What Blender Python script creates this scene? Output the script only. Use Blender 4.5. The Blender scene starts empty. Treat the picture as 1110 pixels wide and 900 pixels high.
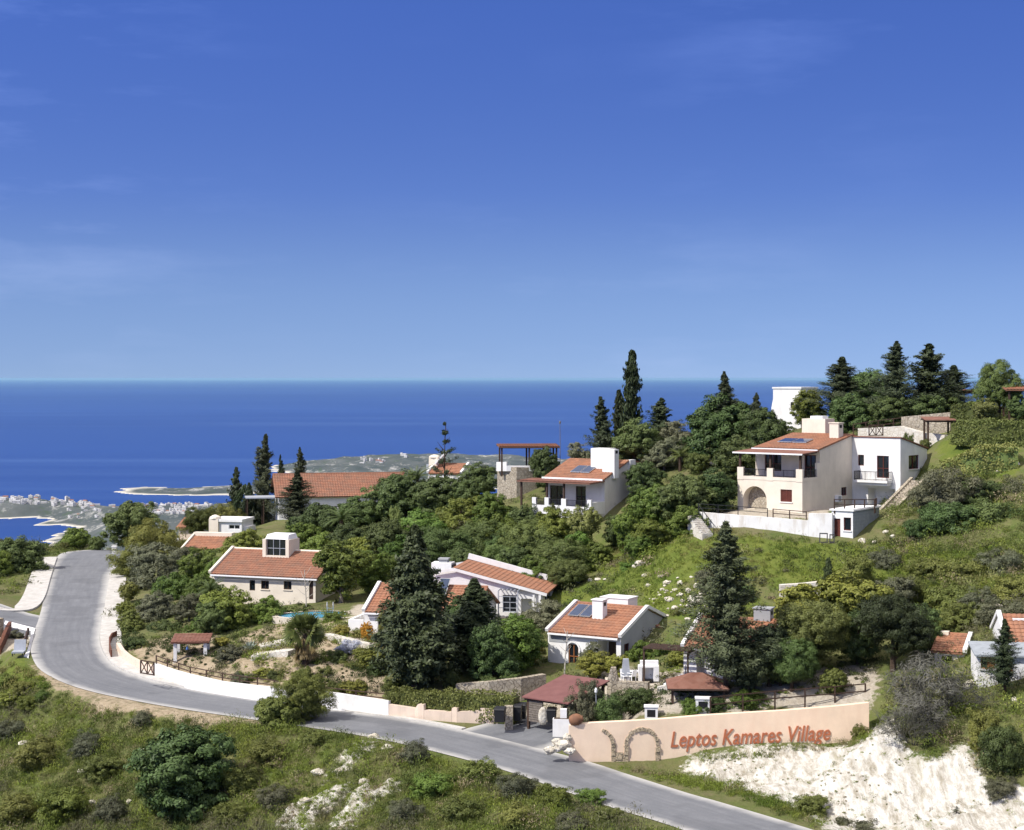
import bpy, math, random
import numpy as np
from mathutils import Vector, Matrix, noise as mnoise

SC = bpy.context.scene
COL = SC.collection
R = math.radians
F, CX, HY = 1800.0, 555.0, 410.0        # focal length in photo pixels, centre column, eye-level row
SEA = -300.0

def P(px, py, Y):
    return Vector(((px-CX)*Y/F, Y, -(py-HY)*Y/F))

# ------------------------------------------------------------------ objects
def link(o, parent=None):
    COL.objects.link(o)
    if parent is not None:
        o.parent = parent
    return o

def props(o, label=None, cat=None, group=None, kind=None):
    if label: o['label'] = label
    if cat: o['category'] = cat
    if group: o['group'] = group
    if kind: o['kind'] = kind
    return o

def thing(name, label, cat, loc=(0, 0, 0), rz=0.0, group=None):
    o = bpy.data.objects.new(name, None)
    o.empty_display_size = 0.3
    link(o)
    o.location = loc
    o.rotation_euler = (0, 0, rz)
    return props(o, label, cat, group)

def np_mesh(name, V, Fq, mats=(), attr=None, smooth=False):
    """mesh from numpy verts (n,3) and faces (m,k) with one k."""
    V = np.asarray(V, dtype=np.float32); Fq = np.asarray(Fq, dtype=np.int32)
    m = bpy.data.meshes.new(name)
    m.vertices.add(len(V)); m.vertices.foreach_set('co', V.ravel())
    k = Fq.shape[1]
    m.loops.add(Fq.size); m.loops.foreach_set('vertex_index', Fq.ravel())
    m.polygons.add(len(Fq))
    m.polygons.foreach_set('loop_start', np.arange(0, Fq.size, k, dtype=np.int32))
    m.polygons.foreach_set('loop_total', np.full(len(Fq), k, dtype=np.int32))
    if smooth:
        m.polygons.foreach_set('use_smooth', np.ones(len(Fq), dtype=bool))
    for mt in mats: m.materials.append(mt)
    if attr:
        for nm, arr in attr.items():
            a = m.attributes.new(nm, 'FLOAT_COLOR', 'POINT')
            c = np.ones((len(V), 4), dtype=np.float32)
            arr = np.asarray(arr, dtype=np.float32)
            c[:, :arr.shape[1]] = arr
            a.data.foreach_set('color', c.ravel())
    m.update(calc_edges=True); m.validate()
    return m

class MB:
    """collects boxes, bars, tubes into one mesh"""
    def __init__(s): s.v = []; s.f = []; s.smooth = False
    def add(s, vs, fs):
        n = len(s.v); s.v += [tuple(v) for v in vs]; s.f += [tuple(i+n for i in f) for f in fs]; return s
    def hexa(s, b, t):
        return s.add(list(b)+list(t), [(3,2,1,0),(4,5,6,7),(0,1,5,4),(1,2,6,5),(2,3,7,6),(3,0,4,7)])
    def box(s, x0, x1, y0, y1, z0, z1):
        return s.hexa([(x0,y0,z0),(x1,y0,z0),(x1,y1,z0),(x0,y1,z0)], [(x0,y0,z1),(x1,y0,z1),(x1,y1,z1),(x0,y1,z1)])
    def quad(s, *p): return s.add(p, [tuple(range(len(p)))])
    def bar(s, a, b, w, h, up=(0, 0, 1)):
        a = Vector(a); b = Vector(b); d = (b-a).normalized(); up = Vector(up)
        sx = d.cross(up)
        if sx.length < 1e-4: sx = d.cross(Vector((1, 0, 0)))
        sx.normalize(); u = sx.cross(d).normalized()
        sx *= w/2; u *= h/2
        return s.hexa([a-sx-u, a+sx-u, b+sx-u, b-sx-u], [a-sx+u, a+sx+u, b+sx+u, b-sx+u])
    def tube(s, pts, rad, n=7):
        pts = [Vector(p) for p in pts]; rings = []
        base = len(s.v)
        for i, p in enumerate(pts):
            d = (pts[min(i+1, len(pts)-1)]-pts[max(i-1, 0)]).normalized()
            a = d.cross(Vector((0, 0, 1)))
            if a.length < .05: a = d.cross(Vector((1, 0, 0)))
            a.normalize(); b = d.cross(a)
            r = rad[i] if hasattr(rad, '__len__') else rad
            for k in range(n):
                t = 2*math.pi*k/n
                s.v.append(tuple(p+a*(r*math.cos(t))+b*(r*math.sin(t))))
        for i in range(len(pts)-1):
            for k in range(n):
                q = base+i*n; k2 = (k+1) % n
                s.f.append((q+k, q+k2, q+n+k2, q+n+k))
        s.f.append(tuple(base+k for k in range(n))[::-1])
        s.f.append(tuple(base+(len(pts)-1)*n+k for k in range(n)))
        return s
    def cyl(s, x, y, z0, z1, r, n=12, r2=None):
        return s.tube([(x, y, z0), (x, y, z1)], [r, r if r2 is None else r2], n)
    def lathe(s, prof, n=14, c=(0, 0, 0)):
        b = len(s.v)
        for r, z in prof:
            for k in range(n):
                t = 2*math.pi*k/n
                s.v.append((c[0]+r*math.cos(t), c[1]+r*math.sin(t), c[2]+z))
        for i in range(len(prof)-1):
            for k in range(n):
                q = b+i*n; k2 = (k+1) % n
                s.f.append((q+k, q+k2, q+n+k2, q+n+k))
        s.f.append(tuple(b+k for k in range(n))[::-1]); s.f.append(tuple(b+(len(prof)-1)*n+k for k in range(n)))
        return s
    def mesh(s, name, mat):
        m = bpy.data.meshes.new(name)
        m.from_pydata(s.v, [], s.f); m.update()
        if s.smooth:
            m.polygons.foreach_set('use_smooth', [True]*len(m.polygons))
        for x in (mat if isinstance(mat, (list, tuple)) else [mat]): m.materials.append(x)
        return m
    def build(s, name, mat, parent=None, loc=None, rz=0):
        o = bpy.data.objects.new(name, s.mesh(name, mat)); link(o, parent)
        if loc is not None: o.location = loc
        if rz: o.rotation_euler = (0, 0, rz)
        return o

# ------------------------------------------------------------------ materials
def nodes(m):
    m.use_nodes = True
    nt = m.node_tree; nt.nodes.clear()
    return nt, nt.nodes, nt.links

def N(nt, typ, **kw):
    n = nt.nodes.new(typ)
    for k, v in kw.items():
        if k in n.inputs.keys() if isinstance(k, str) else False:
            n.inputs[k].default_value = v
        else:
            setattr(n, k, v)
    return n

def noise(nt, vec, scale, detail=5, rough=.6, lo=.35, hi=.65):
    n = nt.nodes.new('ShaderNodeTexNoise'); n.inputs['Scale'].default_value = scale
    n.inputs['Detail'].default_value = detail; n.inputs['Roughness'].default_value = rough
    if vec is not None: nt.links.new(vec, n.inputs['Vector'])
    r = nt.nodes.new('ShaderNodeMapRange'); r.inputs[1].default_value = lo; r.inputs[2].default_value = hi
    nt.links.new(n.outputs['Fac'], r.inputs[0])
    return r.outputs[0]

def mix(nt, fac, a, b, blend='MIX'):
    n = nt.nodes.new('ShaderNodeMix'); n.data_type = 'RGBA'; n.blend_type = blend
    for sock, val in ((n.inputs[0], fac), (n.inputs[6], a), (n.inputs[7], b)):
        if hasattr(val, 'is_output') or isinstance(val, bpy.types.NodeSocket): nt.links.new(val, sock)
        elif isinstance(val, (int, float)): sock.default_value = val
        else: sock.default_value = (*val, 1)
    return n.outputs[2]

def math_n(nt, op, a, b=None, clamp=False):
    n = nt.nodes.new('ShaderNodeMath'); n.operation = op; n.use_clamp = clamp
    for i, val in enumerate((a, b)):
        if val is None: continue
        if isinstance(val, bpy.types.NodeSocket): nt.links.new(val, n.inputs[i])
        else: n.inputs[i].default_value = val
    return n.outputs[0]

def out(nt, shader):
    o = nt.nodes.new('ShaderNodeOutputMaterial'); nt.links.new(shader, o.inputs[0])

def principled(nt, col, rough=.8, spec=.3, metal=0, bump=None, bstr=.3, bdist=.05):
    p = nt.nodes.new('ShaderNodeBsdfPrincipled')
    if isinstance(col, bpy.types.NodeSocket): nt.links.new(col, p.inputs['Base Color'])
    else: p.inputs['Base Color'].default_value = (*col, 1)
    if isinstance(rough, bpy.types.NodeSocket): nt.links.new(rough, p.inputs['Roughness'])
    else: p.inputs['Roughness'].default_value = rough
    p.inputs['Specular IOR Level'].default_value = spec
    p.inputs['Metallic'].default_value = metal
    if bump is not None:
        b = nt.nodes.new('ShaderNodeBump'); b.inputs['Strength'].default_value = bstr; b.inputs['Distance'].default_value = bdist
        nt.links.new(bump, b.inputs['Height']); nt.links.new(b.outputs[0], p.inputs['Normal'])
    return p

def objco(nt):
    return nt.nodes.new('ShaderNodeTexCoord').outputs['Object']
def geopos(nt):
    return nt.nodes.new('ShaderNodeNewGeometry').outputs['Position']

def simple(name, c1, c2=None, scale=3, rough=.8, spec=.3, metal=0, bscale=None, bstr=.3, bdist=.03, lo=.35, hi=.65, detail=5, c3=None, s3=.5):
    m = bpy.data.materials.new(name); nt, _, _ = nodes(m)
    v = geopos(nt)
    col = c1 if c2 is None else mix(nt, noise(nt, v, scale, detail, .65, lo, hi), c1, c2)
    if c3 is not None:
        if not isinstance(col, bpy.types.NodeSocket): col = mix(nt, 0.0, col, col)
        col = mix(nt, noise(nt, v, s3, 4, .6, .5, .7), col, c3)
    b = noise(nt, v, bscale, 4, .6, 0, 1) if bscale else None
    out(nt, principled(nt, col, rough, spec, metal, b, bstr, bdist).outputs[0])
    return m

def plaster(name, c, stain=(.55, .5, .42), amt=.35):
    m = bpy.data.materials.new(name); nt, _, _ = nodes(m)
    v = geopos(nt)
    mp = nt.nodes.new('ShaderNodeMapping'); mp.inputs['Scale'].default_value = (1, 1, .25)
    nt.links.new(v, mp.inputs[0])
    streak = math_n(nt, 'MULTIPLY', noise(nt, mp.outputs[0], 1.3, 6, .7, .48, .75), amt)
    c2 = tuple(x*.86 for x in c)
    col = mix(nt, noise(nt, v, .8, 4, .6, .3, .7), c, c2)
    col = mix(nt, streak, col, stain)
    out(nt, principled(nt, col, .9, .2, 0, noise(nt, v, 9, 4, .6, 0, 1), .35, .02).outputs[0])
    return m

def stone(name, c1, c2, joint, scale=3.2, bstr=.7):
    m = bpy.data.materials.new(name); nt, _, _ = nodes(m)
    v = geopos(nt)
    nn = nt.nodes.new('ShaderNodeTexNoise'); nn.inputs['Scale'].default_value = 2.0; nt.links.new(v, nn.inputs[0])
    vv = nt.nodes.new('ShaderNodeVectorMath'); vv.operation = 'MULTIPLY_ADD'
    nt.links.new(nn.outputs['Color'], vv.inputs[0]); vv.inputs[1].default_value = (.25,)*3; nt.links.new(v, vv.inputs[2])
    vo = nt.nodes.new('ShaderNodeTexVoronoi'); vo.inputs['Scale'].default_value = scale; nt.links.new(vv.outputs[0], vo.inputs['Vector'])
    ve = nt.nodes.new('ShaderNodeTexVoronoi'); ve.feature = 'DISTANCE_TO_EDGE'; ve.inputs['Scale'].default_value = scale; nt.links.new(vv.outputs[0], ve.inputs['Vector'])
    sep = nt.nodes.new('ShaderNodeSeparateColor'); nt.links.new(vo.outputs['Color'], sep.inputs[0])
    col = mix(nt, sep.outputs[0], c1, c2)
    col = mix(nt, math_n(nt, 'MULTIPLY', noise(nt, v, 7, 5, .7), .5), col, tuple(x*.6 for x in c1))
    e = nt.nodes.new('ShaderNodeMapRange'); e.inputs[1].default_value = 0; e.inputs[2].default_value = .07; nt.links.new(ve.outputs['Distance'], e.inputs[0])
    col = mix(nt, e.outputs[0], joint, col)
    out(nt, principled(nt, col, .95, .15, 0, math_n(nt, 'ADD', e.outputs[0], noise(nt, v, 14, 4, .7, 0, 1)), bstr, .06).outputs[0])
    return m

def tile_mat(name, c1, c2, c3):
    m = bpy.data.materials.new(name); nt, _, _ = nodes(m)
    v = objco(nt)
    vo = nt.nodes.new('ShaderNodeTexVoronoi'); vo.inputs['Scale'].default_value = 2.6; nt.links.new(v, vo.inputs['Vector'])
    sep = nt.nodes.new('ShaderNodeSeparateColor'); nt.links.new(vo.outputs['Color'], sep.inputs[0])
    col = mix(nt, sep.outputs[0], c1, c2)
    col = mix(nt, math_n(nt, 'MULTIPLY', noise(nt, v, .9, 7, .75, .42, .66), .75), col, c3)
    out(nt, principled(nt, col, .85, .25, 0, noise(nt, v, 12, 3, .6, 0, 1), .25, .02).outputs[0])
    return m

def leafmat(name, c1, c2, transl=.25, hue=.03, rough=.55):
    m = bpy.data.materials.new(name); nt, _, _ = nodes(m)
    g = nt.nodes.new('ShaderNodeNewGeometry'); oi = nt.nodes.new('ShaderNodeObjectInfo')
    v = objco(nt)
    col = mix(nt, g.outputs['Random Per Island'], c1, c2)
    big = noise(nt, v, .9, 3, .6, .35, .65)
    col = mix(nt, math_n(nt, 'MULTIPLY', big, .45), col, tuple(min(1, x*1.5) for x in c2))
    hs = nt.nodes.new('ShaderNodeHueSaturation')
    mr = nt.nodes.new('ShaderNodeMapRange'); mr.inputs[3].default_value = .5-hue; mr.inputs[4].default_value = .5+hue*.7
    nt.links.new(oi.outputs['Random'], mr.inputs[0]); nt.links.new(mr.outputs[0], hs.inputs['Hue'])
    mv = nt.nodes.new('ShaderNodeMapRange'); mv.inputs[3].default_value = .72; mv.inputs[4].default_value = 1.3
    w = nt.nodes.new('ShaderNodeTexWhiteNoise'); w.noise_dimensions = '1D'; nt.links.new(oi.outputs['Random'], w.inputs['W'])
    nt.links.new(w.outputs['Value'], mv.inputs[0]); nt.links.new(mv.outputs[0], hs.inputs['Value'])
    nt.links.new(col, hs.inputs['Color']); col = hs.outputs[0]
    p = principled(nt, col, rough, .25)
    t = nt.nodes.new('ShaderNodeBsdfTranslucent'); nt.links.new(col, t.inputs[0])
    ms = nt.nodes.new('ShaderNodeMixShader'); ms.inputs[0].default_value = transl
    nt.links.new(p.outputs[0], ms.inputs[1]); nt.links.new(t.outputs[0], ms.inputs[2])
    out(nt, ms.outputs[0])
    return m

def tintmat(name, transl=.25):
    """foliage whose plant colour is stored per plant"""
    m = bpy.data.materials.new(name); nt, _, _ = nodes(m)
    a = nt.nodes.new('ShaderNodeAttribute'); a.attribute_name = 'tint'
    g = nt.nodes.new('ShaderNodeNewGeometry')
    mr = nt.nodes.new('ShaderNodeMapRange'); mr.inputs[3].default_value = .6; mr.inputs[4].default_value = 1.45
    nt.links.new(g.outputs['Random Per Island'], mr.inputs[0])
    hs = nt.nodes.new('ShaderNodeHueSaturation'); nt.links.new(mr.outputs[0], hs.inputs['Value']); nt.links.new(a.outputs['Color'], hs.inputs['Color'])
    p = principled(nt, hs.outputs[0], .7, .15)
    t = nt.nodes.new('ShaderNodeBsdfTranslucent'); nt.links.new(hs.outputs[0], t.inputs[0])
    ms = nt.nodes.new('ShaderNodeMixShader'); ms.inputs[0].default_value = transl
    nt.links.new(p.outputs[0], ms.inputs[1]); nt.links.new(t.outputs[0], ms.inputs[2]); out(nt, ms.outputs[0])
    return m

M = {}
M['white'] = plaster('white_plaster', (.80, .79, .77), (.50, .46, .38), .34)
M['stained'] = plaster('stained_plaster', (.78, .77, .74), (.42, .34, .24), .75)
M['cream'] = plaster('cream_plaster', (.75, .67, .55), (.5, .44, .34), .3)
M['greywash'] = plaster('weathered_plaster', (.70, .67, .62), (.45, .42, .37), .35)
M['peach'] = plaster('peach_plaster', (.84, .655, .48), (.74, .54, .39), .7)
M['oldpeach'] = plaster('faded_peach_plaster', (.72, .58, .46), (.45, .38, .3), .6)
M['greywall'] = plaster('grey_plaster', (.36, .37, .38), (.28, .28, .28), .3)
M['tile'] = tile_mat('terracotta_tiles', (.36, .168, .095), (.28, .125, .072), (.19, .11, .075))
M['tile_old'] = tile_mat('weathered_tiles', (.30, .140, .085), (.24, .105, .065), (.17, .11, .08))
M['tile_brown'] = tile_mat('brown_tiles', (.22, .10, .07), (.17, .075, .05), (.25, .14, .1))
M['redmetal'] = simple('dull_red_sheet', (.15, .058, .05), (.19, .08, .068), 1.2, .6, .4)
M['wood'] = simple('dark_brown_timber', (.045, .026, .018), (.075, .045, .03), 6, .7)
M['orangewood'] = simple('orange_timber', (.34, .13, .04), (.26, .09, .03), 5, .6)
M['redwood'] = simple('dark_red_timber', (.10, .025, .018), (.13, .035, .022), 5, .6)
M['glass'] = simple('window_glass', (.012, .016, .02), None, rough=.04, spec=.6)
M['panel'] = simple('solar_glass', (.02, .035, .07), (.03, .05, .1), 2, .12, .6)
M['alu'] = simple('aluminium', (.6, .6, .6), None, rough=.35, metal=.8)
M['iron'] = simple('black_iron', (.02, .02, .022), None, rough=.5)
M['rust'] = simple('rusty_steel', (.16, .06, .03), (.09, .035, .02), 3, .8)
M['stone'] = stone('rubble_stone', (.52, .46, .36), (.38, .32, .24), (.2, .17, .13))
M['palestone'] = stone('pale_arch_stone', (.56, .46, .32), (.44, .36, .25), (.28, .23, .16), 4)
M['whitestone'] = stone('limewashed_stone', (.72, .69, .62), (.6, .55, .46), (.5, .45, .36), 2.2, .5)
M['greyblock'] = simple('grey_block', (.33, .36, .38), (.26, .28, .30), 2, .9, .2, 0, 6)
M['concrete'] = simple('pale_concrete', (.55, .53, .49), (.42, .40, .36), 1.4, .9, .2, 0, 18, .3, .02)
M['terrace'] = simple('terrace_paving', (.62, .56, .47), (.5, .44, .36), 1.1, .9, .2, 0, 10)
M['rock'] = simple('chalk_rock', (.72, .68, .58), (.45, .40, .31), 2.2, .95, .1, 0, 5, .9, .12)
M['jar'] = simple('terracotta_jar', (.24, .115, .06), (.15, .075, .045), 3, .8)
M['letter'] = simple('terracotta_lettering', (.44, .15, .07), (.37, .12, .055), 3, .7)
M['black'] = simple('black_plastic', (.015, .015, .017), None, rough=.5)
M['blue'] = simple('blue_cloth', (.06, .16, .5), (.1, .22, .6), 4, .8)
M['plastic'] = simple('white_plastic', (.8, .8, .8), None, rough=.45)
M['grey'] = simple('grey_paint', (.36, .38, .42), (.3, .32, .35), 2, .7)
M['bark'] = simple('brown_bark', (.10, .07, .05), (.06, .042, .03), 6, .95, .1, 0, 14, .8, .05)
M['greybark'] = simple('grey_bark', (.22, .19, .16), (.13, .11, .09), 6, .95, .1, 0, 14, .8, .05)
M['whitebark'] = simple('pale_bark', (.5, .47, .42), (.36, .33, .28), 5, .9)
M['pool'] = simple('pool_water', (.07, .36, .62), (.12, .45, .7), 1.5, .05, .5, 0, 3, .15, .05)
M['farwhite'] = simple('far_white_render', (.66, .65, .63), (.52, .5, .47), .05, .9)
HAZE = 7.5e-6
# ------------------------------------------------------------------ terrain
ROAD_PX = [(882,926,88),(807,898,93),(745,880,98.2),(706,868,101),(645,848,105.8),(590,830,110),(500,806,114.5),(430,791,118),(350,779,122),(276,769,126),(215,760,129),(170,752,131.3),(128,743,133.8),(100,733,136.5),(80,720,140),(71,700,147),(74,680,157),(80,660,168),(87,635,184),(96,607,206),(112,598,217)]
ROAD = [P(*q) for q in ROAD_PX]
ROAD = [Vector((23, 74, -25.2))]+ROAD+[Vector((-48, 229, -24.2)), Vector((-38, 243, -28))]
def smooth_path(pts, step=1.0):
    """Catmull-Rom, resampled"""
    res = []
    for i in range(len(pts)-1):
        p0 = pts[max(i-1, 0)]; p1 = pts[i]; p2 = pts[i+1]; p3 = pts[min(i+2, len(pts)-1)]
        n = max(2, int((p2-p1).length/step))
        for k in range(n):
            t = k/n
            res.append(.5*((2*p1)+(p2-p0)*t+(2*p0-5*p1+4*p2-p3)*t*t+(3*p1-p0-3*p2+p3)*t**3))
    res.append(pts[-1].copy())
    z = np.array([q.z for q in res])
    for _ in range(6):
        z[1:-1] = (z[:-2]+z[1:-1]*2+z[2:])/4
    for q, zz in zip(res, z): q.z = zz
    return res
ROADS = smooth_path(ROAD)
SIDE = smooth_path([P(66,686,154), P(30,677,157), P(-10,668,161), P(-120,640,175)])
ENTRY = smooth_path([P(520,806,114.2), P(548,794,116.6), P(575,788,118.2), P(600,785,119.2)])
PATHS = [(ROADS, 3.0), (SIDE, 4.2), (ENTRY, 3.2)]

CTRL = [(0,745,141),(45,742,137.5),(0,790,131),(0,830,124),(0,900,115),(100,900,112.5),(100,830,120),(100,775,128.5),(200,900,109),(200,830,117),(200,785,123.5),
 (300,900,105.5),(300,830,114.5),(300,792,119.5),(400,900,102),(400,840,110),(400,806,115.5),(500,900,98.5),(500,850,106),(500,826,110.8),(600,900,96),(600,865,101.5),(700,900,93),(700,887,95),
 (300,1000,92),(100,1050,96),(600,1000,84),(850,1000,80),(0,1050,100),
 (20,640,182),(20,620,193),(0,585,226),(10,700,150),(20,690,151),(10,735,141),(-60,640,180),(-60,760,138),
 (100,597,219),(55,598,219),(135,596,219),(180,640,178),(150,690,149),(150,660,166),(118,720,140),(140,640,180),
 (200,700,144),(240,720,136.5),(330,725,132),(290,655,163),(200,620,186),(230,580,210),(300,600,188),(370,650,160),(350,667,150),(400,690,140),(450,752,125),(420,760,123.5),
 (300,565,230),(400,560,225),(450,560,205),(360,600,185),(500,640,158),(560,670,148),(590,660,150),(550,610,168),(520,545,198),(440,525,225),
 (600,640,154),(640,620,158),(600,575,173),(660,585,168),(720,560,168),(575,527,190),(640,512,200),(700,502,190),(760,497,185),
 (700,600,154),(760,580,152),(870,590,149),(950,592,147),(800,555,159),(840,555,158),(910,553,157.5),
 (935,553,162),(960,553,161),(940,550,166),(985,545,156),(1000,515,163),(1005,487,171),(950,470,180),(900,457,190),(1030,470,167),(1100,455,166),(1100,515,154),(1050,560,147),(1100,600,137),(1000,600,141),(980,452,186),(1080,447,180),(860,467,194),(800,482,190),
 (700,650,141),(750,655,138),(800,645,138),(900,645,136),(1000,655,130),(1090,675,120),(700,692,134),(740,735,122.5),(673,722,129.5),(600,730,131),(560,742,126),(560,790,117.5),(600,800,114),(620,780,116.5),(700,772,116),(720,747,121),(780,772,115),(850,767,115.5),(920,757,115.5),
 (830,700,127),(940,700,125),(1010,740,113.5),(1030,716,118),(1080,740,110.5),(1110,780,103),(1000,785,105),(960,788,108),(945,801,111.8),(900,810,111.4),(850,814,111.2),(780,819,111.0),(720,832,111.0),(680,832,110.6),(640,828,110.6),(620,820,111.2),
 (870,840,106.5),(950,850,100.5),(950,900,96),(880,893,97.3),(800,862,103),(1050,850,99),(1050,900,94.5),(1110,840,97.5),(1110,900,93),(1200,800,98),(1200,700,112)]
CX_ = [P(*q) for q in CTRL]
CX_ += [Vector(v) for v in ((40,245,-14),(15,245,-17),(65,235,-9),(0,255,-25),(-20,275,-33),(-60,270,-38),(-45,250,-27),(40,300,-42),(80,290,-26),(-85,250,-32),(-100,200,-25.5),(-95,150,-28),(-85,110,-37),(-80,85,-42),
   (95,160,-3.5),(85,120,-15),(72,90,-22),(95,210,0),(70,190,-3),(20,60,-25.5),(60,60,-24),(-30,60,-38),(95,260,-14),(-30,245,-22),(-10,225,-16.5))]
for path, hw in PATHS:
    for q in path[::4]:
        CX_.append(q+Vector((0, 0, -.03)))
_A = np.array([[c.x, c.y] for c in CX_]); _z = np.array([c.z for c in CX_]); _c2 = 2.5**2
_K = np.sqrt(((_A[:, None]-_A[None])**2).sum(-1)+_c2)
_n = len(_A); _Pm = np.c_[np.ones(_n), _A/100]
_S = np.block([[_K-np.eye(_n)*0.35, _Pm], [_Pm.T, np.zeros((3, 3))]])
_w = np.linalg.solve(_S, np.r_[_z, 0, 0, 0])
def rbf(x, y):
    q = np.stack([np.ravel(x), np.ravel(y)], 1); res = np.empty(len(q))
    for i in range(0, len(q), 4000):
        s = q[i:i+4000]
        k = np.sqrt(((s[:, None]-_A[None])**2).sum(-1)+_c2)
        res[i:i+4000] = k @ _w[:_n]+np.c_[np.ones(len(s)), s/100] @ _w[_n:]
    return res.reshape(np.shape(x))
def sstep(a, b, x):
    t = np.clip((x-a)/(b-a), 0, 1); return t*t*(3-2*t)

def vnoise(x, y, seed=0):
    """value noise, numpy"""
    xi = np.floor(x).astype(int); yi = np.floor(y).astype(int); fx = x-xi; fy = y-yi
    fx = fx*fx*(3-2*fx); fy = fy*fy*(3-2*fy)
    def h(a, b):
        n = (a*374761393+b*668265263+seed*982451653) & 0x7fffffff
        n = ((n ^ (n >> 13))*1274126177) & 0x7fffffff
        return ((n ^ (n >> 16)) & 0xffff)/65535.0
    return (h(xi, yi)*(1-fx)+h(xi+1, yi)*fx)*(1-fy)+(h(xi, yi+1)*(1-fx)+h(xi+1, yi+1)*fx)*fy-.5
def fbm(x, y, s, o=4, seed=0):
    r = 0; a = 1
    for i in range(o):
        r = r+a*vnoise(x*s, y*s, seed+i); s *= 2.1; a *= .5
    return r

IX = np.arange(-92, 96.01, .7); IY = np.arange(76, 300.01, .8)
gx = np.r_[-92-np.geomspace(4, 5000, 26)[::-1], IX, 96+np.geomspace(4, 5000, 26)]
gy = np.r_[np.linspace(-120, 70, 14), IY, 300+np.geomspace(5, 2300, 26)]
GX, GY = np.meshgrid(gx, gy)
ins = (GX > -150) & (GX < 155) & (GY > 20) & (GY < 330)
Z = np.zeros_like(GX)
Z[ins] = rbf(GX[ins], GY[ins])
bx = np.clip(np.maximum(np.maximum(-92-GX, GX-96), np.maximum(76-GY, GY-300)), 0, None)
far = -34-np.clip(GY-250, 0, None)*.21-np.clip(np.abs(GX)-300, 0, None)*.03+fbm(GX, GY, .006, 4, 3)*18
far = np.maximum(far, SEA-25)
Z = Z*(1-sstep(0, 55, bx))+far*sstep(0, 55, bx)

def seg_near(px, py, path):
    """distance to a path and the path's height there"""
    A = np.array([[q.x, q.y, q.z] for q in path])
    best = np.full(np.shape(px), 1e9); zz = np.zeros(np.shape(px))
    for a, c in zip(A[:-1], A[1:]):
        ab = c[:2]-a[:2]; t = np.clip(((px-a[0])*ab[0]+(py-a[1])*ab[1])/max(ab @ ab, 1e-9), 0, 1)
        d = np.hypot(px-a[0]-t*ab[0], py-a[1]-t*ab[1]); k = d < best
        best = np.where(k, d, best); zz = np.where(k, a[2]+t*(c[2]-a[2]), zz)
    return best, zz
def surf(path, x, y):
    """distance to a side path and its height, eased into the main road where they meet"""
    d, z = seg_near(x, y, path)
    if path is not ROADS:
        dr, zr = seg_near(x, y, ROADS); t = sstep(3.2, 8.5, dr); z = zr*(1-t)+z*t
    return d, z
PXg = CX+GX*F/np.maximum(GY, 1); 
def inpoly(x, y, poly):
    r = np.zeros(np.shape(x), bool); n = len(poly)
    for i in range(n):
        x0, y0 = poly[i]; x1, y1 = poly[(i+1) % n]
        if y0 == y1: continue
        c = ((y0 > y) != (y1 > y)) & (x < (x1-x0)*(y-y0)/(y1-y0)+x0); r ^= c
    return r
def PYg(): return HY-Z*F/np.maximum(GY, 1)
near = ins & (GY > 76)
ZONE = {
 'chalk': [[(745,822),(800,814),(860,812),(905,806),(950,786),(968,782),(988,812),(1005,838),(1030,812),(1062,806),(1062,830),(1078,862),(1110,850),(1200,840),(1200,960),(905,960),(880,896),(850,872),(800,858),(760,845),(738,838)],
           [(376,822),(410,800),(430,802),(416,810),(392,832),(374,846),(358,850)],[(296,900),(326,876),(350,862),(372,856),(376,866),(346,884),(330,905)],[(386,868),(430,846),(432,856),(398,882),(370,908),(362,900)]],
 'grass': [[(655,610),(690,598),(760,578),(880,589),(960,592),(1005,600),(1110,595),(1200,640),(1110,640),(960,640),(860,636),(770,628),(690,640),(650,640)],[(1018,478),(1105,474),(1105,520),(1020,516)],[(590,640),(660,628),(660,660),(600,665)],
           [(0,720),(45,735),(42,760),(0,770)],[(700,636),(830,640),(830,660),(735,672),(700,665)]],
 'dirt': [[(26,726),(60,736),(110,748),(170,760),(276,774),(330,784),(300,794),(200,790),(110,783),(40,756)],[(128,692),(240,690),(245,738),(168,724)],[(235,700),(345,665),(420,690),(415,720),(420,756),(240,735)]],
 'pave': [[(640,725),(760,728),(775,745),(760,768),(560,790),(535,778),(560,760)],[(0,675),(38,680),(36,715),(0,722)],[(785,748),(850,722),(935,716),(955,735),(945,765),(790,775)],[(750,556),(900,545),(905,560),(755,562)],[(380,655),(545,640),(560,690),(380,700)]]}
py0 = PYg()
W = {k: np.any([inpoly(PXg+fbm(GX, GY, .35, 3, 11)*14, py0+fbm(GX, GY, .35, 3, 17)*10, p) for p in v], axis=0) & near for k, v in ZONE.items()}
rough = fbm(GX, GY, .22, 4, 5)*.5*near
chalkbump = (fbm(GX, GY, .4, 3, 21)*.8+np.abs(fbm(GX*1.6, GY*.5, .8, 3, 31))*1.2*np.where(GX > 27, .5, 1)+fbm(GX*2, GY, .9, 2, 51)*.25)*W['chalk']*(1-.95*sstep(107.0, 110.0, GY)*(GX < 26))
flat = W['pave'] | W['dirt']
Z = Z+np.where(flat, rough*.15, rough*.7)+chalkbump
_nr = (GX > -120) & (GX < 80) & (GY > 60) & (GY < 270)
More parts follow.
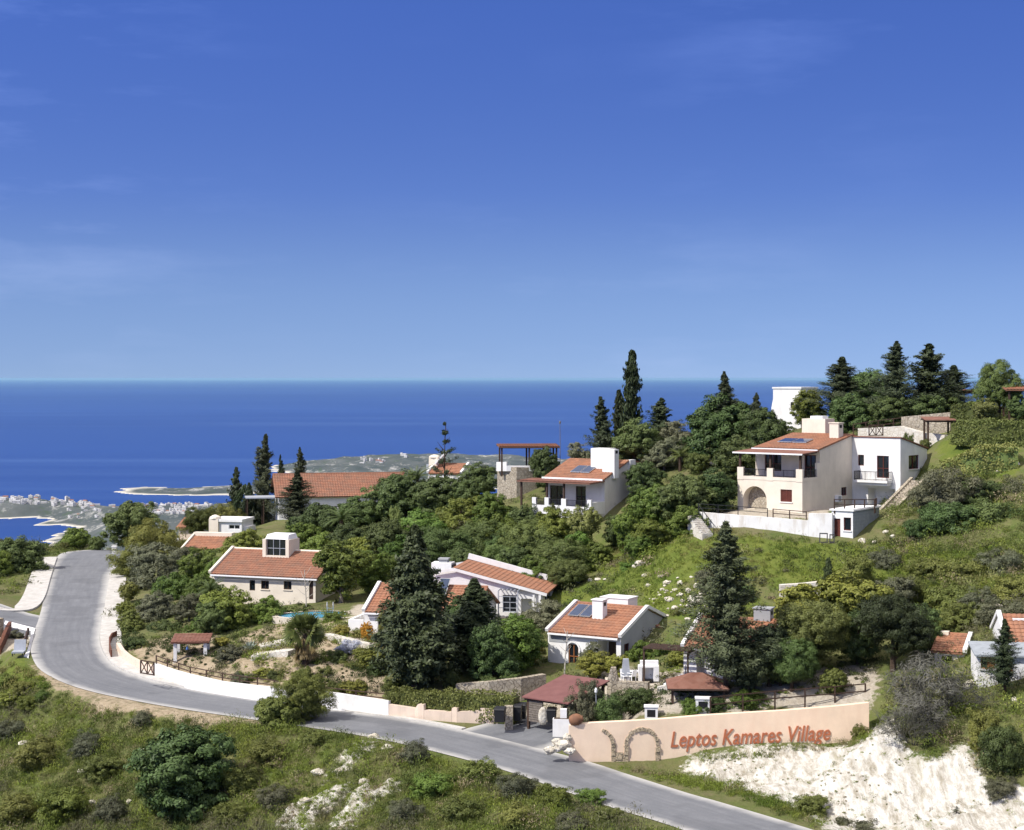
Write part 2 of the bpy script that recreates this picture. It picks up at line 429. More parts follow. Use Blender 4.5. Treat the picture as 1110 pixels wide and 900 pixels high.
for path, hw in (PATHS[1], PATHS[2], PATHS[0]):
    d = np.full(GX.shape, 1e9); zz = np.zeros(GX.shape); d[_nr], zz[_nr] = surf(path, GX[_nr], GY[_nr])
    w = 1-sstep(hw+.9, hw+4.5, d)
    if path is ROADS:
        for q, h2 in PATHS[1:]:
            d2 = np.full(GX.shape, 1e9); d2[_nr] = seg_near(GX[_nr], GY[_nr], q)[0]
            w = np.where(d > hw+.9, w*sstep(h2+.3, h2+3, d2), w)
    Z = Z*(1-w)+(zz-.03)*w
    for k in ('chalk', 'grass'): W[k] &= ~(d < hw+.6)

i0, i1 = int(np.searchsorted(gx, IX[0])), int(np.searchsorted(gx, IX[0]))+len(IX)
j0 = int(np.searchsorted(gy, IY[0])); ZI = Z[j0:j0+len(IY), i0:i1]
def tz(x, y):
    fx = (np.asarray(x)-IX[0])/.7; fy = (np.asarray(y)-IY[0])/.8
    a = np.clip(fx.astype(int), 0, len(IX)-2); b = np.clip(fy.astype(int), 0, len(IY)-2)
    fx = np.clip(fx-a, 0, 1); fy = np.clip(fy-b, 0, 1)
    return (ZI[b, a]*(1-fx)+ZI[b, a+1]*fx)*(1-fy)+(ZI[b+1, a]*(1-fx)+ZI[b+1, a+1]*fx)*fy
_YS = np.arange(78, 298, .2)
def ground(px, py):
    X = (px-CX)*_YS/F; zr = -(py-HY)*_YS/F
    t = tz(X, _YS); k = np.nonzero(t >= zr)[0]
    i = k[0] if len(k) else len(_YS)-1
    return Vector((X[i], _YS[i], float(t[i])))
def at(px, Y):
    x = (px-CX)*Y/F
    return Vector((x, Y, float(tz(np.array(x), np.array(Y)))))

def terrain_mat():
    m = bpy.data.materials.new('hillside_ground'); nt, _, _ = nodes(m)
    v = geopos(nt)
    a = nt.nodes.new('ShaderNodeAttribute'); a.attribute_name = 'zone'
    a2 = nt.nodes.new('ShaderNodeAttribute'); a2.attribute_name = 'pave'
    s = nt.nodes.new('ShaderNodeSeparateColor'); nt.links.new(a.outputs['Color'], s.inputs[0])
    n1 = noise(nt, v, .35, 6, .65); n2 = noise(nt, v, 2.2, 6, .7); n3 = noise(nt, v, .09, 4, .6)
    base = mix(nt, n1, (.085, .115, .03), (.16, .155, .07))
    base = mix(nt, math_n(nt, 'MULTIPLY', noise(nt, v, .8, 6, .75, .42, .66), .75), base, (.19, .15, .09))
    base = mix(nt, math_n(nt, 'MULTIPLY', n3, .4), base, (.10, .145, .025))
    grass = mix(nt, n1, (.10, .14, .025), (.16, .18, .04))
    grass = mix(nt, math_n(nt, 'MULTIPLY', n2, .4), grass, (.075, .105, .02))
    dirt = mix(nt, n2, (.42, .345, .24), (.30, .235, .155))
    dirt = mix(nt, noise(nt, v, .9, 5, .7, .5, .66), dirt, (.15, .14, .07))
    mc = nt.nodes.new('ShaderNodeMapping'); mc.inputs['Scale'].default_value = (1.5, .45, .45); nt.links.new(v, mc.inputs[0])
    nc = noise(nt, mc.outputs[0], 1.5, 7, .75, .36, .58)
    chalk = mix(nt, nc, (.34, .305, .235), (.67, .645, .58))
    chalk = mix(nt, math_n(nt, 'MULTIPLY', noise(nt, mc.outputs[0], .6, 5, .7, .57, .72), .8), chalk, (.36, .33, .23))
    pave = mix(nt, n2, (.50, .45, .37), (.36, .31, .24))
    def wob(sock, t=.5):
        r = math_n(nt, 'ADD', sock, math_n(nt, 'MULTIPLY', math_n(nt, 'SUBTRACT', n2, .5), .5))
        mr = nt.nodes.new('ShaderNodeMapRange'); mr.inputs[1].default_value = t-.12; mr.inputs[2].default_value = t+.12
        nt.links.new(r, mr.inputs[0]); return mr.outputs[0]
    col = mix(nt, wob(s.outputs[1]), base, grass)
    col = mix(nt, wob(s.outputs[2]), col, dirt)
    col = mix(nt, wob(a2.outputs['Fac']), col, pave)
    col = mix(nt, wob(s.outputs[0]), col, chalk)
    h = math_n(nt, 'ADD', noise(nt, v, 3, 6, .75, 0, 1), math_n(nt, 'MULTIPLY', noise(nt, v, 1.2, 5, .7, 0, 1), 2))
    out(nt, principled(nt, col, .95, .1, 0, h, .8, .18).outputs[0])
    return m

ny, nx = Z.shape
idx = np.arange(ny*nx).reshape(ny, nx)
faces = np.stack([idx[:-1, :-1], idx[:-1, 1:], idx[1:, 1:], idx[1:, :-1]], -1).reshape(-1, 4)
zone = np.stack([W['chalk'], W['grass'], W['dirt']], -1).astype(float)
def soften(a):
    for _ in range(2):
        b = a.copy(); b[1:-1, 1:-1] = (a[1:-1, 1:-1]*2+a[:-2, 1:-1]+a[2:, 1:-1]+a[1:-1, :-2]+a[1:-1, 2:])/6; a = b
    return a
tm = np_mesh('hillside', np.stack([GX, GY, Z], -1).reshape(-1, 3), faces, [terrain_mat()],
             {'zone': soften(zone).reshape(-1, 3), 'pave': np.repeat(soften(W['pave'].astype(float)).reshape(-1, 1), 3, 1)}, True)
props(link(bpy.data.objects.new('hillside', tm)), 'green and chalky hillside that the villas stand on', None, None, 'structure')

# ------------------------------------------------------------------ roads
def asphalt():
    m = bpy.data.materials.new('sun_bleached_asphalt'); nt, _, _ = nodes(m)
    v = geopos(nt); uv = nt.nodes.new('ShaderNodeAttribute'); uv.attribute_name = 'across'
    s = nt.nodes.new('ShaderNodeSeparateColor'); nt.links.new(uv.outputs['Color'], s.inputs[0])
    cmb = nt.nodes.new('ShaderNodeCombineXYZ')
    nt.links.new(math_n(nt, 'MULTIPLY', s.outputs[0], 14), cmb.inputs[0]); nt.links.new(math_n(nt, 'MULTIPLY', s.outputs[1], 3), cmb.inputs[1])
    lanes = noise(nt, cmb.outputs[0], 1.0, 5, .6, .35, .7)
    col = mix(nt, noise(nt, v, .5, 6, .7), (.150, .156, .166), (.185, .19, .20))
    col = mix(nt, math_n(nt, 'MULTIPLY', lanes, .6), col, (.108, .113, .124))
    # dusty pale edges
    e = math_n(nt, 'ABSOLUTE', math_n(nt, 'SUBTRACT', s.outputs[0], .5))
    mr = nt.nodes.new('ShaderNodeMapRange'); mr.inputs[1].default_value = .36; mr.inputs[2].default_value = .49; nt.links.new(math_n(nt, 'ADD', e, math_n(nt, 'MULTIPLY', math_n(nt, 'SUBTRACT', noise(nt, v, .7, 5, .7, 0, 1), .5), .12)), mr.inputs[0])
    col = mix(nt, mr.outputs[0], col, (.42, .41, .385))
    col = mix(nt, math_n(nt, 'MULTIPLY', noise(nt, v, 6, 4, .8, .5, .8), .4), col, (.28, .28, .28))
    col = mix(nt, math_n(nt, 'MULTIPLY', noise(nt, v, .22, 3, .5, .55, .6), .35), col, (.10, .103, .11))
    out(nt, principled(nt, col, .9, .25, 0, noise(nt, v, 30, 3, .6, 0, 1), .3, .01).outputs[0])
    return m
M['asphalt'] = asphalt()
def strip(path, l, r, dz0=0.0, dz1=0.0, n=6):
    """(verts, faces, across) of a ribbon from offset l to r (right positive) along the path"""
    V = []; A = []; s = 0
    for i, p in enumerate(path):
        d = path[min(i+1, len(path)-1)]-path[max(i-1, 0)]; d.z = 0; d.normalize()
        q = Vector((d.y, -d.x, 0)); lo, ro = (l[i], r[i]) if hasattr(l, '__len__') else (l, r)
        if i: s += (p-path[i-1]).length
        for k in range(n+1):
            t = k/n; o = lo+(ro-lo)*t
            V.append(p+q*o+Vector((0, 0, dz0+(dz1-dz0)*t))); A.append((t, s/20 % 50, 0))
    Fc = [(i*(n+1)+k, i*(n+1)+k+1, (i+1)*(n+1)+k+1, (i+1)*(n+1)+k) for i in range(len(path)-1) for k in range(n)]
    return V, Fc, A
def ribbon(name, path, l, r, z, mat, label):
    V, Fc, A = strip(path, l, r, z, z, 10)
    if path is not ROADS:
        xy = np.array([[v.x, v.y] for v in V]); zz = surf(path, xy[:, 0], xy[:, 1])[1]
        for v, q in zip(V, zz): v.z = q+z
    m = np_mesh(name, [tuple(v) for v in V], [f[::-1] for f in Fc], [mat], {'across': A})
    return props(link(bpy.data.objects.new(name, m)), label, None, None, 'structure')
_iD = min(range(len(ROADS)), key=lambda i: (ROADS[i]-P(76, 672, 161)).length); _iE = min(range(len(ROADS)), key=lambda i: (ROADS[i]-P(96, 607, 206)).length)
_wl = [-3.0-1.1*min(1, max(0, (i-_iD)/(_iE-_iD))) for i in range(len(ROADS))]; _wr = [3.0+2.3*min(1, max(0, (i-_iE+14)/20)) for i in range(len(ROADS))]
ribbon('road', ROADS, _wl, _wr, 0.016, M['asphalt'], 'grey asphalt road that bends around the village and over the crest')
ribbon('side_road', SIDE, -3.4, 4.6, 0.011, M['asphalt'], 'short grey side road leaving the bend by the white paved terrace')
ribbon('entrance_road', ENTRY, -3.6, 3.6, 0.006, M['asphalt'], 'pale asphalt entrance drive that runs up to the red carport')
def slab_strip(name, path, l, r, z0, z1, mat, label, kind='structure', cat=None):
    b = MB(); 
    V0, _, _ = strip(path, l, r, z0, z0, 1); V1, _, _ = strip(path, l, r, z1, z1, 1)
    n = len(path)
    b.v = [tuple(v) for v in V0+V1]; o = 2*n
    for i in range(n-1):
        a, c = 2*i, 2*i+2
        b.f += [(o+a+1, o+a, o+c, o+c+1), (a, a+1, c+1, c), (a, o+a, o+c, c)[::-1], (a+1, c+1, o+c+1, o+a+1)[::-1]]
    b.f += [(0, 1, o+1, o), (2*n-2, 2*n-1, o+2*n-1, o+2*n-2)[::-1]]
    ob = b.build(name, mat)
    return props(ob, label, cat, None, kind)
ks = [i for i, q in enumerate(ROADS)]
# road direction runs from the right end to the left bend, then away: its right-hand side is the village side
iB = min(ks, key=lambda i: (ROADS[i]-P(170, 752, 131.3)).length); iC = min(ks, key=lambda i: (ROADS[i]-P(92, 622, 193)).length)
iA = min(ks, key=lambda i: (ROADS[i]-P(470, 800, 116)).length)
slab_strip('pavement', ROADS[iB:iC], 3.02, 4.9, -.5, .15, M['concrete'], 'pale concrete pavement on the inside of the road bend')
slab_strip('kerb', ROADS[iA:iB-1], 3.02, 3.5, -.5, .11, M['concrete'], 'low pale kerb between the road and the white wall')
LP = smooth_path([P(62,603,208), P(55,627,190), P(49,645,176), P(40,656,168.5), P(24,662,165.5), P(0,667.5,164.2), P(-40,671,164)])
for q in LP: q.z = float(tz(np.array(q.x), np.array(q.y)))+.02
slab_strip('pavement', LP, 0, 2.3, -.8, .16, M['concrete'], 'white concrete pavement along the outer side of the road crest')

# ------------------------------------------------------------------ sea, coast
def sea_mat():
    m = bpy.data.materials.new('deep_blue_sea'); nt, _, _ = nodes(m)
    v = geopos(nt)
    mp = nt.nodes.new('ShaderNodeMapping'); mp.inputs['Scale'].default_value = (.00012, .0011, 1); mp.inputs['Rotation'].default_value = (0, 0, R(3)); nt.links.new(v, mp.inputs[0])
    mp2 = nt.nodes.new('ShaderNodeMapping'); mp2.inputs['Scale'].default_value = (.00006, .00016, 1); mp2.inputs['Rotation'].default_value = (0, 0, R(-2)); nt.links.new(v, mp2.inputs[0])
    st = noise(nt, mp.outputs[0], 1, 7, .62, .52, .72); s2 = noise(nt, mp2.outputs[0], 1, 5, .55, .4, .7)
    col = mix(nt, s2, (.010, .046, .195), (.016, .060, .23))
    col = mix(nt, math_n(nt, 'MULTIPLY', st, .55), col, (.055, .12, .30))
    p = principled(nt, col, .45, .12, 0, noise(nt, v, .02, 6, .6, 0, 1), .2, 3)
    out(nt, p.outputs[0]); return m
b = MB()
xs = [-250000, -40000, -8000, -2500, 2500, 8000, 40000, 250000]; ys = [-3000, 1500, 4000, 8000, 20000, 60000, 130000, 260000]
for y in ys:
    for x in xs: b.v.append((x, y, SEA))
for j in range(7):
    for i in range(7): b.f.append((j*8+i, j*8+i+1, j*8+9+i, j*8+8+i))
props(b.build('sea', sea_mat()), 'deep blue sea reaching to the horizon', None, None, 'structure')

def onsea(px, py, h=0.0):
    Y = (-SEA-h)*F/(py-HY)
    return ((px-CX)*Y/F, Y)
COAST = {
 'headland': [(-60,547),(0,546),(30,544),(60,543),(95,547),(125,550),(160,548),(240,547),(330,545),(330,600),(60,600),(56,588),(62,581),(78,573),(70,570.5),(44,570),(38,566),(38,562),(0,562.5),(-60,563)],
 'reef_peninsula': [(122,533),(135,530.5),(160,528.5),(205,529),(250,528),(300,526),(330,531),(250,537),(210,537.5),(170,536.5),(140,535.5)],
 'far_cape': [(288,507),(310,503.5),(338,501),(375,498.5),(410,497),(470,495),(545,497),(620,500),(700,506),(700,530),(330,530),(310,516),(296,511)]}
def coast_mat():
    m = bpy.data.materials.new('coastal_ground'); nt, _, _ = nodes(m)
    v = geopos(nt); s = nt.nodes.new('ShaderNodeSeparateXYZ'); nt.links.new(v, s.inputs[0])
    mp = nt.nodes.new('ShaderNodeMapping'); mp.inputs['Scale'].default_value = (1, .45, 1); nt.links.new(v, mp.inputs[0])
    c = mix(nt, noise(nt, mp.outputs[0], .006, 6, .65), (.045, .06, .06), (.105, .115, .11))
    c = mix(nt, noise(nt, mp.outputs[0], .018, 5, .78, .54, .70), c, (.42, .41, .38))
    c = mix(nt, math_n(nt, 'MULTIPLY', noise(nt, mp.outputs[0], .03, 4, .7, .55, .7), .7), c, (.06, .09, .05))
    mr = nt.nodes.new('ShaderNodeMapRange'); mr.inputs[1].default_value = SEA+1.9; mr.inputs[2].default_value = SEA+.9; nt.links.new(s.outputs[2], mr.inputs[0])
    c = mix(nt, mr.outputs[0], c, (.60, .56, .47))
    out(nt, principled(nt, c, .95, .1, 0, noise(nt, v, .02, 6, .7, 0, 1), .6, 6).outputs[0]); return m
M['coast'] = coast_mat()
COASTZ = {}
for nm, poly in COAST.items():
    pl = [onsea(*q) for q in poly]
    x0 = max(min(q[0] for q in pl)-60, -1700); x1 = min(max(q[0] for q in pl)+60, 900); y0 = min(q[1] for q in pl)-60; y1 = max(q[1] for q in pl)+60
    st = 14.0
    ax = np.arange(x0, x1, st); ay = np.arange(y0, y1, st); AX, AY = np.meshgrid(ax, ay)
    wx = AX+fbm(AX, AY, .01, 3, 41)*60; wy = AY+fbm(AX, AY, .01, 3, 47)*90
    inside = inpoly(wx, wy, pl)
    d = np.full(AX.shape, 1e9)
    for i in range(len(pl)):
        a = np.array(pl[i]); c = np.array(pl[(i+1) % len(pl)]); ab = c-a
        t = np.clip(((wx-a[0])*ab[0]+(wy-a[1])*ab[1])/(ab @ ab), 0, 1)
        d = np.minimum(d, np.hypot(wx-a[0]-t*ab[0], wy-a[1]-t*ab[1]))
    top = {'headland': 16, 'reef_peninsula': 7, 'far_cape': 18}[nm]
    h = np.where(inside, 1.2+top*sstep(10, 160, d)+fbm(AX, AY, .008, 4, 7)*top*.9*sstep(20, 150, d), -4-d*.08)
    if nm == 'headland': h = np.where(inside & (AY < 3350), h+sstep(30, 200, d)*14*sstep(3450, 3100, AY), h)
    ZC = SEA+np.maximum(h, -20)
    n_y, n_x = ZC.shape; ii = np.arange(n_y*n_x).reshape(n_y, n_x)
    fc = np.stack([ii[:-1, :-1], ii[:-1, 1:], ii[1:, 1:], ii[1:, :-1]], -1).reshape(-1, 4)
    keep = (h.ravel()[fc] > -3.9-3).any(1)
    mm = np_mesh('coastal_land', np.stack([AX, AY, ZC], -1).reshape(-1, 3), fc[keep], [M['coast']], None, True)
    props(link(bpy.data.objects.new('coastal_land', mm)), {'headland': 'low headland carrying the distant town around the bay', 'reef_peninsula': 'narrow pale spit of land out in the sea', 'far_cape': 'flat grey green cape farthest along the coast'}[nm], None, None, 'structure')
    COASTZ[nm] = (ax, ay, ZC)
def coast_z(nm, x, y):
    ax, ay, ZC = COASTZ[nm]; i = int(np.clip((x-ax[0])/14, 0, len(ax)-1)); j = int(np.clip((y-ay[0])/14, 0, len(ay)-1)); return float(ZC[j, i])
# town houses
rt = random.Random(4)
def town_mesh(k):
    b = MB(); w, d, h = ((9, 8, 7), (13, 9, 6.5), (10, 10, 9), (18, 9, 7))[k]
    b.box(-w/2, w/2, -d/2, d/2, -3, h)
    if k in (0, 2): b.box(-w/2, 0, -d/2-.01, d/2-1, h, h+2.6)
    for i in range(int(w/3)):
        for z in (1, 4): b.box(-w/2+.9+i*3, -w/2+2.1+i*3, -d/2-.12, -d/2+.1, z, z+1.4)
    m = b.mesh('town_house', [M['farwhite'], M['glass'], M['tile_old']])
    nb = 1+(1 if k in (0, 2) else 0)
    for p in m.polygons:
        bi = p.index//6
        if bi >= nb: p.material_index = 1
    if k == 1:
        rr = MB(); rr.hexa([(-w/2-.3,-d/2-.3,h+.02),(w/2+.3,-d/2-.3,h+.02),(w/2+.3,d/2+.3,h+.02),(-w/2-.3,d/2+.3,h+.02)], [(-w/2-.3,-.1,h+2.4),(w/2+.3,-.1,h+2.4),(w/2+.3,.1,h+2.4),(-w/2-.3,.1,h+2.4)])
        n0 = len(m.polygons); b.add(rr.v, rr.f); m = b.mesh('town_house', [M['farwhite'], M['glass'], M['tile_old']])
        for p in m.polygons:
            p.material_index = 2 if p.index >= n0 else (1 if p.index >= 6 else 0)
    return m
TM = [town_mesh(k) for k in range(4)]
def town(nm, x0, x1, y0, y1, n, label, group, big=1.0):
    k = 0; tries = 0
    while k < n and tries < n*30:
        tries += 1
        px = rt.uniform(x0, x1); py = rt.uniform(y0, y1)
        x, y = onsea(px, py, 16); z = coast_z(nm, x, y)
        if z < SEA+4: continue
        o = bpy.data.objects.new('town_house', TM[rt.choice((0, 0, 2, 3, 2, 3, 1))]); link(o)
        o.location = (x, y, z); o.rotation_euler = (0, 0, rt.uniform(-.6, .6)); s = rt.uniform(.5, 1.0)*big; o.scale = (s, s, s)
        props(o, label, 'house', group); k += 1
town('headland', 0, 98, 541.5, 549, 70, 'tiny white house in the row along the headland beside the bay', 'white houses on the distant headland')
town('headland', 152, 228, 543.5, 559, 150, 'tiny white house in the dense town seen over the roadside trees', 'white houses of the dense coastal town', .85)
town('headland', 60, 150, 548, 558, 30, 'tiny white house scattered between headland row and dense town', 'scattered coastal houses', .8)
town('far_cape', 386, 416, 500.5, 504.5, 9, 'tiny white house on the far cape above the long tiled roof', 'white houses on the far cape', 1.3)
town('far_cape', 434, 446, 495.5, 497.5, 3, 'tiny white house near the tip of the far cape', 'houses at the tip of the far cape', 1.3)

# ------------------------------------------------------------------ air
b = MB(); b.box(-280000, 280000, -3500, 262000, SEA-3, 9.0)
hm = bpy.data.materials.new('thin_sea_air'); nt, _, _ = nodes(hm)
pv = nt.nodes.new('ShaderNodeVolumePrincipled'); pv.inputs['Color'].default_value = (.44, .76, 1, 1); pv.inputs['Density'].default_value = HAZE; pv.inputs['Anisotropy'].default_value = .2
ho = nt.nodes.new('ShaderNodeOutputMaterial'); nt.links.new(pv.outputs[0], ho.inputs['Volume'])
hz = b.build('haze', hm); props(hz, 'thin pale blue air over the sea and coast', None, None, 'stuff')
# ------------------------------------------------------------------ sky, sun, camera
TO_SUN = Vector((-math.cos(R(46))*math.cos(R(33)), -math.cos(R(46))*math.sin(R(33)), math.sin(R(46))))
wd = bpy.data.worlds.new('World'); SC.world = wd; wd.use_nodes = True
nt = wd.node_tree; nt.nodes.clear()
tc = nt.nodes.new('ShaderNodeTexCoord')
sep = nt.nodes.new('ShaderNodeSeparateXYZ'); nt.links.new(tc.outputs['Generated'], sep.inputs[0])
zz = math_n(nt, 'MULTIPLY', sep.outputs[2], 2.4)
cb = nt.nodes.new('ShaderNodeCombineXYZ'); nt.links.new(sep.outputs[0], cb.inputs[0]); nt.links.new(sep.outputs[1], cb.inputs[1]); nt.links.new(math_n(nt, 'ADD', zz, .13), cb.inputs[2])
nrm = nt.nodes.new('ShaderNodeVectorMath'); nrm.operation = 'NORMALIZE'; nt.links.new(cb.outputs[0], nrm.inputs[0])
sky = nt.nodes.new('ShaderNodeTexSky'); sky.sky_type = 'NISHITA'; sky.sun_disc = False
sky.sun_elevation = R(46); sky.sun_rotation = math.atan2(TO_SUN.x, TO_SUN.y); sky.altitude = 300; sky.air_density = 1.0; sky.dust_density = .7; sky.ozone_density = 3.0
nt.links.new(nrm.outputs[0], sky.inputs[0])
# thin cirrus
mpc = nt.nodes.new('ShaderNodeMapping'); mpc.inputs['Scale'].default_value = (3, 3, 16); mpc.inputs['Rotation'].default_value = (R(6), R(10), 0); mpc.inputs['Location'].default_value = (1.7, .4, 3.9); nt.links.new(tc.outputs['Generated'], mpc.inputs[0])
ci = math_n(nt, 'MULTIPLY', math_n(nt, 'MULTIPLY', noise(nt, mpc.outputs[0], 1.6, 7, .62, .5, .9), noise(nt, tc.outputs['Generated'], 3.0, 3, .5, .4, .65)), .24)
skc = mix(nt, ci, sky.outputs[0], (7.0, 8.0, 9.5))
fill_veil = nt.nodes.new('ShaderNodeMapRange'); fill_veil.interpolation_type = 'SMOOTHSTEP'; fill_veil.inputs[1].default_value = .28; fill_veil.inputs[2].default_value = .75; fill_veil.inputs[4].default_value = .72; nt.links.new(sep.outputs[2], fill_veil.inputs[0])  # bright whitening overhead, out of view, added as neutral fill for shaded walls
gh = nt.nodes.new('ShaderNodeValToRGB'); gh.color_ramp.interpolation = 'B_SPLINE'
for _k, (_p, _c) in enumerate(((0.0, (.55, .54, .66)), (.25, (.74, .73, .82)), (.5, (.50, .57, .88)), (1.0, (.43, .56, 1.06)))):
    _e = gh.color_ramp.elements[_k] if _k < 1 else (gh.color_ramp.elements[-1] if _k == 3 else gh.color_ramp.elements.new(_p))
    _e.position = _p; _e.color = (*[x/1.1 for x in _c], 1)
nt.links.new(math_n(nt, 'MULTIPLY', sep.outputs[2], 1/.22), gh.inputs[0])
skt = mix(nt, 1.0, mix(nt, 1.0, skc, gh.outputs[0], 'MULTIPLY'), (1.1, 1.1, 1.1), 'MULTIPLY')
skv = mix(nt, math_n(nt, 'MULTIPLY', fill_veil.outputs[0], math_n(nt, 'ADD', noise(nt, tc.outputs['Generated'], 3.5, 5, .6, .3, .7), .35)), skt, (9.5, 8.8, 7.9))
bg = nt.nodes.new('ShaderNodeBackground'); bg.inputs[1].default_value = .15; nt.links.new(skv, bg.inputs[0])
wo = nt.nodes.new('ShaderNodeOutputWorld'); nt.links.new(bg.outputs[0], wo.inputs[0])
sl = bpy.data.lights.new('sun', 'SUN'); sl.energy = 4.3; sl.angle = R(.5); sl.color = (1, .955, .89)
so = bpy.data.objects.new('sun', sl); link(so); so.location = (-60, 60, 80); so.rotation_euler = (-TO_SUN).to_track_quat('-Z', 'Y').to_euler()
cd = bpy.data.cameras.new('camera'); cam = bpy.data.objects.new('camera', cd); link(cam)
cam.rotation_euler = (R(90), 0, 0); cd.sensor_width = 36; cd.lens = 36*F/1110; cd.shift_y = -(450-HY)/1110; cd.clip_start = .5; cd.clip_end = 1e6
SC.camera = cam
SC.view_settings.view_transform = 'Standard'; SC.view_settings.look = 'None'; SC.view_settings.exposure = 0.3; SC.view_settings.gamma = 1
try:
    SC.cycles.use_denoising = True
except Exception: pass
# ------------------------------------------------------------------ building kit
def tile_patch(b, e0, e1, r1, r0, pitch=.34, row=.42, amp=.045, thick=.12):
    """corrugated tile surface, e0-e1 along the eave, r0 above e0; plus the slab beneath it"""
    e0, e1, r1, r0 = map(Vector, (e0, e1, r1, r0))
    n = (e1-e0).cross(r0-e0).normalized()
    if n.z < 0: n = -n
    nu = max(2, int((e1-e0).length/pitch)); nv = max(1, int((r0-e0).length/row)); S = 4
    base = len(b.v); m = nu*S+1
    for j in range(nv):
        for t, lift in ((j/nv, .035), ((j+1)/nv, .0)):
            A = e0.lerp(r0, t); B = e1.lerp(r1, t)
            for i in range(m):
                u = i/(m-1); b.v.append(tuple(A.lerp(B, u)+n*(lift+amp*abs(math.sin(math.pi*u*nu))+.01)))
    for j in range(nv*2-1):
        for i in range(m-1):
            q = base+j*m+i; b.f.append((q, q+1, q+m+1, q+m))
    lo = [p-n*thick for p in (e0, e1, r1, r0)]
    b.hexa(lo, [e0, e1, r1, r0])

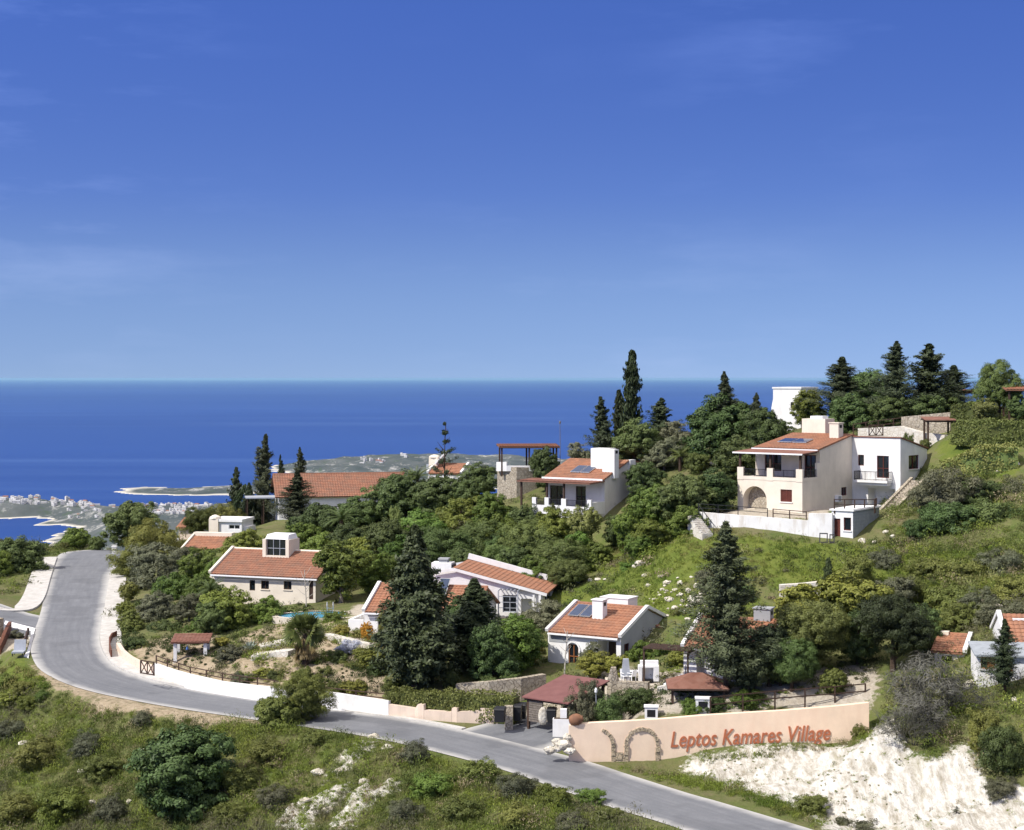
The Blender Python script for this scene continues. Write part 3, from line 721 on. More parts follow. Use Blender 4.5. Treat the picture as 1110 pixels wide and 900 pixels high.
class Wall:
    def __init__(s, H, p0, p1, z0, z1):
        s.H = H; s.p0 = Vector(p0); s.p1 = Vector(p1); s.L = (s.p1-s.p0).length; s.d = (s.p1-s.p0)/s.L
        s.n = Vector((s.d.y, -s.d.x)); s.z0 = z0; s.z1 = z1; s.ops = []
    def pos(s, u, off, z):
        q = s.p0+s.d*u+s.n*off; return (q.x, q.y, z)
    def uv(s, px, py):
        return s.H.hit(s.p0, s.p1, px, py)
    def op(s, x0, y0, x1, y1, kind='window', depth=.16, **kw):
        ua, za = s.uv(x0, y0); ub, zb = s.uv(x1, y1)
        return s.opm(min(ua, ub), max(ua, ub), min(za, zb), max(za, zb), kind, depth, **kw)
    def opm(s, u0, u1, z0, z1, kind='window', depth=.16, **kw):
        u0 = max(.06, u0); u1 = min(s.L-.06, u1); z0 = max(s.z0+.02, z0); z1 = min(s.z1-.04, z1)
        s.ops.append((u0, u1, z0, z1, kind, depth, kw)); return s
    def build(s, b):
        us = sorted({0, s.L, *[o[0] for o in s.ops], *[o[1] for o in s.ops]}); zs = sorted({s.z0, s.z1, *[o[2] for o in s.ops], *[o[3] for o in s.ops]})
        for i in range(len(us)-1):
            for j in range(len(zs)-1):
                cu = (us[i]+us[i+1])/2; cz = (zs[j]+zs[j+1])/2
                if any(o[0] < cu < o[1] and o[2] < cz < o[3] for o in s.ops): continue
                b.quad(s.pos(us[i],0,zs[j]), s.pos(us[i+1],0,zs[j]), s.pos(us[i+1],0,zs[j+1]), s.pos(us[i],0,zs[j+1]))
        for u0, u1, z0, z1, kind, dp, kw in s.ops:
            f = lambda u, z: s.pos(u, 0, z)
            g = lambda u, z: s.pos(u, -dp, z)
            b.quad(f(u0,z0), f(u1,z0), g(u1,z0), g(u0,z0)); b.quad(f(u1,z1), f(u0,z1), g(u0,z1), g(u1,z1))
            b.quad(f(u0,z1), f(u0,z0), g(u0,z0), g(u0,z1)); b.quad(f(u1,z0), f(u1,z1), g(u1,z1), g(u1,z0))
            if kind in ('recess', 'arch'):
                b.quad(g(u0,z0), g(u1,z0), g(u1,z1), g(u0,z1))
            if kind == 'arch':   # spandrels round a half-circle head
                r = (u1-u0)/2; c = (u0+u1)/2; zc = z1-min(r, z1-z0); rz = z1-zc; K = 10
                for sgn in (-1, 1):
                    pts = [(c+sgn*r*math.cos(k/K*math.pi/2), zc+rz*math.sin(k/K*math.pi/2)) for k in range(K+1)]
                    for k in range(K):
                        a, q = pts[k], pts[k+1]; cor = (c+sgn*r, z1)
                        b.quad(s.pos(a[0],.004,a[1]), s.pos(q[0],.004,q[1]), s.pos(cor[0],.004,cor[1]))
                        b.quad(s.pos(a[0],.004,a[1]), s.pos(q[0],.004,q[1]), s.pos(q[0],-dp,q[1]), s.pos(a[0],-dp,a[1]))
    def fbox(s, b, u0, u1, o0, o1, z0, z1):
        b.hexa([s.pos(u0,o1,z0), s.pos(u1,o1,z0), s.pos(u1,o0,z0), s.pos(u0,o0,z0)], [s.pos(u0,o1,z1), s.pos(u1,o1,z1), s.pos(u1,o0,z1), s.pos(u0,o0,z1)])
    def fit(s):
        """frames, panes and doors in the openings, as parts of the house"""
        for u0, u1, z0, z1, kind, dp, kw in s.ops:
            if kind in ('recess', 'arch', 'hole'): continue
            fm = M[kw.get('frame', 'wood')]; b = MB(); t = .07
            o0, o1 = -dp+.002, -dp+.07
            s.fbox(b, u0+.001, u0+t, o0, o1, z0+.001, z1-.001); s.fbox(b, u1-t, u1-.001, o0, o1, z0+.001, z1-.001)
            s.fbox(b, u0+t, u1-t, o0, o1, z1-t, z1-.001); s.fbox(b, u0+t, u1-t, o0, o1, z0+.001, z0+t)
            if kind == 'window' or kind == 'door':
                if u1-u0 > .8: s.fbox(b, (u0+u1)/2-.03, (u0+u1)/2+.03, o0, o1, z0+t, z1-t)
                if kind == 'door': s.fbox(b, u0+t, u1-t, o0, o1, z0+(z1-z0)*.42, z0+(z1-z0)*.42+.05)
            if kind == 'shutter':
                k = max(3, int((z1-z0-2*t)/.11))
                for i in range(k):
                    zz = z0+t+(z1-z0-2*t)*i/k; s.fbox(b, u0+t, u1-t, o0+.005, o1-.02, zz, zz+(z1-z0-2*t)/k*.75)
                s.fbox(b, (u0+u1)/2-.04, (u0+u1)/2+.04, o0, o1+.004, z0+t, z1-t)
            if kind == 'wood':
                k = 3
                for i in range(k):
                    ua = u0+t+(u1-u0-2*t)*i/k; s.fbox(b, ua+.01, ua+(u1-u0-2*t)/k-.01, o0, o1-.02, z0+t, z1-t)
            w = b.build('door' if kind in ('door', 'wood') else 'window', fm, s.H.root)
            if kind in ('window', 'door', 'shutter'):
                g = MB(); s.fbox(g, u0+t*.5, u1-t*.5, o0-.03, o0+.002, z0+t*.5, z1-t*.5)
                if kind == 'shutter': g.build('pane', M['glass'], w)
                else: g.build('pane', M['glass'], w)
            if kw.get('sill'):
                q = MB(); s.fbox(q, u0-.08, u1+.08, .0, .09, z0-.09, z0-.003); q.build('sill', M[kw.get('sillmat', 'white')], w)

class House:
    def __init__(s, name, label, cat, o, yaw, group=None):
        s.o = Vector(o); s.yaw = yaw; s.c = math.cos(R(yaw)); s.s = math.sin(R(yaw))
        s.root = thing(name, label, cat, s.o, R(yaw), group); s.walls = []; s.wb = MB()
    def world(s, x, y): return s.o.x+x*s.c-y*s.s, s.o.y+x*s.s+y*s.c
    def hit(s, p0, p1, px, py):
        ax, ay = s.world(*p0); bx, by = s.world(*p1); dx, dy = bx-ax, by-ay; k = (px-CX)/F
        t = (k*ay-ax)/(dx-k*dy); Y = ay+t*dy
        return t*math.hypot(dx, dy), -(py-HY)*Y/F-s.o.z
    def lx(s, px, yl): return s.hit((0, yl), (1, yl), px, 0)[0]
    def ly(s, px, xl): return s.hit((xl, 0), (xl, 1), px, 0)[0]
    def lz(s, py, x, y): return -(py-HY)*s.world(x, y)[1]/F-s.o.z
    def wall(s, p0, p1, z0, z1):
        w = Wall(s, p0, p1, z0, z1); s.walls.append(w); return w
    def finish(s, mat, name='wall'):
        for w in s.walls: w.build(s.wb)
        o = s.wb.build(name, mat, s.root)
        for w in s.walls: w.fit()
        s.walls = []; s.wb = MB(); return o
    def part(s, b, name, mat): return b.build(name, mat, s.root)
    def railing(s, a, b_, z0, h, mat='iron', step=.14, name='railing', post=.06):
        b = MB(); A = Vector((*a, z0)); B = Vector((*b_, z0)); L = (B-A).length; n = max(2, int(L/step)); up = Vector((0, 0, h))
        b.bar(A+up, B+up, .05, .05); b.bar(A+Vector((0,0,.1)), B+Vector((0,0,.1)), .04, .04)
        for i in range(n+1):
            q = A.lerp(B, i/n); b.bar(q, q+up-Vector((0,0,.025)), .025 if i % 8 else post, .025 if i % 8 else post)
        return s.part(b, name, M[mat])
    def chimney(s, x, y, z0, z1, w, d, mat='white', cap=True, flue=True):
        b = MB(); b.box(x-w/2, x+w/2, y-d/2, y+d/2, z0, z1)
        ch = s.part(b, 'chimney', M[mat])
        if cap:
            q = MB(); q.box(x-w/2-.08, x+w/2+.08, y-d/2-.08, y+d/2+.08, z1+.002, z1+.09); q.build('chimney_cap', M[mat], ch)
        if flue:
            q = MB(); q.box(x+w/2-.02, x+w/2+.006, y-d*.25, y+d*.25, z1-.45, z1-.15); q.build('flue_opening', M['black'], ch)
        return ch
    def solar(s, c, w, l, slope, n=2, lift=.12):
        for i in range(n):
            b = MB(); x0 = c[0]+(i-n/2)*w+.04; x1 = x0+w-.08; z = c[2]+lift
            b.hexa([(x0,c[1],z),(x1,c[1],z),(x1,c[1]+l,z+slope*l),(x0,c[1]+l,z+slope*l)], [(x0,c[1],z+.07),(x1,c[1],z+.07),(x1,c[1]+l,z+slope*l+.07),(x0,c[1]+l,z+slope*l+.07)])
            p = s.part(b, 'solar_panel', M['alu'])
            g = MB(); e = .05; zs = lambda y: z+.074+slope*(y-c[1])
            g.hexa([(x0+e,c[1]+e,zs(c[1]+e)),(x1-e,c[1]+e,zs(c[1]+e)),(x1-e,c[1]+l-e,zs(c[1]+l-e)),(x0+e,c[1]+l-e,zs(c[1]+l-e))], [(x0+e,c[1]+e,zs(c[1]+e)+.012),(x1-e,c[1]+e,zs(c[1]+e)+.012),(x1-e,c[1]+l-e,zs(c[1]+l-e)+.012),(x0+e,c[1]+l-e,zs(c[1]+l-e)+.012)])
            g.build('pane', M['panel'], p)

def gable(H, x0, x1, W, h, rise, base=-1.5, tile='tile', wall='white', over=.25, parapet=(1, 1), ridge=.5, back=True, cop='white', gutter=True):
    """walls with gables at both ends and two tiled slopes; returns the four walls"""
    ry = W*ridge
    f = H.wall((x0, 0), (x1, 0), base, h); r = H.wall((x1, 0), (x1, W), base, h); k = H.wall((x1, W), (x0, W), base, h); l = H.wall((x0, W), (x0, 0), base, h)
    for x, fl in ((x0, 1), (x1, 0)):
        q = [(x, 0, h), (x, W, h), (x, ry, h+rise)]
        H.wb.quad(*(q[::-1] if fl else q))
    b = MB(); ox0 = x0+(.14 if parapet[0] else -over); ox1 = x1-(.14 if parapet[1] else -over)
    sl = rise/ry; sb = rise/(W-ry)
    tile_patch(b, (ox0, -over, h+.13-over*sl), (ox1, -over, h+.13-over*sl), (ox1, ry, h+rise+.13), (ox0, ry, h+rise+.13))
    tile_patch(b, (ox1, W+over, h+.13-over*sb), (ox0, W+over, h+.13-over*sb), (ox0, ry+.004, h+rise+.128), (ox1, ry+.004, h+rise+.128))
    roof = H.part(b, 'roof', M[tile])
    rd = MB(); rd.tube([(ox0, ry, h+rise+.16), (ox1, ry, h+rise+.16)], .12, 8); rd.build('ridge_tiles', M[cop if cop != 'white' else tile], roof)
    for x, on in ((x0, parapet[0]), (x1, parapet[1])):
        if on:
            p = MB(); u = .27
            p.bar((x, -over*.9, h-over*sl+u), (x, ry, h+rise+u), .28, .26); p.bar((x, W+over*.9, h-over*sb+u), (x, ry+.01, h+rise+u-.003), .276, .256)
            H.part(p, 'parapet', M[cop])
    if gutter:
        g = MB(); g.bar((ox0, -over-.07, h-over*sl+.02), (ox1, -over-.07, h-over*sl+.02), .12, .13); H.part(g, 'gutter', M['plastic'])
    return f, r, k, l

# ------------------------------------------------------------------ front villa with red roof (middle)
H = House('villa', 'small white villa with orange roof, two chimney blocks and grey gable, by the red carport', 'villa', P(673, 726, 130), -30)
x0 = H.lx(594, 0); W_ = 9.6; h = H.lz(692, 0, 0); ri = 1.65
f, r, k, l = gable(H, x0, 0, W_, h, ri, -2)
f.op(616, 698, 627, 722.5, 'door', frame='orangewood'); f.op(648, 694, 668, 722, 'recess', 1.6)
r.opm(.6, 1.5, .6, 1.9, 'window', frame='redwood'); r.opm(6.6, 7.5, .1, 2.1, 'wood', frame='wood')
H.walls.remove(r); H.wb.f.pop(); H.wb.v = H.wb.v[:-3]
H.finish(M['white'])
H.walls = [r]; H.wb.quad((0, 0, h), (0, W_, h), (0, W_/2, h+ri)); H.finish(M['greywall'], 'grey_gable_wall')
b = MB()
for i in range(11):
    t0 = math.pi*i/11; t1 = math.pi*(i+1)/11; u, z = f.uv(621.5, 705); rr = .62
    a = f.pos(u+rr*math.cos(t0), .05, z+rr*1.1*math.sin(t0)); q = f.pos(u+rr*math.cos(t1), .05, z+rr*1.1*math.sin(t1)); b.bar(a, q, .12, .14, (0, 1, 0))
H.part(b, 'arch_moulding', M['white'])
b = MB(); f.fbox(b, .12, 1.95, .0, .03, h-.75, h-.18); H.part(b, 'shade_blind', M['greywall'])
b = MB(); f.fbox(b, 4.7, 5.7, -1.58, -1.5, .05, 2.0); H.part(b, 'porch_door', M['wood'])
x = H.lx(650, 2.7); z = h+ri*2.7/4.8; H.chimney(x, 2.7, z-.2, H.lz(650.5, x, 2.7), .95, .8)
x = H.lx(671, 6.2); b = MB(); zt = H.lz(647.5, x, 6.2); b.box(x-1.25, x+1.25, 5.3, 7.1, h+.5, zt); p = H.part(b, 'tank_housing', M['white'])
q = MB(); q.box(x-1.31, x+1.31, 5.24, 7.16, zt+.002, zt+.08); q.build('housing_cap', M['white'], p)
H.solar((H.lx(631, 2.9), 2.3, h+ri*2.3/4.8+.16), 1.05, 1.9, ri/4.8, 2)
b = MB(); tile_patch(b, (1.05, 6.35, 2.3), (1.05, 7.8, 2.3), (.02, 7.8, 2.65), (.02, 6.35, 2.65)); H.part(b, 'door_canopy', M['tile'])
b = MB(); b.box(.01, .95, 6.4, 6.55, 1.9, 2.16); b.box(.01, .95, 7.6, 7.75, 1.9, 2.16); H.part(b, 'canopy_bracket', M['white'])

# ------------------------------------------------------------------ left house with glazed roof lantern
H = House('villa', 'low cream house with weathered tiled roof and tall glazed roof lantern', 'villa', P(341, 657, 160), -20)
x0 = H.lx(229, 0); h = H.lz(626.5, 0, 0); ri = 1.9; W_ = 8.6
f, r, k, l = gable(H, x0, .1, W_, h, ri, -2, tile='tile_old', wall='cream', cop='cream', over=.35, parapet=(1, 0))
f.op(270.5, 629, 276.5, 640.5, 'window', frame='wood'); f.op(283, 629.5, 291.5, 639, 'window', frame='wood', sill=1, sillmat='cream'); f.op(307.5, 630, 316, 639.5, 'window', frame='wood', sill=1, sillmat='cream'); f.op(335, 629, 339.5, 650, 'wood', frame='wood')
l.opm(3, 4.2, .8, 2, 'window')
H.finish(M['cream'])
yl = 2.9; xa = H.lx(284.5, yl); xb = H.lx(313, yl); za = h+ri*yl/4.3-.1; zb = H.lz(585, (xa+xb)/2, yl); dz = zb-za
b = MB(); b.box(xa, xa+.36, yl, yl+2.3, za, zb); b.box(xb-.36, xb, yl, yl+2.3, za, zb); b.box(xa+.36, xb-.36, yl+.01, yl+2.29, za, za+.45); b.box(xa+.36, xb-.36, yl+1.9, yl+2.28, za+.45, zb)
la = H.part(b, 'roof_lantern', M['cream'])
g = MB(); g.box(xa+.38, xb-.38, yl+.3, yl+.36, za+.46, zb-.04); g.build('pane', M['glass'], la)
g = MB()
for t in (.0, .33, .66, 1): 
    xx = xa+.4+(xb-xa-.8)*t; g.box(xx-.03, xx+.03, yl+.24, yl+.29, za+.46, zb-.04)
g.box(xa+.38, xb-.38, yl+.23, yl+.238, za+dz*.55, za+dz*.55+.07); g.build('glazing_frame', M['alu'], la)
g = MB(); g.hexa([(xa+.2,yl+.2,zb+.01),(xb-.2,yl+.2,zb+.01),(xb-.2,yl+2.3,zb+.01),(xa+.2,yl+2.3,zb+.01)], [(xa+.3,yl+.5,zb+.45),(xb-.3,yl+.5,zb+.45),(xb-.3,yl+2.1,zb+.5),(xa+.3,yl+2.1,zb+.5)]); g.build('water_tank', M['plastic'], la)
b = MB(); b.box(x0-.9, x0-.08, 1.2, 2.0, -2, 2.2); H.part(b, 'garden_wall', M['cream'])

# ------------------------------------------------------------------ house with long roof on the ridge
H = House('villa', 'white house with one long plain tiled roof against the sea, conifers at its gable', 'villa', P(302, 568, 228), 12)
h = H.lz(538, 0, 0); ri = H.lz(514.5, 0, 4.8)-h-.1; W_ = 9.6; x1 = H.lx(440, 0)
f, r, k, l = gable(H, 0, x1, W_, h, ri, -2, tile='tile_old', over=.5, parapet=(0, 0), gutter=False)
l.opm(7.6, 8.3, 1.9, 2.8, 'window'); l.opm(2.8, 3.8, .2, 2.2, 'wood')
for i in range(3): f.opm(2+i*4.5, 3.5+i*4.5, .6, 2.3, 'window')
H.finish(M['white'])
b = MB(); xx = H.lx(266, 3.0); zc = H.lz(538.5, -3, 3); b.box(xx, -.02, 1.2, 5.4, zc-.16, zc)
can = H.part(b, 'canopy', M['grey'])
for a in (xx+.2, xx+2.4):
    for y in (1.4, 5.2): b = MB(); b.box(a-.07, a+.07, y-.07, y+.07, -2, zc-.16); H.part(b, 'canopy_post', M['wood'])

# ------------------------------------------------------------------ upper middle villa (grey side, balcony)
H = House('villa', 'white villa with big shaded side wall and pillared balcony behind the round green trees', 'villa', P(641, 580, 172), -35)
xL = H.lx(577, 0); W1 = H.ly(681, 0); yb = 2.6; zf = H.lz(553, -1, 0); h = H.lz(519.5, 0, yb); zr = H.lz(500, 0, W1)
f = H.wall((xL, 0), (0, 0), -2, zf); 
H.wall((xL, yb), (xL, 0), -2, zf)
up = H.wall((xL, yb), (0, yb), zf, h)
up.op(596, 526, 610, 549, 'door'); up.op(624, 527, 635, 549, 'door'); 
sd = H.wall((0, 0), (0, yb), -2, zf); sd2 = H.wall((0, yb), (0, W1), -2, h); sd2.op(658, 565, 663, 573, 'window', frame='wood')
H.wall((0, W1), (xL, W1), -2, zr); H.wall((xL, W1), (xL, yb), -2, h)
H.wb.quad((0, yb, h), (0, W1, h), (0, W1, zr)); H.wb.quad((xL, yb, h), (xL, W1, zr), (xL, W1, h))
H.wb.quad((xL, 0, zf), (0, 0, zf), (0, yb, zf), (xL, yb, zf))
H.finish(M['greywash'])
b = MB()
pz = H.lz(542, -.5, 0)
for a, c, z in ((xL, xL+.5, pz), (xL+.5, xL+1.6, zf+.3), (xL+1.6, xL+2.1, pz+.05), (xL+2.1, xL+3.7, zf+.35), (xL+3.7, xL+4.3, pz), (xL+4.3, -.5, zf+.3), (-.5, .0, pz)):
    b.box(a, c, -.06, .2, zf-.6, z)
b.box(-.2, .05, .2, yb, zf-.5, zf+.8); H.part(b, 'balcony', M['white'])
H.railing((xL+.5, .07), (xL+1.6, .07), zf+.3, .65); H.railing((xL+2.1, .07), (xL+3.7, .07), zf+.35, .6); H.railing((xL+4.3, .07), (-.5, .07), zf+.3, .65)
b = MB(); sl = (zr-h)/(W1-yb); yr = W1*.9
tile_patch(b, (xL-.1, yb-.5, h+.1-.5*sl), (.12, yb-.5, h+.1-.5*sl), (.12, W1, zr+.1), (xL-.1, W1, zr+.1)); rf = H.part(b, 'roof', M['tile'])
b = MB(); tile_patch(b, (.1, W1+4.5, zr-1.1), (xL-.1, W1+4.5, zr-1.1), (xL-.1, W1+.01, zr+.1), (.1, W1+.01, zr+.1)); H.part(b, 'rear_roof', M['tile'])
b = MB(); b.bar((xL-.1, yb-.6, h-.08), (.12, yb-.6, h-.08), .12, .2); H.part(b, 'gutter', M['plastic'])
b = MB(); px0 = H.lx(561, -.4); zp = H.lz(523, -3, -.4)
tile_patch(b, (px0, -.5, zp), (.1, -.5, zp), (.1, yb-.1, h-.18), (px0, yb-.1, h-.18), .5, .6, .02); pg = H.part(b, 'pergola_roof', M['tile_brown'])
for xx in (px0+.2, xL+1.85, xL+4.0): b = MB(); b.box(xx-.09, xx+.09, -.05, .13, zf-1.5 if xx < xL else zf+.8, zp-.14); H.part(b, 'pergola_post', M['wood'])
x = H.lx(652, W1-2.2); zt = H.lz(486, x, W1-2); b = MB(); b.box(x-1.1, x+1.0, W1-2.6, W1-.9, h, zt); H.part(b, 'tank_housing', M['white'])
x = H.lx(664, W1-2.5); H.chimney(x, W1-2.9, h, H.lz(487, x, W1-2.9), 1.5, .9, cap=False)
H.solar((H.lx(630, yb+1.2), yb+.9, h+.1+.9*sl), 1.25, 1.7, sl, 2)
# fin wall and rear wing
b = MB(); zt = H.lz(499.5, 0, W1+.5); b.box(-.3, .25, W1+.004, W1+1.1, -2, zt+.1); H.part(b, 'fin_wall', M['white'])
y2 = H.ly(722, .1); zb = H.lz(514, .1, y2); za = H.lz(500.5, .1, W1+1.2)
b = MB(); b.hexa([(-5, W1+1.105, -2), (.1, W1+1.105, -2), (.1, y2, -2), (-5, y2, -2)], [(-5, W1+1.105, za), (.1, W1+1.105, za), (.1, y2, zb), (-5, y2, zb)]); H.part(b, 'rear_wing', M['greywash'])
b = MB(); b.hexa([(-5, W1+1.11, za+.003), (.25, W1+1.11, za+.003), (.25, y2+.2, zb+.003), (-5, y2+.2, zb+.003)], [(-5, W1+1.11, za+.14), (.25, W1+1.11, za+.14), (.25, y2+.2, zb+.14), (-5, y2+.2, zb+.14)]); H.part(b, 'rear_wing_roof', M['tile_brown'])
b = MB(); b.box(.003, .16, 5.6, 5.75, -2, 0.9); H.part(b, 'drain_pipe', M['tile'])

# ------------------------------------------------------------------ big two-storey villa
H = House('villa', 'large two storey cream villa with arch, pergola balcony and white wing above the meadow', 'villa', P(869.7, 557, 157), -40)
xL = H.lx(799.5, 0); W1 = H.ly(923.8, 0); yb = 3.3
zf = H.lz(520, 0, 0); zpp = H.lz(509, 0, 0); h = H.lz(487.5, 0, yb); zr = H.lz(472, 0, W1)
f = H.wall((xL, 0), (0, 0), -2, zf); f.op(805.5, 526.5, 831, 553, 'arch', 1.1); f.op(846, 530.5, 858.5, 544.5, 'shutter', sill=1, frame='redwood')
up = H.wall((xL, yb), (0, yb), zf, h); up.op(829, 492, 847, 511, 'door', frame='redwood'); up.op(809, 494, 820, 510, 'window', frame='redwood'); up.op(872, 493, 884.5, 518, 'door', frame='redwood')
H.wall((0, 0), (0, yb), -2, zf); sd = H.wall((0, yb), (0, W1), -2, h); sd.op(912, 528.5, 918, 537, 'window', frame='redwood')
H.wall((0, W1), (xL, W1), -2, zr); H.wall((xL, W1), (xL, yb), -2, h); H.wall((xL, yb), (xL, 0), -2, zf)
H.wb.quad((0, yb, h), (0, W1, h), (0, W1, zr)); H.wb.quad((xL, yb, h), (xL, W1, zr), (xL, W1, h)); H.wb.quad((xL, 0, zf), (0, 0, zf), (0, yb, zf), (xL, yb, zf))
H.finish(M['cream'])
a0, z0_ = f.uv(805.5, 553); a1, z1_ = f.uv(831, 526.5)
b = MB(); f.fbox(b, a0+.05, a1-.05, -1.09, -.98, max(-1.9, z0_), z1_-.05); H.part(b, 'stone_lining', M['stone'])
b = MB()
po = [(799.5, 806), (831.5, 838), (863, 869.7)]
for i, (p, q) in enumerate(po):
    ua = max(0, f.uv(p, 0)[0]); ub = f.uv(q, 0)[0]; b.box(xL+ua, xL+ub if i < 2 else .03, -.05, .22, zf-.25, zpp)
zlow = zf+.12
b.box(xL, .02, -.04, .2, zf-.2, zlow); b.box(-.2, .03, .22, yb, zf-.2, zlow)
b.box(-.21, .035, yb-.55, yb+.05, zlow+.002, zpp+.5); H.part(b, 'balcony', M['cream'])
ua = [f.uv(p, 0)[0]+xL for p in (806, 831.5, 838, 863)]
H.railing((ua[0], .08), (ua[1], .08), zlow, zpp-zlow-.15); H.railing((ua[2], .08), (ua[3], .08), zlow, zpp-zlow-.15); H.railing((-.08, .22), (-.08, yb-.55), zlow, zpp-zlow-.15)
b = MB(); zp = H.lz(492.5, 0, -.3)
b.hexa([(xL-.3, -.4, zp-.05), (.25, -.4, zp-.05), (.25, yb-.52, h-.2), (xL-.3, yb-.52, h-.2)], [(xL-.3, -.4, zp+.05), (.25, -.4, zp+.05), (.25, yb-.52, h-.08), (xL-.3, yb-.52, h-.08)]); pr = H.part(b, 'pergola_roof', M['tile_brown'])
b = MB(); b.box(xL-.3, .25, -.47, -.405, zp-.1, zp+.04); b.build('fascia', M['plastic'], pr)
b = MB()
for i in range(12):
    xx = xL+(0-xL)*i/11; b.hexa([(xx-.04, -.3, zp-.17), (xx+.04, -.3, zp-.17), (xx+.04, yb-.55, h-.32), (xx-.04, yb-.55, h-.32)], [(xx-.04, -.3, zp-.055), (xx+.04, -.3, zp-.055), (xx+.04, yb-.55, h-.205), (xx-.04, yb-.55, h-.205)])
b.build('rafters', M['wood'], pr)
for xx in (xL+.25, (ua[1]+ua[2])/2, -.25):
    b = MB(); b.box(xx-.1, xx+.1, -.01, .17, zpp+.002, zp-.14); H.part(b, 'post', M['wood'])
sl = (zr-h)/(W1-yb)
b = MB(); tile_patch(b, (xL-.1, yb-.5, h+.1-.5*sl), (.1, yb-.5, h+.1-.5*sl), (.1, W1, zr+.1), (xL+.4, W1, zr+.1)); H.part(b, 'roof', M['tile'])
b = MB(); tile_patch(b, (.1, W1+3.8, zr-.9), (xL+.4, W1+3.8, zr-.9), (xL+.4, W1+.01, zr+.1), (.1, W1+.01, zr+.1)); H.part(b, 'rear_roof', M['tile'])
b = MB(); b.bar((xL-.1, yb-.58, h-.06), (.1, yb-.58, h-.06), .12, .14); H.part(b, 'gutter', M['plastic'])
b = MB(); b.hexa([(xL, W1+.002, -2), (-.02, W1+.002, -2), (-.02, W1+3.5, -2), (xL, W1+3.5, -2)], [(xL, W1+.002, zr-.1), (-.02, W1+.002, zr-.1), (-.02, W1+3.5, zr-.95), (xL, W1+3.5, zr-.95)]); H.part(b, 'rear_wall', M['cream'])
yc = W1-1.6; x = H.lx(906.5, yc); zt = H.lz(459, x, yc); H.chimney(x, yc, h-.5, zt, 1.0, .95, 'cream')
yc = W1+.9; xa = H.lx(872.5, yc); xb = H.lx(895, yc-.5); zt = H.lz(454, (xa+xb)/2, yc); b = MB(); b.box(xa, xb, yc-.6, yc+1.3, zr-.5, zt); tk = H.part(b, 'tank_housing', M['cream'])
q = MB(); q.box(xa+.8, xb-.5, yc-.3, yc+.9, zt+.002, zt+.28); q.build('tank_lid', M['plastic'], tk)
H.solar((H.lx(861, yb+2.2), yb+1.7, h+.1+1.7*sl), 1.65, 1.5, sl, 2)
# the white wing
xr = H.lx(976, W1); y2 = H.ly(1005, xr); zt = H.lz(475, xr, W1); zt2 = H.lz(486.6, xr, y2)
fw = H.wall((.003, W1), (xr, W1), -2, zt); fw.op(930, 493, 936.5, 505, 'window', frame='redwood'); fw.op(950.5, 494, 963.5, 518.5, 'door', frame='redwood'); fw.op(941, 529, 970, 549, 'recess', 1.5)
rw = H.wall((xr, W1), (xr, y2), -2, zt2-.05); rw.op(985, 494, 996, 508, 'window', frame='redwood', sill=1)
H.wall((xr, y2), (.003, y2), -2, zt2-.05)
H.wb.quad((xr, W1, zt2-.05), (xr, y2, zt2-.05), (xr, W1, zt)); 
H.finish(M['white'], 'wing_wall')
b = MB(); b.hexa([(-.1, W1-.12, zt+.002), (xr+.12, W1-.12, zt+.002), (xr+.12, y2+.2, zt2), (-.1, y2+.2, zt2)], [(-.1, W1-.12, zt+.11), (xr+.12, W1-.12, zt+.11), (xr+.12, y2+.2, zt2+.11), (-.1, y2+.2, zt2+.11)]); H.part(b, 'wing_roof', M['tile_brown'])
u0, zb_ = fw.uv(931.5, 519.5); u1, _ = fw.uv(967.5, 519.5)
b = MB(); fw.fbox(b, u0, u1, .003, 1.15, zb_-.22, zb_); fw.fbox(b, u0+.5, u1-.1, .003, .9, zb_-.5, zb_-.222); H.part(b, 'wing_balcony', M['white'])
A = [fw.pos(u, o, 0)[:2] for u, o in ((u0+.05, .02), (u0+.05, 1.1), (u1-.05, 1.1), (u1-.05, .02))]
for i in range(3): H.railing(A[i], A[i+1], zb_, .85)
b = MB(); sd.fbox(b, 2.9, 3.7, .01, .36, .75, 1.4); ac = H.part(b, 'air_conditioner', M['plastic'])
ctr = sd.uv(918, 542); 
b = MB(); sd.fbox(b, 3.0, 3.5, .362, .38, .82, 1.33); b.build('fan_grille', M['grey'], ac)

# ------------------------------------------------------------------ long house behind the tall conifer
H = House('villa', 'white house with low tiled roof behind the tall dark conifer, beside the pool', 'villa', P(395, 692, 142), -14)
x1 = H.lx(512, 0); h = H.lz(663, 0, 0); ri = 1.75
f, r, k, l = gable(H, 0, x1, 8, h, ri, -2, over=.3, parapet=(1, 0))
f.opm(1.2, 2.3, .2, h-.1, 'recess', .5); f.opm(6.2, 7.4, .9, 2, 'window'); f.opm(8.2, 9, .1, 2, 'wood')
H.finish(M['white'])
b = MB(); b.box(-1.5, -.14, .1, .35, -2, H.lz(672, -1, 0)); b.box(-1.5, -1.25, .35, 5, -2, H.lz(672, -1, 0)-.002); H.part(b, 'garden_wall', M['white'])
b = MB(); z = H.lz(637, .8, 5.5); b.box(-.6, 1.6, 5.2, 6.6, -1, z); H.part(b, 'tank_housing', M['white'])
H.solar((H.lx(480, 3), 2.2, h+ri*2.2/4+.16), 1.0, 1.7, .75, 1, .1)

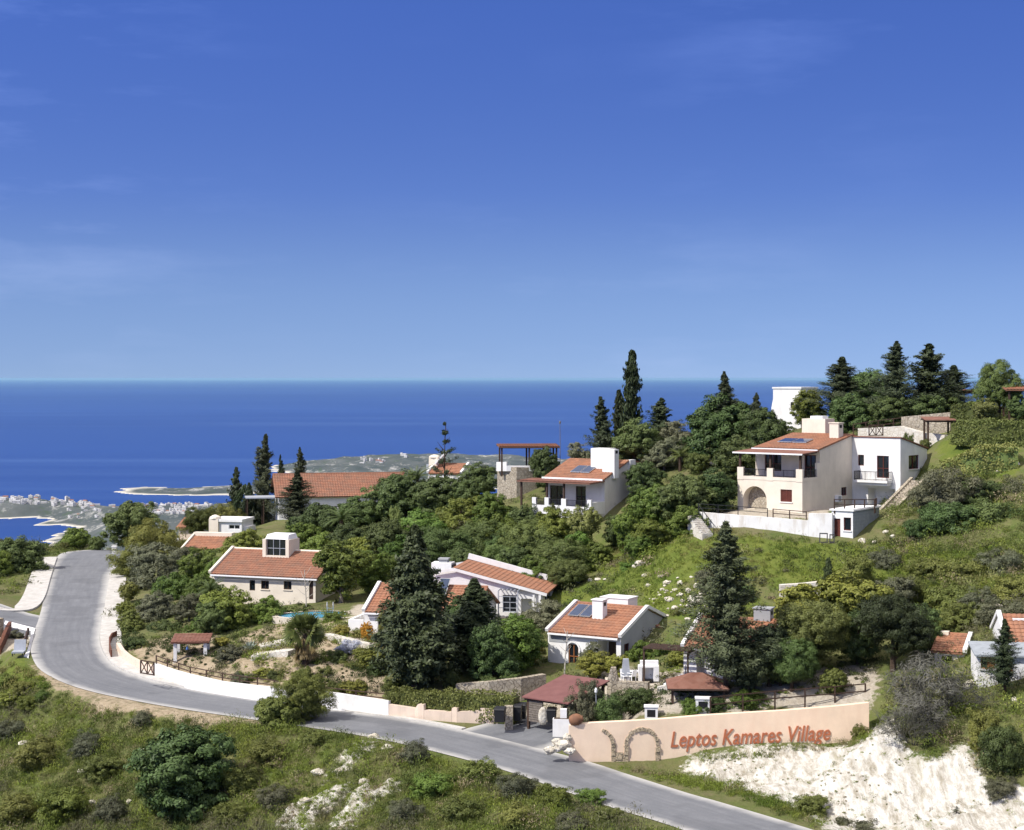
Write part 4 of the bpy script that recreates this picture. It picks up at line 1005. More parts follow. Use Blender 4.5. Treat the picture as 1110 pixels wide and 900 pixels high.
H = House('villa', 'white house with long orange roof falling sideways, lattice pergola by its dark door', 'villa', P(588.5, 668, 148), -10)
x0 = H.lx(469, 0); h1 = H.lz(643, 0, 0); xp = H.lx(492, 0); hp = H.lz(616.5, xp, 0); W_ = 6.5
sl = (hp-h1)/(0-xp)
f = H.wall((x0, 0), (0, 0), -2, h1); f.op(564.5, 649, 576.5, 668, 'recess', 1.0); f.op(545, 645, 560, 664, 'window', frame='grey'); f.op(520, 652, 532, 662, 'window')
H.wall((0, 0), (0, W_), -2, h1).opm(1, 5, .2, 2.2, 'window', frame='grey'); H.wall((0, W_), (x0, W_), -2, h1); H.wall((x0, W_), (x0, 0), -2, h1)
hl = hp-.35
for y, fl in ((0, 0), (W_, 1)):
    q = [(x0, y, h1), (0, y, h1), (xp, y, hp), (x0, y, hl)]; H.wb.quad(*(q[::-1] if fl else q))
H.wb.quad((x0, 0, hl), (x0, W_, hl), (x0, W_, h1), (x0, 0, h1))
H.finish(M['white'])
b = MB(); tile_patch(b, (.45, -.3, h1+.12-.45*sl), (.45, W_+.3, h1+.12-.45*sl), (xp, W_+.3, hp+.12), (xp, -.3, hp+.12)); rf = H.part(b, 'roof', M['tile'])
b = MB(); b.bar((.4, -.32, h1-.02-.4*sl), (xp, -.32, hp-.02), .1, .26); b.bar((x0, -.322, hl-.02), (xp, -.322, hp-.025), .1, .26); H.part(b, 'barge_board', M['white'])
b = MB(); b.bar((-.6, W_+.1, h1+.45+.6*sl), (xp, W_+.1, hp+.45), .25, .5); H.part(b, 'parapet', M['white'])
x = H.lx(481, 1.2); b = MB(); zt = H.lz(609.5, x, 1.2); b.box(x-1.0, x+.85, .5, 2.0, h1, zt); tk = H.part(b, 'chimney', M['white'])
q = MB(); q.box(x-.45, x+.5, .8, 1.7, zt+.25, zt+.38); q.box(x-.4, x+.4, .9, 1.6, zt, zt+.25); q.build('chimney_cap', M['greywall'], tk)
q = MB(); q.box(x+.852, x+1.0, .55, 1.95, h1+1, zt-.15); q.build('flue_opening', M['black'], tk)
x = H.lx(533, W_-.8); b = MB(); zt = H.lz(617, x, W_-.8); b.box(x-.85, x+.85, W_-1.2, W_-.3, h1, zt); H.part(b, 'roof_vent_box', M['cream'])
pg = MB(); xa = H.lx(541, -.9); xb = H.lx(562, -.9); zt = h1+.25
for i in range(6):
    xx = xa+(xb-xa)*i/5; pg.box(xx-.03, xx+.03, -1.3, -.02, zt, zt+.09)
for xx in (xa, xb): pg.box(xx-.05, xx+.05, -1.3, -1.2, -2, zt-.002)
for z in (zt-.5, zt-1.0, zt-1.5): pg.box(xa, xb, -1.27, -1.23, z, z+.05)
H.part(pg, 'pergola', M['grey'])
b = MB(); b.box(H.lx(577.5, -.3), H.lx(579.5, -.3), -.4, -.2, -2, h1-.15); b.box(H.lx(584, -.3), H.lx(586.5, -.3), -.4, -.2, -2, h1-.15); H.part(b, 'column', M['white'])

# ------------------------------------------------------------------ house hidden by the big conifer on the right
H = House('villa', 'white house with orange roof mostly hidden by the tallest conifer above the peach wall', 'villa', P(741, 739, 121.5), -24)
x1 = H.lx(832, 0); h = H.lz(701, 0, 0); ri = 1.55
f, r, k, l = gable(H, 0, x1, 8.4, h, ri, -2, over=.35, parapet=(1, 1))
f.op(755, 708, 764, 738, 'recess', 1.2); f.op(790, 712, 800, 725, 'window'); f.opm(.12, .2, .3, 1.2, 'hole', .1)
H.finish(M['white'])
x = H.lx(827, 4.2); H.chimney(x, 4.4, h+.6, H.lz(660, x, 4.2), 1.25, 1.0, 'greywall')
b = MB(); z = H.lz(702, -1.5, -.6)
for i in range(7): b.box(-2.6, .9, -1.6+i*.3, -1.5+i*.3, z, z+.12)
b.box(-2.6, -2.5, -1.6, .4, z-.16, z-.002); b.box(.8, .9, -1.6, -.01, z-.16, z-.002); b.box(-2.6, -2.48, -1.55, -1.43, -2, z-.17); b.box(.75, .87, -1.55, -1.43, -2, z-.17); H.part(b, 'pergola', M['wood'])

H = House('villa', 'small orange tiled house end showing between the dark conifer and the grey leafless shrub', 'villa', P(1046, 722, 117), -22)
x0 = H.lx(1013, 0); h = H.lz(709, 0, 0); ri = H.lz(690, -1, 3.4)-h
f, r, k, l = gable(H, x0, 0, 6.8, h, ri, -3, over=.25, parapet=(0, 1), gutter=False)
f.opm(.5, 1.2, h-1, h-.2, 'window'); H.finish(M['cream'])
b = MB(); x = H.lx(1024, 3.2); b.box(x-.3, x+.3, 3, 3.6, h, H.lz(684.5, x, 3.2)); H.part(b, 'chimney', M['cream'])

H = House('villa', 'white house cut by the picture edge, orange shuttered window under a flat grey roof', 'villa', P(1059.5, 731, 110), -8)
x1 = 7.5; h = H.lz(711, 0, 0)
f = H.wall((0, 0), (x1, 0), -2, h); f.op(1063, 712.5, 1079, 725.5, 'window', frame='orangewood', sill=1); f.op(1090, 712, 1098, 730, 'wood', frame='orangewood')
H.wall((x1, 0), (x1, 3.2), -2, h); H.wall((x1, 3.2), (0, 3.2), -2, h); H.wall((0, 3.2), (0, 0), -2, h); H.finish(M['white'])
u0, z0_ = f.uv(1071, 725.5); u1, z1_ = f.uv(1078.5, 713)
b = MB(); f.fbox(b, u0+.03, u1-.03, -.085, -.03, z0_+.08, z1_-.08); H.part(b, 'shutter', M['orangewood'])
b = MB(); b.hexa([(-.2, -.3, h+.003), (x1+.2, -.3, h+.003), (x1+.2, 3.3, h+.35), (-.2, 3.3, h+.35)], [(-.2, -.3, h+.12), (x1+.2, -.3, h+.12), (x1+.2, 3.3, h+.47), (-.2, 3.3, h+.47)]); H.part(b, 'porch_roof', M['greyblock'])
xx = H.lx(1090, 3.3); h2 = H.lz(699, xx, 3.3)
gb = MB(); W0, W1_ = 3.302, 9.5; rise = 1.55
gb.box(xx, x1, W0, W1_, -2, h2); 
for x, fl in ((xx, 1), (x1, 0)):
    q = [(x, W0, h2), (x, W1_, h2), (x, (W0+W1_)/2, h2+rise)]; gb.quad(*(q[::-1] if fl else q))
H.part(gb, 'main_wall', M['white'])
b = MB(); ym = (W0+W1_)/2; tile_patch(b, (xx+.15, W0-.2, h2+.06), (x1, W0-.2, h2+.06), (x1, ym, h2+rise+.12), (xx+.15, ym, h2+rise+.12)); tile_patch(b, (x1, W1_+.2, h2+.06), (xx+.15, W1_+.2, h2+.06), (xx+.15, ym+.004, h2+rise+.118), (x1, ym+.004, h2+rise+.118)); H.part(b, 'roof', M['tile'])
b = MB(); b.bar((xx, W0-.2, h2+.2), (xx, ym, h2+rise+.28), .28, .26); b.bar((xx, W1_+.2, h2+.2), (xx, ym, h2+rise+.277), .277, .257); H.part(b, 'parapet', M['white'])
x = H.lx(1105, 6); b = MB(); b.box(x-.5, x+1.6, 5.6, 6.8, h2, H.lz(670, x, 6)); H.part(b, 'tank_housing', M['white'])

# ------------------------------------------------------------------ small buildings to the back
H = House('white_house', 'plain bright white house block standing against the sea between hilltop trees', 'house', P(868, 470, 204), -30)
x0 = H.lx(838, 0); h = H.lz(421.5, 0, 0)
H.wall((x0, 0), (0, 0), -2, h).op(857, 436, 861, 442, 'window'); H.wall((0, 0), (0, 6), -2, h); H.wall((0, 6), (x0, 6), -2, h); H.wall((x0, 6), (x0, 0), -2, h); H.finish(M['white'])
b = MB(); b.box(x0-.1, .1, -.1, 6.1, h+.002, h+.2); H.part(b, 'roof', M['white'])
b = MB(); zl = H.lz(442, x0, 1); b.hexa([(x0-.45, .6, -2), (x0-.003, .6, -2), (x0-.003, 1.0, -2), (x0-.45, 1.0, -2)], [(x0-.45, .6, zl), (x0-.003, .6, h-.1), (x0-.003, 1.0, h-.1), (x0-.45, 1.0, zl)]); H.part(b, 'buttress', M['white'])

H = House('cottage', 'little house with low orange roof and cream parapet among the shrubs by the crest', 'cottage', P(236, 600, 199), -14)
x0 = H.lx(198, 0); h = H.lz(597, 0, 0); 
for a, c in (((x0, 0), (0, 0)), ((0, 0), (0, 4)), ((0, 4), (x0, 4)), ((x0, 4), (x0, 0))): H.wall(a, c, -2.5, h)
H.finish(M['cream'])
zr = H.lz(582, 0, 3.2)
b = MB(); tile_patch(b, (x0+.1, -.3, h+.1), (.3, -.3, h+.1), (.3, 3.2, zr), (x0+.1, 3.2, zr)); H.part(b, 'roof', M['tile'])
b = MB(); b.box(x0-.1, .4, 3.21, 4.2, -1, zr+.45); b.box(x0-.15, x0+.1, -.3, 3.2, h-.4, h+.1); b.hexa([(x0-.16, -.3, h+.1), (x0+.09, -.3, h+.1), (x0+.09, 3.205, h+.1), (x0-.16, 3.205, h+.1)], [(x0-.16, -.3, h+.25), (x0+.09, -.3, h+.25), (x0+.09, 3.205, zr+.3), (x0-.16, 3.205, zr+.3)]); H.part(b, 'parapet', M['cream'])

H = House('cottage', 'low white flat roofed cottage with a rounded chimney, between shrubs and the ridge house', 'cottage', P(262, 590, 210), -12)
x0 = H.lx(229, 0); h = H.lz(566, 0, 0)
H.wall((x0, 0), (0, 0), -2.5, h).op(248, 569, 260, 574, 'window', frame='white'); H.wall((0, 0), (0, 4), -2.5, h); H.wall((0, 4), (x0, 4), -2.5, h); H.wall((x0, 4), (x0, 0), -2.5, h); H.finish(M['white'])
b = MB(); b.box(x0-.1, .15, -.25, 4.1, h+.002, h+.35); H.part(b, 'roof', M['white'])
x = H.lx(234, .5); b = MB(); zt = H.lz(562, x, .5); b.box(x-.62, x+.62, -.32, .9, -1, zt); ch = H.part(b, 'chimney', M['cream'])
q = MB(); q.lathe([(.75, 0), (.7, .2), (.4, .38), (.12, .48)], 12, (x, .3, zt+.002)); q.build('chimney_cap', M['cream'], ch)
x1 = H.lx(271, 1); b = MB(); b.box(.02, x1, .5, 3, -2, H.lz(571, 1, .5)); H.part(b, 'side_wall', M['white'])

H = House('shed', 'orange tiled shed roof half hidden behind yellow green bushes near the crest', 'shed', P(214, 586, 220), -8)
x0 = H.lx(194, 0); h = H.lz(572, 0, 0)
for a, c in (((x0, 0), (0, 0)), ((0, 0), (0, 3)), ((0, 3), (x0, 3)), ((x0, 3), (x0, 0))): H.wall(a, c, -2, h)
H.finish(M['oldpeach'], 'wall')
b = MB(); tile_patch(b, (x0-.3, -.5, h-.02), (.4, -.5, h-.02), (.4, 3.1, h+1.1), (x0-.3, 3.1, h+1.1)); H.part(b, 'roof', M['tile'])

H = House('cottage', 'white cottage roof end with round chimney and slanted white panel over dark trees', 'cottage', P(500, 525, 214), -20)
x0 = H.lx(464, 0); h = H.lz(514, 0, 0)
gable(H, x0, 0, 5, h, 1.0, -2.5, over=.2, parapet=(1, 1), gutter=False); H.finish(M['white'])
x = H.lx(471, 2.2); zt = H.lz(496, x, 2.2); b = MB(); b.box(x-.6, x+.6, 1.7, 2.8, h, zt); ch = H.part(b, 'chimney', M['cream'])
q = MB(); q.lathe([(.75, 0), (.72, .15), (.42, .3), (.12, .38)], 12, (x, 2.25, zt+.002)); q.build('chimney_cap', M['cream'], ch)
q = MB(); q.bar((x+.5, 1.3, zt-.8), (x+2.0, 1.6, zt+.9), .9, .18); H.part(q, 'slanted_panel', M['plastic'])
b = MB(); b.box(x-1.0, x-.62, 1.8, 2.2, h, zt-.9); H.part(b, 'pipe', M['grey'])
# ------------------------------------------------------------------ walls, fences, roofs, small things
def path_wall(name, label, cat, pts, thick, mat, deep=1.0, step=None):
    """pts (px, base row, top row, Y or None): an upright wall along ground points"""
    b = MB(); Q = []
    for px, pb, pt, Y in pts:
        q = ground(px, pb) if Y is None else P(px, pb, Y)
        Q.append((q, -(pt-HY)*q.y/F))
    o = Q[0][0].copy()
    n = len(Q); rows = []
    for i, (q, zt) in enumerate(Q):
        d = Q[min(i+1, n-1)][0]-Q[max(i-1, 0)][0]; d.z = 0; d.normalize(); nn = Vector((-d.y, d.x, 0))
        if nn.y < 0: nn = -nn
        a = q-o; rows.append([(a.x, a.y, a.z-deep), (a.x+nn.x*thick, a.y+nn.y*thick, a.z-deep), (a.x+nn.x*thick, a.y+nn.y*thick, zt-o.z), (a.x, a.y, zt-o.z)])
    for r in rows: b.v += r
    for i in range(n-1):
        p, q = 4*i, 4*i+4
        for k in range(4): b.f.append((p+k, p+(k+1) % 4, q+(k+1) % 4, q+k))
    b.f += [(3, 2, 1, 0), (4*n-4, 4*n-3, 4*n-2, 4*n-1)]
    ob = b.build(name, M[mat], None, o)
    return props(ob, label, cat)
path_wall('road_wall', 'bright white plastered wall following the road past the garden', 'wall', [(166, 731, 719, None), (186, 741, 726, None), (204, 747.5, 731, None), (240, 754, 739, None), (278, 760, 743.5, None), (320, 765, 747.5, None), (360, 770, 751, None), (421, 777.5, 760, None)], .28, 'white')
path_wall('road_wall', 'faded peach roadside wall with uneven top under the clipped hedge', 'wall', [(421.5, 777.8, 764, None), (450, 780, 768, None), (453, 780.5, 763.5, None), (459, 781, 764, None), (460, 781, 770, None), (489, 783, 772, None), (490, 783, 767.5, None), (495, 783.5, 768, None), (496, 783.6, 772, None), (520, 784.5, 770, None), (521, 784.5, 767.5, None), (539, 785.5, 769, None)], .4, 'oldpeach')
path_wall('kerb_wall', 'low cream garden wall curving round the inside of the bend', 'wall', [(126, 706, 697, None), (131, 714, 705, None), (140, 721, 712, None), (152, 727.5, 718, None), (164, 731.5, 722, None)], .35, 'oldpeach')
path_wall('guard_rail', 'curved rusty steel barrier at the inside of the bend', 'barrier', [(127, 692, 684, None), (121, 694, 686, None), (118, 701, 691, None), (118, 709, 698, None), (120, 715, 705, None)], .12, 'rust', .3)
path_wall('stone_wall', 'low rubble stone wall behind the clipped roadside hedge', 'wall', [(494, 752, 742, 124.5), (530, 750, 739, 124), (565, 747, 735.5, 124.5), (592, 741, 731, 126)], .5, 'stone', 1.5)
path_wall('stone_wall', 'small stone pillar beside the dark bins at the drive', 'pillar', [(547, 783, 766, 118.4), (556, 783, 766, 118.4)], .55, 'stone')
path_wall('stone_wall', 'pale rubble terrace wall below the white garden table', 'wall', [(658, 760, 738.5, 121.6), (662, 760, 724, 121.5), (668, 760, 724, 121.5), (669, 760, 739, 121.5), (702, 762, 740, 120.6)], .5, 'stone', 1.5)
path_wall('stone_wall', 'whitewashed stone wall beside the terrace steps', 'wall', [(712, 764, 745, 120.2), (735, 764, 741, 119.8), (752, 764, 737, 119.5)], .5, 'whitestone', 1.5)
path_wall('garden_wall', 'white low wall rising to the house with dark pergola', 'wall', [(722, 752, 742, 121), (742, 745, 731, 122)], .3, 'white', 1)
path_wall('garden_wall', 'short white wall beside the tiled kiosk', 'wall', [(162, 722, 716, 145), (196, 716, 711, 146)], .3, 'white', 1)
path_wall('garden_step', 'pale stone garden step below the agave', 'step', [(272, 717, 711, None), (300, 713, 706.5, None), (312, 713, 706, None)], 1.4, 'whitestone', .5)
path_wall('garden_step', 'upper pale stone garden step near the fan palm', 'step', [(282, 706, 701, None), (310, 701, 695.5, None)], 1.6, 'whitestone', .5)
path_wall('garden_wall', 'white stone edging in front of the flower mound', 'wall', [(352, 693, 687, None), (372, 700, 692, None), (400, 706, 699, None)], .6, 'whitestone', .5)
path_wall('stone_wall', 'rubble stone wall of the lookout terrace with timber pergola', 'wall', [(539, 548, 506.5, 188), (560, 548, 506.5, 186.5), (582, 546, 507, 187.5), (586, 546, 507, 191)], 4, 'stone', 2)
path_wall('parapet_wall', 'white parapet on the lookout terrace', 'wall', [(538, 508, 501, 187.5), (549, 508, 501, 186.9), (549.2, 508, 505, 186.9), (584, 508, 505, 187.2)], .3, 'white', .3)
path_wall('retaining_wall', 'long white stained retaining wall under the big villa terrace', 'wall', [(754, 577, 555, 155), (800, 581, 558.5, 153.2), (840, 584, 561.5, 151.8), (876, 587, 564.5, 150.6), (876.4, 587, 557, 150.6), (902, 589, 556.5, 149.8)], .4, 'stained', 2)
path_wall('stone_wall', 'grey stone retaining wall under the hilltop trees', 'wall', [(977, 464, 452, 177), (1030, 458, 447, 174)], .5, 'stone', 2)
path_wall('stone_wall', 'pale stone terrace wall behind the white wing roof', 'wall', [(930, 474, 464.5, 178), (975, 474, 462, 175), (1000, 482, 469, 171), (1024, 484, 472, 168)], .6, 'whitestone', 2)
path_wall('stone_wall', 'broken line of white stones across the foot of the meadow', 'wall', [(846, 640, 634.5, 135.5), (870, 639, 633, 135.5), (892, 638, 630.5, 135.5)], .7, 'whitestone', .6)
path_wall('garden_path', 'narrow pale stone path climbing the grassy strip', 'path', [(655, 648, 645.5, 150), (664, 636, 633.8, 154), (669, 628, 626, 157)], .8, 'whitestone', .6)
b = MB(); cs = [ground(*q) for q in ((-12, 717), (31, 714), (38, 683), (6, 675))]; o = cs[0].copy()
b.hexa([c-o+Vector((0, 0, -1)) for c in cs], [c-o+Vector((0, 0, .16)) for c in cs])
props(b.build('paved_terrace', M['white'], None, o), 'white paved terrace at the picture edge by the side road', 'terrace')
path_wall('garden_wall', 'dark brown low wall along the outer side of the white terrace', 'wall', [(-3, 712, 700, None), (2, 700, 688, None), (7, 688, 677, None), (9, 682, 674, None)], .3, 'rust', .5)
path_wall('stone_wall', 'yellowish stone pillar at the corner of the white terrace', 'pillar', [(-4, 692, 672, None), (4, 690, 670, None)], .5, 'palestone', .6)

def fence(name, label, pts, h, rails=(1.0, .5), gap=1.6, mat='wood', r=.05):
    """post and rail fence; pts world points"""
    o = Vector(pts[0]); t = thing(name, label, 'fence', o)
    b = MB(); n = 0
    for i in range(len(pts)-1):
        a = Vector(pts[i])-o; c = Vector(pts[i+1])-o
        for k in rails: b.bar(a+Vector((0, 0, h*k)), c+Vector((0, 0, h*k)), r*1.2, r*1.4)
        m = max(1, int((c-a).length/gap))
        for j in range(m if i < len(pts)-2 else m+1):
            q = a.lerp(c, j/m); pb = MB(); pb.box(q.x-r, q.x+r, q.y-r, q.y+r, q.z-.3, q.z+h+.04); pb.build('post', M[mat], t)
    b.build('rails', M[mat], t); return t
fence('fence', 'dark timber rail fence above the white road wall', [ground(x, y)+Vector((0, .5, .95)) for x, y in ((168, 734), (205, 747), (240, 754), (278, 760), (315, 765))], .7)
fence('fence', 'short timber rail fence above the white wall beyond the roadside tree', [ground(x, y)+Vector((0, .5, .95)) for x, y in ((352, 769), (385, 773), (418, 777))], .6)
fence('fence', 'timber rail fence along the top of the peach sign wall', [P(770, 772, 113.8), P(840, 765, 115), P(905, 760, 115.6), P(938, 757, 116)], 1.0)
fence('fence', 'dark metal railing along the big villa terrace', [P(757, 556, 155.1), P(800, 559, 153.4), P(832, 561.5, 152.3)], .85, (1.0, .55), 1.9, 'iron', .035)
fence('fence', 'dark timber railing in front of the big villa window', [P(838, 562, 152.1), P(874, 565, 150.9)], .85, (1.0, .55), 1.1, 'wood', .045)
fence('fence', 'timber railing on the roof of the white store room', [P(904.5, 553, 150.2), P(948, 553, 152.0), P(950, 551.5, 155)], .95, (1.0, .5), 1.0, 'wood', .05)
fence('fence', 'timber railing above the white wing roof', [P(925, 470, 181), P(952, 466, 180), P(985, 462, 179)], 1.0, (1.0, .5), 1.2, 'wood', .05)
fence('fence', 'dark rail beside the white paved terrace', [ground(24.5, 708)+Vector((0, 0, .15)), ground(30.5, 689)+Vector((0, 0, .15))], .5, (1.0, .6), 2.0, 'wood', .09)
# cross-braced gate
def gate(label, a, c, h, mat='wood'):
    o = Vector(a); t = thing('gate', label, 'gate', o); d = Vector(c)-o
    b = MB(); u = Vector((0, 0, h))
    b.bar((0,0,.05), d+Vector((0,0,.05)), .07, .09); b.bar(u, d+u, .07, .09); b.bar((0,0,0), u, .1, .1, (1,0,0)); b.bar(d, d+u, .1, .1, (1,0,0)); m = d*.5; b.bar(m, m+u, .08, .08, (1,0,0)); b.build('gate_frame', M[mat], t)
    e = Vector((0, .03, 0)); q = MB()
    for s0, s1 in ((Vector((0,0,0)), m), (m, d)): q.bar(s0+e, s1+u+e, .05, .07); q.bar(s0+u+e*2, s1+e*2, .05, .07)
    q.build('brace', M[mat], t)
gate('dark cross braced timber gate at the end of the white road wall', P(152.5, 730, 133.6), P(167, 732.5, 132.3), 1.05)
gate('dark cross braced timber panel above the white wing roof', P(942, 472.5, 171), P(957, 472.5, 171), 1.1)

# ---------------- peach sign wall
A = P(617, 824, 111.2); B_ = P(942, 800, 112.2); dx = (B_-A); dx.z = 0; Lw = dx.length; ang = math.atan2(dx.y, dx.x)
sw = thing('sign_wall', 'long peach wall with raised terracotta lettering and stone arches', 'sign wall', A, ang)
def swl(px, py):     # wall-plane coordinates of a picture point
    k = (px-CX)/F; ca, sa = math.cos(ang), math.sin(ang); u = (k*A.y-A.x)/(ca-k*sa); Y = A.y+u*sa
    return u, -(py-HY)*Y/F-A.z
tops = [swl(*q) for q in ((617, 787), (640, 784), (680, 782), (720, 779.5), (760, 776), (800, 773.5), (850, 770.5), (905, 766), (942, 762))]
b = MB(); n = len(tops); th = .45
for u, z in tops: b.v += [(u, 0, -3), (u, 0, z), (u, th, z), (u, th, -3)]
for i in range(n-1):
    p = 4*i; q = p+4; b.f += [(p, q, q+1, p+1), (p+1, q+1, q+2, p+2), (p+2, q+2, q+3, p+3)]
b.f += [(0, 1, 2, 3), (4*n-4, 4*n-1, 4*n-2, 4*n-3)]
b.build('wall', M['peach'], sw)
rr = random.Random(3)
def arch_stones(cx, cy_spring, ru, rz, a0, a1, n, w=.24):
    b = MB()
    for i in range(n):
        t0 = a0+(a1-a0)*(i+.06)/n; t1 = a0+(a1-a0)*(i+.94)/n; p = rr.uniform(.05, .14); w1 = w*rr.uniform(.8, 1.15)
        c = [(cx+(ru+o)*math.cos(t), cy_spring+(rz+o)*math.sin(t)) for t, o in ((t0, 0), (t1, 0), (t1, w1), (t0, w1))]
        b.hexa([(c[0][0], .02, c[0][1]), (c[3][0], .02, c[3][1]), (c[2][0], .02, c[2][1]), (c[1][0], .02, c[1][1])], [(c[0][0], -p, c[0][1]), (c[3][0], -p, c[3][1]), (c[2][0], -p, c[2][1]), (c[1][0], -p, c[1][1])])
    return b
uL, zS = swl(680.5, 808); uR, _ = swl(711, 808); uT, zT = swl(696, 792); ru = (uR-uL)/2; rz = zT-zS
b = arch_stones((uL+uR)/2, zS, ru, rz, math.pi, 0, 13)
for u0 in (uL-.24, uR):
    z = -1.2
    while z < zS-.05:
        hh = min(rr.uniform(.2, .38), zS-z); b.box(u0+rr.uniform(-.04, .02), u0+.24+rr.uniform(-.02, .05), -rr.uniform(.05, .13), .02, z, z+hh-.02); z += hh
b.build('stone_arch', M['palestone'], sw)
u2, z2 = swl(652, 806); ue, _ = swl(670, 806)
b = arch_stones(u2-.35, z2-.25, ue-u2-.1, 1.15, math.radians(70), 0, 7)
z = -1.2
while z < z2-.3:
    hh = rr.uniform(.2, .36); b.box(ue-.46, ue-.2+rr.uniform(-.05, .06), -rr.uniform(.05, .13), .02, z, z+hh-.02)
    if z < z2-.6 and rr.random() < .8: b.box(ue-.17, uL-.29-rr.uniform(0, .15), -rr.uniform(.03, .09), .02, z+.03, z+hh-.03)
    z += hh
b.box(ue-.3, uL-.1, -.045, .02, -1.4, z2-.75)
b.build('broken_arch', M['palestone'], sw)
fc = bpy.data.curves.new('lettering', 'FONT'); fc.body = 'Leptos Kamares Village'; fc.size = 1.0; fc.shear = .22; fc.extrude = .03; fc.offset = .007; fc.space_character = 1.02
fo = bpy.data.objects.new('lettering_source', fc); COL.objects.link(fo); bpy.context.view_layer.update()
fm = bpy.data.meshes.new_from_object(fo.evaluated_get(bpy.context.evaluated_depsgraph_get())); bpy.data.objects.remove(fo)
co = np.empty(len(fm.vertices)*3, np.float32); fm.vertices.foreach_get('co', co); co = co.reshape(-1, 3)
ua, zb = swl(727, 810); ub, zb2 = swl(900, 802); mn, mx = co.min(0), co.max(0)
u = ua+(co[:, 0]-mn[0])/(mx[0]-mn[0])*(ub-ua); cap = swl(731, 792.5)[1]-swl(731, 810)[1]
zz = zb+(zb2-zb)*(u-ua)/(ub-ua)+co[:, 1]/.72*cap
fm.vertices.foreach_set('co', np.stack([u, -.034-co[:, 2], zz], 1).astype(np.float32).ravel()); fm.update(); fm.flip_normals(); fm.materials.clear(); fm.materials.append(M['letter'])
link(bpy.data.objects.new('lettering', fm), sw)
# jar, boulders at the wall end
q = swl(622, 789); qa = A+Vector((math.cos(ang)*.35, math.sin(ang)*.35+.2, tops[0][1]+.45))
b = MB(); b.lathe([(.2, 0), (.42, .12), (.55, .45), (.56, .8), (.42, 1.1), (.26, 1.22), (.3, 1.32), (.24, 1.33), (.2, 1.2)], 18); b.smooth = True
j = b.build('clay_jar', M['jar'], None, qa+Vector((-.35, 0, -.16))); j.rotation_euler = (.2, R(78), .1); j.scale = (.72, .72, .72); props(j, 'big brown clay jar lying on the end of the peach wall', 'jar')

def rock_mesh(seed, sq=.75):
    import bmesh
    bm = bmesh.new(); bmesh.ops.create_icosphere(bm, subdivisions=3, radius=1)
    for v in bm.verts:
        n = v.co.copy(); d = 1+.35*mnoise.noise(n*1.3+Vector((seed*7.1, 0, 0)))+.16*mnoise.noise(n*3.1+Vector((0, seed*3, 0)))
        v.co = n*d; v.co.z *= sq
    me = bpy.data.meshes.new('boulder'); bm.to_mesh(me); bm.free(); me.materials.append(M['rock']); return me
RK = [rock_mesh(i) for i in range(5)]
def rock(px, py, w, label, group=None, k=None, Y=None):
    q = ground(px, py) if Y is None else P(px, py, Y)
    s = w*q.y/F/2; o = bpy.data.objects.new('boulder', RK[rr.randrange(5) if k is None else k]); link(o); o.location = q+Vector((0, 0, s*.2)); o.scale = (s*rr.uniform(.8, 1.2), s*rr.uniform(.8, 1.2), s*rr.uniform(.65, 1.15)); o.rotation_euler = (0, 0, rr.uniform(0, 6.28))
    return props(o, label, 'boulder', group)
for px, py, w in ((603, 812, 13), (611, 803, 13), (618, 806, 15), (624, 812, 14), (622, 798, 12), (611, 811, 9)):
    rock(px-7, py+w*.2, w*1.0, 'large pale boulder heaped at the road end of the peach wall', 'boulders at the end of the peach wall', None, 111.2-(py-800)*.035)
GB = 'white boulders on the grassy bank above the small villa'
pts = [(705, 634, 8), (714, 628, 7), (722, 633, 9), (731, 640, 8), (738, 634, 7), (745, 642, 9), (752, 636, 8), (727, 650, 9), (712, 645, 7), (741, 652, 8), (755, 655, 16), (768, 662, 8), (700, 626, 6), (735, 627, 6), (748, 627, 7), (762, 631, 7), (718, 641, 7), (730, 658, 7), (748, 672, 9), (709, 652, 6), (760, 645, 8), (775, 634, 6), (726, 668, 7), (736, 646, 6), (744, 660, 7), (720, 637, 5), (757, 627, 5)]
pts += [(rr.uniform(700, 780), rr.uniform(626, 672), rr.uniform(2.5, 5.5)) for _ in range(46)]
for px, py, w in pts: rock(px+rr.uniform(-3, 3), py+rr.uniform(-2, 2), w*rr.uniform(.55, 1.05), 'white boulder among the tumbled rocks on the grassy bank', GB)
for px, py, w in ((688, 615, 6), (694, 613, 11), (735, 580, 7)): rock(px, py, w, 'lone white boulder lying in the bright meadow', 'lone boulders in the meadow')
for px, py, w in ((960, 578, 7), (968, 583, 6), (935, 588, 9), (948, 589, 6)): rock(px, py, w, 'white rock beside the store room and stone steps', 'rocks beside the store room')
for px, py, w in ((640, 630, 6), (648, 629, 7), (656, 629, 5), (627, 632, 6)): rock(px, py, w, 'small white stone edging the grassy strip', 'stones edging the grassy strip')
for px, py, w in ((725, 505, 12), (738, 500, 10), (752, 503, 14), (764, 500, 11), (775, 504, 12), (708, 507, 10)): rock(px, py, w, 'pale rock of the bank under the hilltop trees', 'rocks of the bank under the hilltop trees')
for px, py, w in ((1066, 815, 12), (1082, 660, 10), (1075, 668, 8), (1050, 645, 7), (1092, 672, 7), (1079, 512, 9), (1100, 505, 10), (1052, 745, 14), (998, 760, 12), (1100, 760, 8)): rock(px, py, w, 'pale rock showing through scrub on the steep slope', 'pale rocks on the scrub slope')
for px, py, w in ((25, 808, 10), (90, 838, 12), (155, 815, 6), (345, 840, 14), (60, 890, 10), (405, 800, 10), (330, 870, 10), (420, 812, 12), (368, 838, 10), (140, 870, 6), (395, 850, 14), (355, 880, 12), (100, 872, 7)): rock(px, py, w, 'white chalk rock among the bank scrub below the road', 'chalk rocks on the bank')

